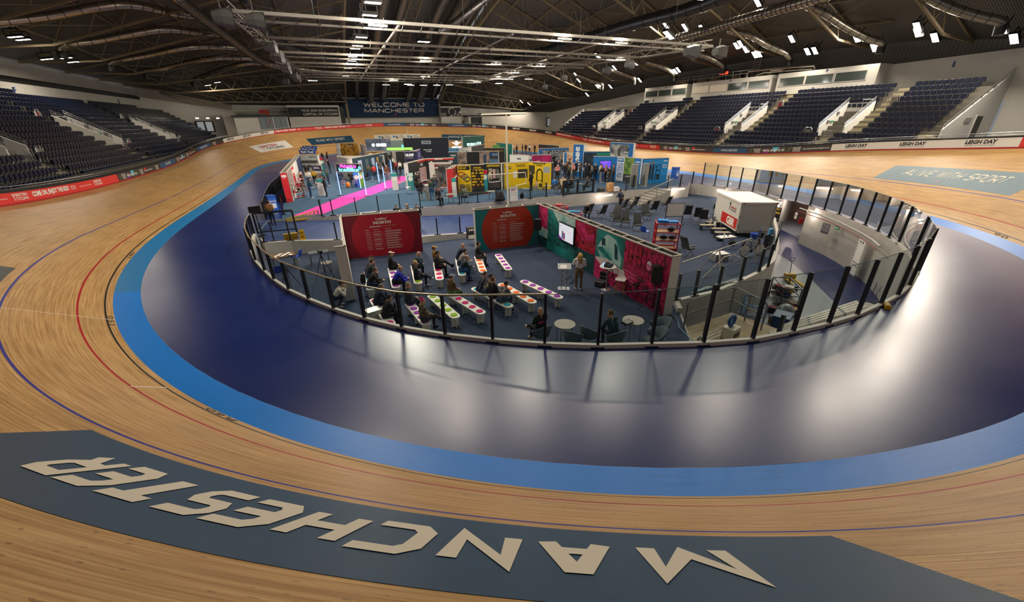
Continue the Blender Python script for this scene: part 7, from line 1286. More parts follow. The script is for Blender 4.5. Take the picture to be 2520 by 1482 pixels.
bz('tall photo wall of a green hill with a glowing white bike brand sign', [(898, 342), (960, 341)], 3.6, [mural('5a6478', '9aa4b4', .6, 21)], .2, rects=[(0, 0, 1, 0, .28, HILL), (0, 0, 1, .28, .38, '8b9684')], words=[(0, tx_('GENESIS', .05), .4, .82, .66, .8, 'f4f4ff'), (0, tx_('G', .2), .23, .35, .66, .8, 'f4f4ff')], glow=('f4f4ff', 1.))
bz('grey green panel right of the green hill photo wall', [(961, 346), (991, 345)], 3.3, ['7f9490'], .1, words=[(0, tx_('U', .08), .85, 1, .62, .78, '48d0e0')], glow=('48d0e0', 2.)); bz('brown timber stand wall below the green hill photo', [(902, 373), (942, 372)], 2.3, [WOOD], .2, words=[(0, tx_('THULE', .05), .1, .35, .78, .9, 'f0ece2')])
bz('tall dark navy stand wall with small pale logo plate', [(991, 340), (1103, 338)], 3.7, ['12192c'], .3, rects=[(0, .4, .61, .74, .88, '9aa4ac')], words=[(0, tx_('SPORTLINE'), .44, .58, .78, .84, '20262c'), (0, tx_('RIDGEBACK'), .13, .31, .46, .52, 'd8dce0'), (0, tx_('never break'), .43, .62, .48, .55, 'c9d0d6'), (0, tx_('a sweat'), .48, .6, .41, .47, 'c9d0d6'), (0, tx_('=', .2), .22, .31, .41, .44, '5ac84a')], glow=('5ac84a', 2.))
a, b = at(952, 367, 2.9), at(1015, 366, 2.9); tag(MB().bar(a, b, .08, .3).build('light_strip', M('8fe05a', .5, e=.4)), 'glowing green header strip in front of the navy wall', 'light')
bz('navy stand wall reading HUMP with purple end panel', [(995, 373), (1025, 372), (1034, 367)], 2.4, ['191c40', '4a3c8a'], .3, words=[(0, tx_('HUMP', .08), .05, .75, .72, .88, 'f0f0f6'), (0, tx_('PUT YOUR HUMP ON'), .1, .7, .62, .67, 'b0b0c8'), (1, tx_('A B'), .2, .8, .6, .9, 'c8c0f0')])
bz('dark stand interior wall with grey column left of the HUMP panel', [(960, 373), (994, 372)], 2.4, ['18181a'], .2, rects=[(0, .12, .38, 0, 1, '8d8a84')])
# emblem sign and green walls
a = at(1123, 349, 3.3); t = thing('emblem_sign', 'glowing white round emblem with wings standing in front of the far banking', 'sign', V3(a.x, a.y, 1.75)); t.scale = (.45, .45, .45); MB().bar((0, 0, -3.8), (0, 0, 2.2), .08).bar((-.9, 0, -3.8), (.9, 0, -3.8), .3, .05).build('stand', BLACK, t); m = MB().torus((0, 0, 3.0), .62, .09, 'y', 24, 5); put(m, text('G', .06), plane((0, -.02, 0), (1, 0, 0), (0, 0, 1)), -.35, .35, 2.6, 3.4)
for s in (-1, 1): m.add([V3(s*.7, 0, 3.2), V3(s*1.7, 0, 3.35), V3(s*1.0, 0, 2.9), V3(s*.7, 0, 2.85)], [(0, 1, 2, 3)] if s > 0 else [(3, 2, 1, 0)])
put(m, text('GORDON', .05), plane((0, -.02, 0), (1, 0, 0), (0, 0, 1)), -1.6, 1.6, 1.55, 2.1); m.build('emblem', M('f4f2ff', .5, e=1.), t)
bz('tall deep green stand wall with glowing pale lettering on the far right', [(1138, 336.5), (1191, 334)], 3.7, ['12564c'], .3, words=[(0, tx_('RIDGEBACK', .03), .18, .62, .6, .72, 'c8ffff'), (0, tx_('HUB', .03), .64, .84, .58, .75, 'c8ffff')], glow=('c8ffff', .9))
bz('dark grey angled stand wall in front of the deep green wall', [(1160, 361), (1191, 355)], 2.6, ['3a3b40'], .5, rects=[(0, .55, .95, .1, .5, 'b8bcc8')]); bz('pale panel with blue band beside the emblem sign', [(1104, 363), (1160, 363)], 2.2, ['b9b7b0'], .1, rects=[(0, 0, .45, .6, .95, '4a88b0'), (0, .72, 1, .5, .95, 'cfd4d0')], words=[(0, tx_('MADISON'), .75, .97, .7, .8, '2a5048')])
bz('black stand wall with yellow lettering left of the white pole', [(1191, 364), (1241, 364)], 2.4, ['1b1a18'], .3, words=[(0, tx_('BUILT IN CHINO, CALIFORNIA USA', .01), .05, .95, .78, .88, 'b8962a')]); bz('lime green stand wall behind the black wall with yellow lettering', [(1212, 357), (1245, 357)], 2.6, ['5aa82a'], .3, words=[(0, tx_('elite', .05), .45, .85, .6, .8, '1a1a1a')]); bz('teal stand panel right of the lime green wall', [(1222, 351), (1260, 355)], 2.9, ['14786c'], .15)
# middle rows
T, f = bz('long low stand wall with photo panels and blue lock logo in the second row', [(1103, 374), (1125, 374), (1148, 374), (1179, 373), (1204, 373), (1226, 373)], 2.4, ['1f3440', mural('4a4238', '9a8a78', 2, 31), '141416', mural('6a5a4c', 'a08c7c', 1.6, 32), '3a3a3e'], .3, rects=[(4, .0, 1, .72, .98, '1c2430'), (4, .05, .3, .76, .94, '2a6ab0'), (4, .0, 1, .35, .6, '4a7090'), (3, .4, .7, .3, .85, '26405a')], words=[(0, tx_('urban hi'), .25, .85, .78, .88, 'c9d4d8'), (4, tx_('DURO LOCK'), .35, .95, .78, .92, '8fb8e0')])
bz('black and red stand wall with white end panel, red top edge and FIST lettering', [(993, 402.5), (1003, 402)], 2.4, ['d4d2d0'], .06, words=[(0, tx_('#', .1), .25, .75, .5, .62, '8a2a4a')])
bz('black stand wall angled back from the white end panel reading FIST', [(1003, 402), (1048, 391), (1117, 388.5)], 2.4, ['1c1b1c', '1a191b'], .3, rects=[(0, .5, 1, .92, 1, 'b8201c'), (1, 0, 1, .93, 1, 'b8201c'), (0, .55, .95, .1, .7, PRODR)], words=[(0, tx_('FIST', .05), .3, .5, .42, .58, 'e8e4e0'), (1, tx_('TREK RACE SHOP'), .3, .6, .94, .99, 'e8d8d0'), (0, tx_('<>', .06), .62, .78, .75, .88, 'c9c5c0'), (1, tx_('<>', .06), .12, .24, .74, .9, 'c9c5c0'), (1, tx_('USA', .03), .8, .96, .78, .9, 'c9c5d0')])
bz('grey stand wall with a red logo square and jacket photo', [(1055, 401), (1109, 400)], 2.4, ['c2beb8'], .2, rects=[(0, .25, 1, .05, .94, mural('2a2628', '6a625c', 1.5, 33)), (0, .24, .43, .74, .95, 'd8281c'), (0, .56, .66, .4, .7, '6a8aa8')], words=[(0, tx_('ELITE', .06), .26, .41, .78, .83, 'f4f0ec')])
bz('tall red stand end pillar in the middle of the expo', [(1098, 416), (1113, 414)], 2.4, ['c41c22'], .06); bz('red side wall with dark product bay beside the red pillar', [(1113, 414), (1124, 406)], 2.4, ['a8161c'], .3, rects=[(0, .2, .95, .1, .5, '3a1a16')], words=[(0, tx_('ZAM', .03), .1, .9, .75, .95, '5a0c10'), (0, tx_('zefal', .05), .15, .8, .6, .68, 'f0e4e0')])
Y_ = 'dcb810'; KB2 = '17170f'
T1, f1_ = bz('yellow stand wall with the Click Lock sign and three coloured cable loops', [(1125, 407), (1157, 406)], 2.4, [Y_], .3, rects=[(0, .06, .94, .82, .96, KB2), (0, .08, .5, .02, .3, '6a6448'), (0, .55, .92, .05, .3, '8a7a20')], words=[(0, tx_('Click Lock', .03), .1, .68, .87, .94, Y_), (0, tx_('cable locks by wire', .0), .1, .6, .835, .86, Y_)])
fn, L = f1_[0]; m = MB()
for i, (cx, cy, c) in enumerate(((.3, .68, 0), (.5, .6, 1), (.68, .5, 2))):
    q_ = MB().torus((0, 0, 0), .3, .03, 'y', 22, 5); m.add([fn(cx*L+v[0], cy*2.4+v[2]*.62-.0)+V3(0, -.03+v[1], 0) for v in q_.v], q_.f, c); m.bar(fn(cx*L-.12, cy*2.4-.25)+V3(0, -.04, 0), fn(cx*L+.12, cy*2.4-.16)+V3(0, -.04, 0), .07, .03, c)
m.build('cable_loops', [M('b0201c', .5), M('2a6ab0', .5), M('1c1c1e', .5)], T1)
T2, f2_ = bz('black stand wall covered in yellow packed locks', [(1158, 406), (1189, 405)], 2.4, [KB2], .3, words=[(0, tx_('KRYPTONITE', .03), .2, .8, .86, .92, 'd8b818')])
fn, L = f2_[0]; PK_ = MB().bx(-.06, -.04, 0, .06, 0, .17); PKM = [bpy.data.meshes.new('packaged_lock') for c in (0, 1, 2)]
for me, c in zip(PKM, ('c9a418', '8a6a20', '2c2a26')): me.from_pydata(PK_.v, [], PK_.f); me.materials.append(M(c, .5))
for i in range(54):
    o = link('packaged_lock', PKM[R_.choice((0, 0, 1, 2))]); o.location = Vector(T2.location)+fn(L*(.08+.105*(i % 9)), 1.85-.26*(i//9))+V3(0, -.02, 0); o.rotation_euler.z = T2.rotation_euler.z; tag(o, 'packaged lock hung on the black lock wall, %s row from the top' % od(i//9).replace('nearest', 'first'), 'lock', 'packed locks on the black wall')
bz('black stand wall reading KRYPTONITE hung with checked clothing, with white end panel', [(1189, 403.5), (1238, 402)], 2.4, ['151515'], .3, rects=[(0, .25, .42, .42, .82, plaid('8a7a5a', 'd8ccb4', '5a4a34', 6)), (0, .46, .6, .45, .8, PRODR), (0, .62, .78, .45, .8, mural('2a3028', '8a8478', 8, 34)), (0, .25, .8, .08, .38, mural('1c1c1e', '4a4648', 6, 35))], words=[(0, tx_('KRYPTONITE', .04), .18, .82, .88, .96, 'd8b818')]); bz('white narrow panel between the clothing wall and the yellow wall', [(1234, 404), (1240, 402)], 2.35, ['d4d0c8'], .06)
T3, f3_ = bz('big yellow stand wall with horseshoe lock picture, two panels', [(1240, 401.5), (1301, 398.5), (1357, 401)], 2.4, [Y_, Y_], .3, rects=[(0, .36, .52, .42, .68, 'd8d0c0'), (0, .55, .95, .4, .74, '3a3828'), (0, .02, .04, .02, .98, '6a5c10'), (0, .3, .31, .02, .98, 'b89a10'), (1, .02, .28, .55, .88, '3a381c'), (1, .66, .94, .62, .85, '9aa0a0'), (1, .2, .75, .93, .99, KB2), (1, .32, .44, .05, .25, 'd8b0a0'), (1, .48, .62, .06, .2, '4a4018'), (1, .68, .92, .2, .58, 'c8a810')], words=[(0, tx_('DOWNLOAD', .02), .05, .28, .84, .88, '3a3208'), (0, tx_('THE APP', .04), .08, .28, .76, .82, '2a2408'), (0, tx_('Never stop with', .01), .45, .85, .9, .95, '4a4008'), (0, tx_('KRYPTONITE', .03), .5, .85, .83, .89, '4a4008'), (1, tx_('DIAMOND', .03), .34, .62, .86, .91, '3a3208'), (1, tx_('FAST ACCURATE SECURITY', .02), .24, .72, .945, .975, Y_), (1, tx_('lock', .02), .38, .6, .3, .34, '5a3a10')])
fn, L = f3_[1]; MB().tube([fn(L*.36, .72)+V3(0, -.05, 0), fn(L*.36, 1.45)+V3(0, -.05, 0)]+[fn(L*.48-L*.12*math.cos(a), 1.45+.36*math.sin(a))+V3(0, -.05, 0) for a in (.5, 1.0, 1.57, 2.1, 2.6)]+[fn(L*.60, 1.45)+V3(0, -.05, 0), fn(L*.60, .62)+V3(0, -.05, 0)], .05, 8).build('horseshoe_lock', M('23241f', .4), T3)
bz('black end panel closing the big yellow stand wall on the right', [(1357, 401), (1362, 400)], 2.4, ['1f1e1c'], .06)
bz('white and brown stand wall with a ladder frame end behind the yellow wall', [(1254, 381), (1300, 382.5)], 2.3, ['d8d6d2'], .3, rects=[(0, 0, 1, 0, .62, HILL), (0, .0, .3, 0, .3, '8a6a3a')], words=[(0, tx_('vittoria', .03), .4, .62, .78, .88, '3a3434')]); bz('magenta stand wall with a white rider logo', [(1309, 382), (1357, 381)], 2.3, [mural('6a1048', 'b81e62', 1, 36)], .3, words=[(0, tx_('RR', .05), .25, .45, .4, .72, 'f4e8ee'), (0, tx_('SAUNDERS', .03), .47, .85, .5, .64, 'e8d0dc')])
bz('black sign wall with red and white logos on the far right of the expo', [(1326, 355), (1376, 359)], 2.7, ['1f1d1e'], .1, words=[(0, tx_('K', .1), .1, .24, .45, .85, 'c8282c'), (0, tx_('K-EDGE', .04), .26, .58, .55, .75, 'e8e4e2'), (0, tx_('K', .1), .64, .72, .5, .85, 'c8282c'), (0, tx_('K-EDGE', .03), .74, .98, .55, .72, 'e8e4e2')])
bz('blue framed product stand with bike photo below the black sign wall', [(1326, 366), (1400, 363)], 2.5, ['1f68a8'], .2, rects=[(0, .1, 1, .1, .9, mural('2a323a', '98a0a4', 4, 37))])
bz('blue side wall with a cream world map poster left of the blue tower', [(1388.5, 376), (1395, 375.5), (1410, 375)], 2.4, ['1c6cb4', 'd8c4a4'], .2, rects=[(1, .15, .85, .45, .9, mural('b8502a', 'd8c4a4', 3, 38)), (1, 0, .45, .25, .45, 'a02838'), (1, 0, .45, .0, .25, '1f8a88')])
T, f = bz('tall blue tower sign with vertical white lettering', [(1412, 355), (1437, 356)], 3.45, ['1468b0'], .6); fn, L = f[0]; m = MB(); o_ = fn(L*.22, 3.2); r_ = -U; u_ = (fn(1, 0)-fn(0, 0)).normalized(); n_ = V3(0, -.02, 0); put(m, text('SHIMANO', .05), lambda x, y: o_+n_+r_*x+u_*y, 0, 2.75, 0, L*.42); m.build('lettering', M('e8f0f4', .5), T)
bz('dark and teal photo wall between the tower sign and the tall bike photo', [(1437, 373), (1501.5, 373)], 2.8, [mural('14283a', '3a4a50', 1.2, 39)], .2, rects=[(0, .5, 1, .85, 1, '14786c'), (0, 0, 1, .96, 1, '1468b0')], words=[(0, tx_('RIDE'), .0, .1, .3, .4, 'd8dce0')]); bz('tall blue framed black and white bike photo wall', [(1502, 350), (1560, 353)], 3.6, ['1468b0'], .3, rects=[(0, .04, .82, .08, .95, mural('3a4040', 'b0b4b4', 1.4, 40)), (0, .62, .84, .7, .78, '3f8ac8')], words=[(0, tx_('1000', .06), .07, .25, .5, .66, 'e0e0de'), (0, tx_('SHIMANO', .03), .64, .82, .72, .76, 'f0f4f6')]); bicycle(Vector(at(1535, 352, 3.4).xy.to_tuple()+(0,)) + V3(.3, -.8, 0), .3, 'bike parked in front of the tall black and white bike photo wall')
T, f = bz('blue stand wall with a glowing screen and white product panel', [(1461, 385), (1520, 385.5), (1538, 387), (1582, 390.5)], 2.4, ['1472bc', 'd8dce0', mural('3a5a2a', '7a9a4a', 2, 41)], .25, rects=[(1, .1, .9, .8, .95, '1468b0'), (1, .1, .9, .15, .75, mural('3a6aa8', 'd0d8e0', 8, 42)), (2, 0, .55, 0, .32, '3a3c3e'), (2, .58, 1, 0, 1, '1472bc')], words=[(1, tx_('SHIMANO'), .2, .8, .85, .92, 'f0f4f6'), (2, tx_('SHIMANO'), .65, .9, .82, .88, 'f0f4f6')])
fn, L = f[0]; t = thing('wall_screen', 'glowing blue and purple screen on the blue stand wall', 'screen', Vector(T.location)); m = MB(); f2 = plane(fn(0, 0)+V3(0, -.1, 0), fn(1, 0)-fn(0, 0), U, 0); cover(m, f2, .28*L, .72*L, 1.25, 1.95); m.build('display', M_ if False else mural('2a2a9a', 'a05ac8', 3, 43, 1), t); pb = t.children[0].data.materials[0].node_tree.nodes['Principled BSDF']; pb.inputs['Emission Color'].default_value = lin('4a3ab8'); pb.inputs['Emission Strength'].default_value = .8; m = MB(); [cover(m, plane(fn(0, 0)+V3(0, -.09, 0), fn(1, 0)-fn(0, 0), U, 0), .27*L, .73*L, 1.22, 1.98)]; m.build('housing', BLACK, t)
T, f = bz('bright blue end wall picturing two mechanics with a bike on a stand', [(1582, 391), (1647, 388.5)], 2.4, ['1b88cc'], .25, rects=[(0, .0, .04, 0, 1, '1468b0'), (0, .0, 1, .95, 1, '1468b0')], words=[(0, tx_('SHIMANO'), .8, .95, .86, .92, 'e8f0f4'), (0, tx_('Excellent', .02), .78, .95, .7, .76, 'e8f0f4'), (0, tx_('bike care', .02), .78, .95, .62, .68, 'e8f0f4')])
fn, L = f[0]; f2 = plane(fn(0, 0), fn(1, 0)-fn(0, 0), U, .02); m = MB()
for cx in (.32, .43): m.add([f2(L*(cx+a), b*2.4) for a, b in ((-.03, .15), (-.01, .15), (0, .42), (.02, .15), (.04, .15), (.035, .5), (.05, .62), (.02, .78), (-.03, .76), (-.04, .5))], [tuple(range(10))], 0); disc(m, f2, L*(cx+.0), 2.4*.83, .11, 0, L, 0, 2.4, 1)
q_ = MB().torus((0, 0, 0), .26, .025, 'y', 20, 4); m.add([f2(L*.64+v[0], 1.55+v[2]) for v in q_.v], q_.f, 0); q_ = MB().torus((0, 0, 0), .24, .025, 'y', 20, 4); m.add([f2(L*.63+v[0], 1.05+v[2]) for v in q_.v], q_.f, 0); m.bar(f2(L*.64, 1.55), f2(L*.5, 1.75), .04, .01).bar(f2(L*.63, 1.05), f2(L*.5, 1.75), .03, .01).bar(f2(L*.55, .3), f2(L*.55, 1.3), .05, .01).add([f2(L*.6, .4), f2(L*.7, .4), f2(L*.7, .9), f2(L*.6, .9)], [(0, 1, 2, 3)]); m.build('printed_graphic', [M('17222c', .6), M('9a7058', .6)], T)
for i, (a, b, lab) in enumerate((((1555, 405), (1573, 404.5), 'left'), ((1583, 403), (1599, 403), 'right'))): bz('grey back of a roll-up banner at the expo edge, %s one of two' % lab, [a, b], 2.1, ['8f8d8a'], .05, rects=[(0, .48, .52, 0, 1, '6f6d6a'), (0, 0, 1, 0, .03, 'c9c6c0')])
# pink carpet, neon arch, light poles
pk = [(722, 531.5), (796, 526.5), (912, 481), (972, 459), (1006, 440), (1010, 434), (984, 434.5), (905, 464), (842, 484)]; o = filled('carpet_runner', [[xy(at(x, y)) for x, y in pk]], .014, M('e62f9e', .9, n=.05, s=8.), None); tag(o, 'bright pink carpet runner leading to the neon arch', 'carpet')
LB = M('5f86ff', .5, e=3.); NP, NC = M('ff4fd0', .5, e=1.6), M('6feeff', .5, e=1.3)
def lpole(b, t_, lab):
    q = at(*b); h = tall(q, *t_); t = thing('light_pole', lab, 'light', q, 0, 'blue light poles'); MB().tube([(0, 0, .1), (0, 0, h)], .035, 6).build('tube', LB, t); MB().bar((.04, .03, 0), (.04, .03, h), .03).build('spine', STEEL, t); m = MB(); m.bar((-.3, 0, .02), (.3, 0, .02), .08, .03).bar((0, -.3, .02), (0, .3, .02), .08, .03); m.build('foot', BLACK, t); return q, h
a, ha = at(839, 481.5), 2.65; b = at(902, 483); t = thing('neon_arch', 'welcome arch with pink and blue neon lettering over the pink carpet', 'arch', a, math.atan2(b.y-a.y, b.x-a.x)); w = (b-a).xy.length; h0, h1 = tall(a, 831, 423), tall(a, 828.5, 403)
for x in (0, w): MB().bar((x, 0, 0), (x, 0, h1), .07).build('post', M('b5aca8', .4, .4), t); MB().tube([(x+.05, -.05, .1), (x+.05, -.05, h0)], .035, 6).build('light_tube', LB, t); MB().bar((x-.3, 0, .02), (x+.3, 0, .02), .3, .03).build('foot', BLACK, t)
m = MB(); m.bar((0, 0, h1), (w, 0, h1), .08).bar((0, 0, h0), (w, 0, h0), .08); m.build('frame', M('b5aca8', .4, .4), t); MB().bx(.05, .02, h0, w-.05, .03, h1).build('backing', M_glass('b8bcc0', .6, 'smoked sheet'), t); f9 = plane((0, -.03, 0), (1, 0, 0), (0, 0, 1)); hh = h1-h0
m = MB(); put(m, text('Welcome to', .02, .3), f9, w*.18, w*.8, h0+hh*.5, h0+hh*.98); m.build('neon_script', NP, t); m = MB(); put(m, text('iceBike', .03), f9, w*.12, w*.88, h0+hh*.05, h0+hh*.56); q_ = MB().torus((0, 0, 0), .1, .03, 'y', 14, 4); m.add([f9(w*.92+v[0], h0+hh*.5+v[2]) for v in q_.v], q_.f); m.build('neon_name', NC, t)
for i, (b_, t_) in enumerate((((888.6, 466), (884.5, 424)), ((949, 466), (941.5, 412)), ((933.6, 450.6), (926, 400)), ((966, 438), (960, 393)), ((995, 405), (994, 384)), ((1022, 400), (1020, 379)), ((1046, 392), (1044, 373)))): lpole(b_, t_, 'blue glowing light pole along the pink carpet, %s from the arch' % od(i).replace('nearest', 'first'))
a, b = at(1064, 390), at(1104, 389); h1 = tall(a, 1063, 356.5); h0 = tall(a, 1064, 369); t = thing('neon_arch', 'far neon arch with pink arrows in front of the dark navy wall', 'arch', a, math.atan2(b.y-a.y, b.x-a.x)); w = (b-a).xy.length
for x in (0, w*.55, w): MB().tube([(x, 0, 0), (x, 0, h0)], .05, 6).build('light_tube', LB, t)
m = MB(); m.bar((0, 0, h1), (w, 0, h1), .1).bar((0, 0, h0), (w, 0, h0), .1).bar((0, 0, 0), (0, 0, h1), .1).bar((w, 0, 0), (w, 0, h1), .1); m.build('frame', M('5a4a8a', .4), t); f9 = plane((0, -.03, 0), (1, 0, 0), (0, 0, 1)); hh = h1-h0; m = MB()
for cx in (.13, .84): m.add([f9(w*(cx+a_), h0+hh*b_) for a_, b_ in ((-.08, .5), (0, .95), (.08, .5), (.04, .5), (.04, .08), (-.04, .08), (-.04, .5))], [tuple(range(7))])
put(m, text('iceBike', .04, .2), f9, w*.28, w*.68, h0+hh*.5, h0+hh*.9); m.build('neon_arrows', NP, t); m = MB(); put(m, text('LOUNGE', .04), f9, w*.26, w*.72, h0+hh*.08, h0+hh*.48); m.build('neon_name', NC, t)
p0 = at(1250, 503, 0); t = thing('ceremony_pole', 'tall off-white pole with a horizontal lamp bar at the top, middle of the hall', 'pole', p0); hP = tall(p0, 1244, 282); MB().tube([(0, 0, -1), (0, 0, hP)], [.075, .06], 10).build('pole', M('d2cab4', .5), t); MB().tube([(-1.9, 0, hP-.0), (1.6, 0, hP+.05)], .06, 6).build('top_bar', M('d8cfb8', .4), t)
m = MB(); A = lambda x, y: aty(x, y, p0.y)-p0; m.tube([A(1201, 431), A(1243, 428), A(1246, 428), A(1293, 424.5)], .035, 6).tube([A(1201, 431), A(1204, 449), A(1231, 446.5), A(1230, 431)], .03, 6).tube([A(1293, 424.5), A(1295, 451), A(1268, 458)], .03, 6); m.build('swing_frame', M('cfc8b8', .4), t)
# notice boards at the edge, bins, small furniture
bz('white A1 notice board standing at the expo edge beside the white pole', [(1255, 461.5), (1274, 460)], 1.1, ['d8d6d2'], .04, words=[(0, tx_('WHERE TO', .02), .1, .8, .85, .92, '5a5a68'), (0, tx_('PARK?', .03), .1, .7, .75, .83, 'b0505a'), (0, tx_('- - - - -'), .1, .85, .6, .63, '8a8a90'), (0, tx_('- - - - - -'), .1, .85, .45, .48, '8a8a90')])
def notice(p, q, z0, z1, lab, bg, rects):
    t = thing('printed_board', lab, 'board', V3(p.x, p.y, z0), math.atan2(q.y-p.y, q.x-p.x)); w = (q-p).xy.length; MB().bx(0, -.03, 0, w, 0, z1-z0).build('panel', M(bg, .6), t); m = MB(); f = plane((0, -.035, 0), (1, 0, 0), (0, 0, 1)); mats = []
    for x0, x1, y0, y1, c in rects: cover(m, f, x0*w, x1*w, y0*(z1-z0), y1*(z1-z0), len(mats)); mats.append(M(c, .6))
    m.build('picture', mats, t)
notice(at(1256, 491, -.05), at(1277, 489, -.05), -.75, -.05, 'orange photo board fixed to the wall below the white notice board', 'c08a5a', [(.25, .45, .2, .55, '3a3a3c'), (.6, .8, .15, .5, '2a3a4a'), (.45, .58, .7, .98, 'c83a2a'), (0, 1, 0, .12, '4a6a9a')])
def bin_(px, py, rz, lab):
    t = thing('recycling_bin', lab, 'bin', at(px, py), rz, 'blue recycling bins'); MB().bx(-.3, -.3, 0, .3, .3, .95).build('body', M('1f62c0', .5), t); MB().prism([(-.31, -.31), (.31, -.31), (.31, .31), (-.31, .31)], .95, 1.1).build('lid', M('1a4fa0', .5), t); m = MB(); put(m, text('RECYCLE', .03), plane((-.3, -.305, .3), (1, 0, 0), (0, 0, 1)), .06, .54, .3, .42); cover(m, plane((-.3, -.305, .3), (1, 0, 0), (0, 0, 1)), .1, .5, -.15, .2); m.build('lettering', M('d8e4f0', .5), t)
bin_(672, 516, .5, 'blue and white recycling bin by the left barrier'); bin_(1660, 437, .2, 'small blue and white bin at the far right of the expo')
tag(MB().lathe((0, 0, 0), [(.09, 0), (.09, .45), (.03, .52), (.03, .58)], 12).build('fire_extinguisher', M('a81a1c', .4)), 'red fire extinguisher on the floor beside the red end panel', 'extinguisher'); bpy.data.objects['fire_extinguisher.002' if 'fire_extinguisher.002' in bpy.data.objects else 'fire_extinguisher'].location = at(694, 497)
def slatchair(px, py, rz, lab, z=0.):
    t = thing('bistro_chair', lab, 'chair', at(px, py, z), rz, 'aluminium bistro chairs'); m = MB(); [m.bx(-.2, -.2+.09*i, .43, .2, -.13+.09*i, .45) for i in range(5)]; m.build('seat', STEEL, t); m = MB(); [m.bx(-.2, -.24, .6+.08*i, .2, -.22, .65+.08*i) for i in range(3)]; m.build('backrest', STEEL, t)
    for s in (-1, 1): MB().tube([(s*.22, .22, 0), (s*.22, .2, .62), (s*.22, -.2, .64), (s*.21, -.22, .8), (s*.21, -.23, .45), (s*.22, -.26, 0)], .014, 5).build('leg', STEEL, t)
for px, py, rz, lab in ((759, 484, .3, 'aluminium bistro chair beside the teal hooded man'), (847, 463, .1, 'aluminium bistro chair under the neon arch, left'), (877, 462, -.2, 'aluminium bistro chair under the neon arch, right'), (1008, 478, 1.2, 'aluminium bistro chair beside the white end panel'), (1078, 506, .2, 'aluminium bistro chair at the expo edge under the seated man in black'), (1098, 501, -1.2, 'aluminium bistro chair opposite the seated man in black'), (1146, 500, .1, 'aluminium bistro chair under the person in a checked shirt'), (1317, 480, -.6, 'empty aluminium bistro chair near the yellow wall, left'), (1335, 483, .2, 'empty aluminium bistro chair near the yellow wall, right'), (1371, 478, .4, 'aluminium bistro chair left of the black framed glass'), (1405, 476, .3, 'aluminium bistro chair behind the black framed glass'), (1446, 473, .2, 'aluminium bistro chair under the striped jumper'), (1231, 496, 2.8, 'aluminium bistro chair draped with a black coat')): slatchair(px, py, rz, lab)
for px, py, lab, sq in ((1110, 500, 'square aluminium table at the expo edge left of the checked shirt', 1), (1209, 492, 'square aluminium table left of the black coat', 1), (1294, 485, 'round silver table at the expo edge with papers', 0), (1349, 477, 'round silver table beside the yellow wall', 0), (1425, 472, 'round silver table inside the black framed glass', 0), (988, 466, 'pale table beside the white end panel with clothing on it', 1), (1544, 452, 'round white table at the right end of the expo', 0)): cafe_table(px, py, lab, 0., r=.34, grp='expo tables', sq=bool(sq), col='b9b7b2')
t = thing('draped_coat', 'black coat draped over a bistro chair beside the white pole', 'coat', at(1231, 496)); MB().lathe((0, 0, .1), [(.42, 0), (.4, .2), (.3, .5), (.27, .66), (.12, .74), (.01, .75)], 10).build('coat', M('141416', .9), t, True)
t = thing('backpack', 'black backpack on the expo edge right of the white notice board', 'bag', at(1284, 489)); MB().ball((0, 0, .24), .24, 10, 0, (.8, .6, 1.05)).build('body', M('19191b', .85), t, True); MB().tube([(-.08, 0, .45), (0, 0, .54), (.08, 0, .45)], .014, 5).build('handle', BLACK, t)
t = thing('backpack', 'orange bag on the floor between the two chairs under the neon arch', 'bag', at(858, 463)); MB().ball((0, 0, .3), .3, 10, 0, (.7, .5, 1.05)).build('body', M('d87a1c', .8), t, True); MB().tube([(-.08, 0, .56), (0, 0, .66), (.08, 0, .56)], .014, 5).build('handle', M('a85a14', .8), t)
def totem(px, py, h, lab, c1, c2, w=.55):
    t = thing('totem_sign', lab, 'sign', at(px, py), .0); MB().bx(-w/2, -.05, 0, w/2, .05, h).build('panel', M(c1, .55), t); m = MB(); f = plane((-w/2, -.055, 0), (1, 0, 0), (0, 0, 1)); cover(m, f, .0, w, h*.8, h, 0); disc(m, f, w/2, h*.66, w*.4, 0, w, 0, h, 1, .01); m.build('printed_graphic', [M(c2, .55), WHITE], t)
for a in ((794, 482, 1.5, 'leaning white sign panel beside the man in black, back turned', 'd8d6d0', '2f8f90'), (795, 425, 2.0, 'red and white sign panel at the left stand', '1f7f80', 'b82838'), (1194, 470, 1.9, 'teal and red totem sign beside the black lock wall', '2a8f98', 'b82838'), (1117, 485, 1.6, 'white and teal wedge sign beside the red pillar', 'd8dcd8', '2f9f98'), (974, 468, 1.6, 'white wedge sign left of the white end panel', 'd8d6d0', '2f8f90'), (1013, 468, 1.6, 'teal leaning sign right of the white end panel', '2f8f90', 'b9d8d0'), (1229, 404, 1.6, 'small teal and red totem sign in the second row', '2a8f98', 'b82838'), (881, 461, 1.5, 'blue drinks cooler under the neon arch', '1f5fc0', '3a8ae0'), (891, 459, 1.5, 'green drinks cooler under the neon arch', '6aa02a', '8ac04a')): totem(*a)
for i, a in enumerate(((786, 466, .4, 'white bike displayed beside the mustard hooded visitor', 'd8d4cc'), (745, 470, 1.3, 'red and white bike at the left stand wall', 'c8404a'), (1175, 474, .2, 'mountain bike on the low black plinth before the lock wall', '8a4a34'), (1247, 462, .1, 'white and red road bike against the yellow wall', 'd8d4cc'), (983, 448, 1.2, 'black bike beside the man in orange', '1a1a1c'), (1090, 478, .5, 'bike parked inside the grey stand', 'b0503a'), (1520, 440, .6, 'blue bike beside the white product panel', '1f5fb0'))): bicycle(at(a[0], a[1]), a[2], a[3], a[4])
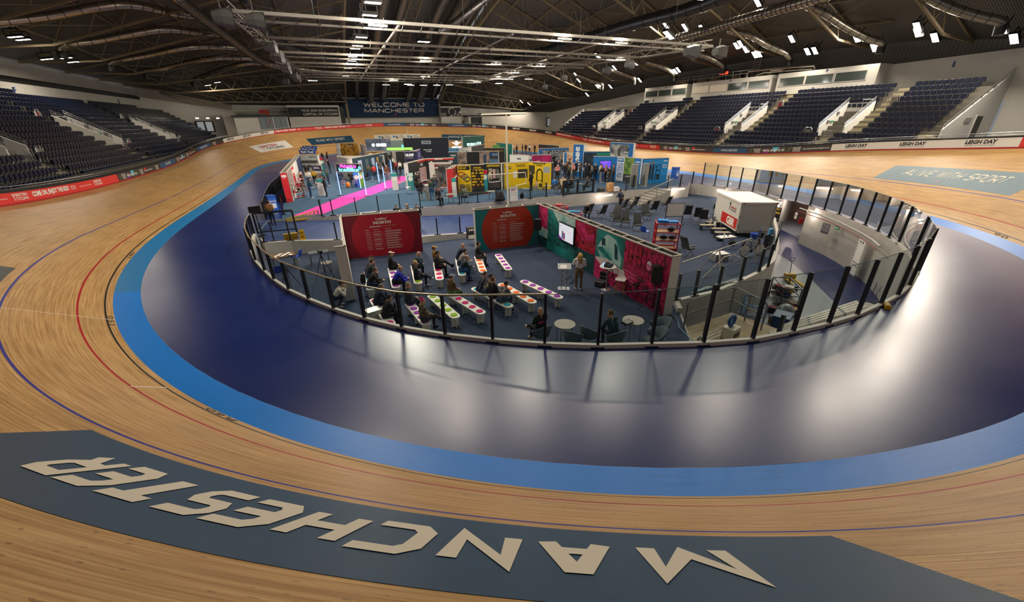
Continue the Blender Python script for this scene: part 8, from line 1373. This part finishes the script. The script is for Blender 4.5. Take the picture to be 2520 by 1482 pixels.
t = thing('display_plinth', 'low black plinth under the mountain bike', 'plinth', at(1178, 478), .15); MB().bx(-1.1, -.3, 0, 1.1, .3, .12).build('body', M('161516', .6), t); m = MB(); put(m, text('KRYPTO', .03), plane((-1.1, -.305, 0), (1, 0, 0), (0, 0, 1)), 1.4, 2.0, .03, .1); m.build('lettering', M('c8282c', .5), t)
def shelfunit(px, py, rz, w, h, lab, cols, seed):
    t = thing('display_shelf', lab, 'shelf', at(px, py), rz); m = MB(); [m.bx(-w/2, -.15, z, w/2, .15, z+.03) for z in (.05, h*.35, h*.68, h)]; [m.bx(x-.02, -.15, 0, x+.02, .15, h) for x in (-w/2, w/2)]; m.build('frame', M('8a8782', .5), t); rr = random.Random(seed); g = 'goods on the '+lab.split(',')[0]
    for z in (.08, h*.35+.03, h*.68+.03):
        for k in range(int(w/.22)):
            s = rr.uniform(.1, .22); o = MB().prism([(-.07, -.08), (.07, -.08), (.05, .08), (-.05, .08)], 0, s).build('boxed_product', M(rr.choice(cols), .5)); o.location = Vector(t.location)+Matrix.Rotation(rz, 3, 'Z') @ V3(-w/2+.14+.22*k, 0, z); o.rotation_euler.z = rz; tag(o, '%s product on the %s' % ('small' if s < .16 else 'taller', lab), 'product', g)
RC = ['b8202a', 'd8d4ce', '2a2a2c', '8a8784', '6a1a20']; shelfunit(728, 489, .5, 1.6, 1.3, 'red and white product shelf in front of the left stand wall', RC, 1); shelfunit(738, 470, .9, 1.4, 1.5, 'second product shelf along the left stand wall', RC, 2); shelfunit(1053, 492, 1.4, .9, 1.2, 'dark product counter between two shoppers at the black stand', ['e8702a', '2a2a2c', 'd8d4ce', 'c8282c'], 3); shelfunit(1060, 470, .3, 1.8, 1.0, 'low product shelf inside the black stand', ['7a4a2a', 'c8a87a', '8a2a3a', '2a2a2c'], 4); shelfunit(1285, 455, .1, 1.2, .9, 'yellow product counter at the big yellow wall', ['d8b818', '2a2a26', 'c8a41c'], 5); shelfunit(1030, 404, .2, 1.6, 1.1, 'far product shelf below the HUMP wall', ['d84a8a', '4a4a8a', 'd8d4ce'], 6); shelfunit(1490, 445, .2, 1.6, 1.0, 'grey counter in the blue stand crowd', ['8a8a8c', '3a3c40', 'c9c6c0'], 7)
t = thing('glass_panel_frame', 'black framed glass panels in front of the seated expo visitors', 'fence', at(1386, 481)); o = Vector(t.location); q = [at(1386, 481)-o, at(1421, 477)-o, at(1459, 473)-o]; [MB().bar(p, p+U*1.2, .14).build('post', POST, t) for p in q]; m = MB(); [m.bar(a+U*z, b+U*z, .1) for a, b in zip(q, q[1:]) for z in (.08, 1.2)]; m.build('rail', POST, t); [MB().add([a+U*.1, b+U*.1, b+U*1.15, a+U*1.15], [(0, 1, 2, 3)]).build('glass_pane', GLASS, t) for a, b in zip(q, q[1:])]
for i, (px, py, c, lab) in enumerate(((1500, 471, 'b98a5a', 'stack of brown cardboard cartons at the expo edge'), (1478, 472, '3a3c3e', 'dark box behind the expo edge glass'), (1515, 470, 'd8d8d8', 'clear plastic tub at the expo edge'))): t = thing('carton', lab, 'box', at(px, py), .1); MB().bx(-.28, -.2, 0, .28, .2, .75 if i == 0 else .35).build('body', M(c, .7), t); MB().bx(-.28, -.205, .3, .28, .205, .33).build('tape', M('8a6a42' if i == 0 else 'b0b0b0', .6), t)
t = thing('pushchair', 'dark pushchair beside the olive jacket visitor', 'pushchair', at(905, 444), .3); MB().tube([(0, -.3, .9), (0, 0, .5), (0, .3, .4)], [.05, .2, .16], 8).build('seat', M('2a2a2c', .8), t); [MB().torus((x, y, .12), .1, .03, 'x', 12, 5).build('wheel', BLACK, t) for x in (-.2, .2) for y in (-.2, .3)]; MB().tube([(-.2, -.2, .12), (-.2, -.45, 1.0), (.2, -.45, 1.0), (.2, -.2, .12)], .018, 5).build('handle', STEEL, t)
# barrier along the left edge and far posts
pts = [(x, y, 1.25) for x, y in ((-19.0, -17.8), (-19.25, -14), (-19.4, -10), (-19.4, -6), (-19.2, -2), (-19, 2), (-18.8, 6), (-18.4, 10), (-17.8, 14))]; fence('dark slatted barrier along the left edge of the expo floor', [(pts[i][0]+(pts[i+1][0]-pts[i][0])*k/4, pts[i][1]+(pts[i+1][1]-pts[i][1])*k/4, 1.2) for i in range(len(pts)-1) for k in range(4)], rail=200 if False else None, base=False, post_w=.12)
pts = [(x, 18+.2*x, 1.2) for x in range(8, 20, 2)]; fence('thin glass balustrade at the far right of the expo', pts, base=False, post_w=.06)
# visitors
CN = {'k': ('black', '151517'), 'n': ('navy', '1e2a42'), 'g': ('grey', '6a6a6c'), 'd': ('dark grey', '35373a'), 'w': ('white', 'd4d2cc'), 'o': ('olive', '4a4c38'), 'b': ('brown', '5a3e26'), 't': ('teal', '24525a'), 'r': ('red', 'a0281e'), 'y': ('mustard', '9a7a1a'), 'p': ('pink', 'c07a78'), 'u': ('blue', '1f5f9a'), 'e': ('green', '243a2a'), 'c': ('cream', 'cabf9e'), 'j': ('denim', '33507a')}
HC = ['2b221c', '1d1815', '5a4432', '8a8178', '3a2418']; PS = ['stand', 'phone', 'cross', 'talk', 'stand', 'lookdown']
VIS = '''767 488 t j lookdown -1.2 h0|beside the aluminium chair and the wedge sign
805 484 k k phone 1.5 h1|standing alone left of the pink carpet
748 466 k k talk -1.0 b|with a lanyard by the red product shelf
765 463 w j stand -.4 h0|between the lanyard man and the mustard hoodie
778 457 y k stand .2 h4|next to the white display bike
801 459 t k talk 1.2 h4|with folded sleeves behind the man in black
811 457 e n stand 1.4 h2|right behind the teal jumper
814 427 k k phone 1.6 L4|at the head of the left aisle
799 421 c k stand 1.4 h1|by the red and white sign panel
796 400 d k stand 2.2 h3|far left, before the pale tool wall
808 399 b k talk 1.8 L4|far left, farther along the tool wall
842 460 n j stand .2 h1|under the neon arch, left, back turned
869 461 k k lookdown .4 h1|under the neon arch, right, in a long coat
912 445 o j stand -.6 c2|right of the neon arch near the pushchair
925 446 r n lookdown .3 h1|bending over between the light poles
941 440 g k stand -.4 L2|behind the front light pole
956 447 b g walk 3.0 h2|walking down the pink carpet
933 432 n j stand .8 h1|in the carpet crowd, back row
947 429 k k talk 1.4 c1|in the carpet crowd behind the brown jacket
919 428 d n stand -.2 h3|in the carpet crowd, left side
960 421 k j stand .5 h2|in the carpet crowd, farthest left of the far pole
970 418 w k stand 2.0 h1|in the carpet crowd beyond the far pole
977 431 r k talk 1.9 h3|holding a black bike at the carpet end
987 431 w k stand .6 h1|with a grey shoulder bag at the white end panel
983 407 k k cross 2.4 b|muscular, at the dark stand interior
835 385 n k stand .1 h1|in the far left group, first
844 385 k k stand -.3 h3|in the far left group, second
854 384 w j talk .6 L1|in the far left group, third
863 384 b k stand -.2 h2|in the far left group, fourth
872 384 c k phone .5 h4|in the far left group, fifth
881 384 k n stand -.8 h1|in the far left group, last
1039 387 c k stand 2.8 L2|in a patterned top before the dark navy wall
1075 388 k k talk 2.6 h1|under the far neon arch, left
1084 388 n k stand 2.9 c1|under the far neon arch, middle
1093 389 k k cross 3.1 b|under the far neon arch, arms folded
1036 493 k d stand -.3 S2|wearing shorts at the product counter
1064 490 e j stand .2 h1|shopping at the other side of the product counter
1078 505 k k sit -2.6 h1|seated at the expo edge, legs out
1146 500 e k sit .2 h1|seated in a checked shirt with back to the camera
1277 463 k k stand -.6 h1|at the big yellow wall, left
1297 461 k k cross 2.4 h1|behind the yellow counter
1307 469 k k stand .5 h0|at the big yellow wall, right, back turned
1240 404 k n talk 2.2 b|behind the white pole in the second row
1252 379 r k stand 1.0 L0|far right crowd behind the pole, first
1262 378 w k stand .5 h3|far right crowd behind the pole, second
1272 378 g k stand 2.0 h1|far right crowd behind the pole, third
1286 377 k k talk 1.2 c1|far right crowd, tallest in the middle
1294 377 b k stand 2.4 h2|far right crowd, middle right
1303 378 w n stand .2 h1|far right crowd in a pale shirt
1316 379 k k stand 1.6 h3|far right crowd, right end
1356 419 d k stand 1.2 h1|in the packed aisle left of the tower, front
1364 412 k k talk .6 h2|in the packed aisle left of the tower, second
1372 410 b k stand 1.8 L0|in the packed aisle left of the tower, third
1381 413 k j stand .4 h3|in the packed aisle left of the tower, fourth
1388 407 p n stand 1.4 h1|in the packed aisle left of the tower, back
1367 424 k k stand .3 h1|in the aisle with a pale bag strap
1378 421 g k walk 2.6 L2|in the aisle in a pale top
1386 423 k d lookdown 2.0 h1|bending over a pushchair
1371 448 p k phone 2.8 h2|taking a photo behind the seated group
1389 441 k n stand -.8 b|bald, in the standing group at the tower
1394 436 b k stand .2 h2|at the back of the standing group by the tower
1400 445 o k stand .3 c3|with a blue cap, back turned at the tower
1411 443 p d cross 1.5 B|wearing an orange beanie
1427 442 b k stand 1.2 L4|long haired, at the foot of the tower
1440 442 n d stand .6 h3|carrying a navy backpack right of the tower
1449 441 k k stand 1.2 h1|beside the navy backpack
1463 443 k k cross 2.6 b|hand on chin before the blue wall
1477 445 c k stand .2 h1|large cream jacket before the blue screen
1470 441 o k stand .4 h2|left below the blue screen
1488 441 n k stand 1.4 h4|directly below the blue screen
1498 443 k k stand 1.4 h4|right below the blue screen
1489 447 p k stand .6 L3|lilac top in the blue wall crowd
1498 454 d d phone 2.0 L0|in a grey T-shirt at the grey counter
1508 449 b k stand .8 h2|dark red-brown jacket at the right of the crowd
1364 474 u d sit -.8 h1|seated left of the black framed glass, blue top
1373 477 d o sit -2.4 h1|seated with back to the glass, dark jacket
1384 470 c k sit 2.6 h2|seated in a fleece collar facing the camera
1395 475 n k sit .6 h1|seated behind the black framed glass, left
1407 475 k k sit .4 h2|seated behind the black framed glass, right
1447 473 g e sit .5 h1|seated in a striped jumper
1581 447 t k sit 1.0 h1|seated between the grey roll-up banners
1352 430 k k stand .8 h1|at the black end panel of the yellow wall
1374 432 n k talk 2.2 h2|walking toward the seated group, navy coat
1345 412 d k stand 1.0 h3|in the aisle behind the black end panel
1455 447 g k stand .6 h1|beside the grey counter, back turned
1482 450 k j lookdown .2 h2|leaning over the grey counter
1512 443 k k stand 2.0 h3|right end of the blue wall crowd
1418 434 n k talk 3.0 h1|in front of the world map poster
1400 430 e j stand .4 h4|behind the standing group, dark green coat
1031 470 k k stand .6 h1|looking at the shelves inside the black stand
1072 478 d j stand -.4 h2|among the bikes inside the grey stand
905 425 e k talk -1.0 h1|by the teal wall posters, first
915 420 k j stand -.8 h2|by the teal wall posters, second
928 414 r k stand -.9 h3|by the teal wall posters, third
938 409 w n talk -.7 L1|by the teal wall posters, fourth
952 405 k k stand 2.2 h0|by the teal wall posters, last
760 440 k k stand .2 h3|deep inside the left red stand
785 432 g j lookdown .4 h1|before the pale tool wall, grey top
1160 455 k k stand -.8 h2|beside the yellow Click Lock panel'''
PK2 = {'carrying a navy backpack right of the tower': '1b2740', 'walking down the pink carpet': None}
for ln in VIS.split('\n'):
    a, lab = ln.split('|'); px, py, tc, pc, ps, rz, hr = a.split(); hk = hr[0]; hi = HC[int(hr[1])] if len(hr) > 1 else HC[0]
    hair = {'h': ('short', hi), 'b': None, 'L': ('long', hi), 'c': ('cap', '2a3a6a' if 'blue cap' in lab else '1b1c1e', hi), 'S': ('short', hi), 'B': ('beanie', 'e06a3a')}[hk]
    seated_ = ps == 'sit'; q = at(float(px), float(py)); mt = plaid('2a3a2c', '9aa08a', '3a4a3a', 12) if 'checked' in lab else plaid('8a8a86', '4a4c4a', '8a8a86', 10) if 'striped' in lab else None
    person(q, float(rz), ps, 'person in %s %s, %s' % (CN[tc][0], 'top' if tc != 'd' else 'clothes', lab), CN[tc][1], CN[pc][1], hair=hair, h=R_.uniform(.96, 1.04), group='expo visitors', bare=2 if hk == 'S' else 0, pack=PK2.get(lab), mtop=mt, skin=3 if 'muscular' in lab else R_.choice((0, 0, 1, 2)), shoe='1b1b1d' if pc == 'k' else 'c9c4ba')
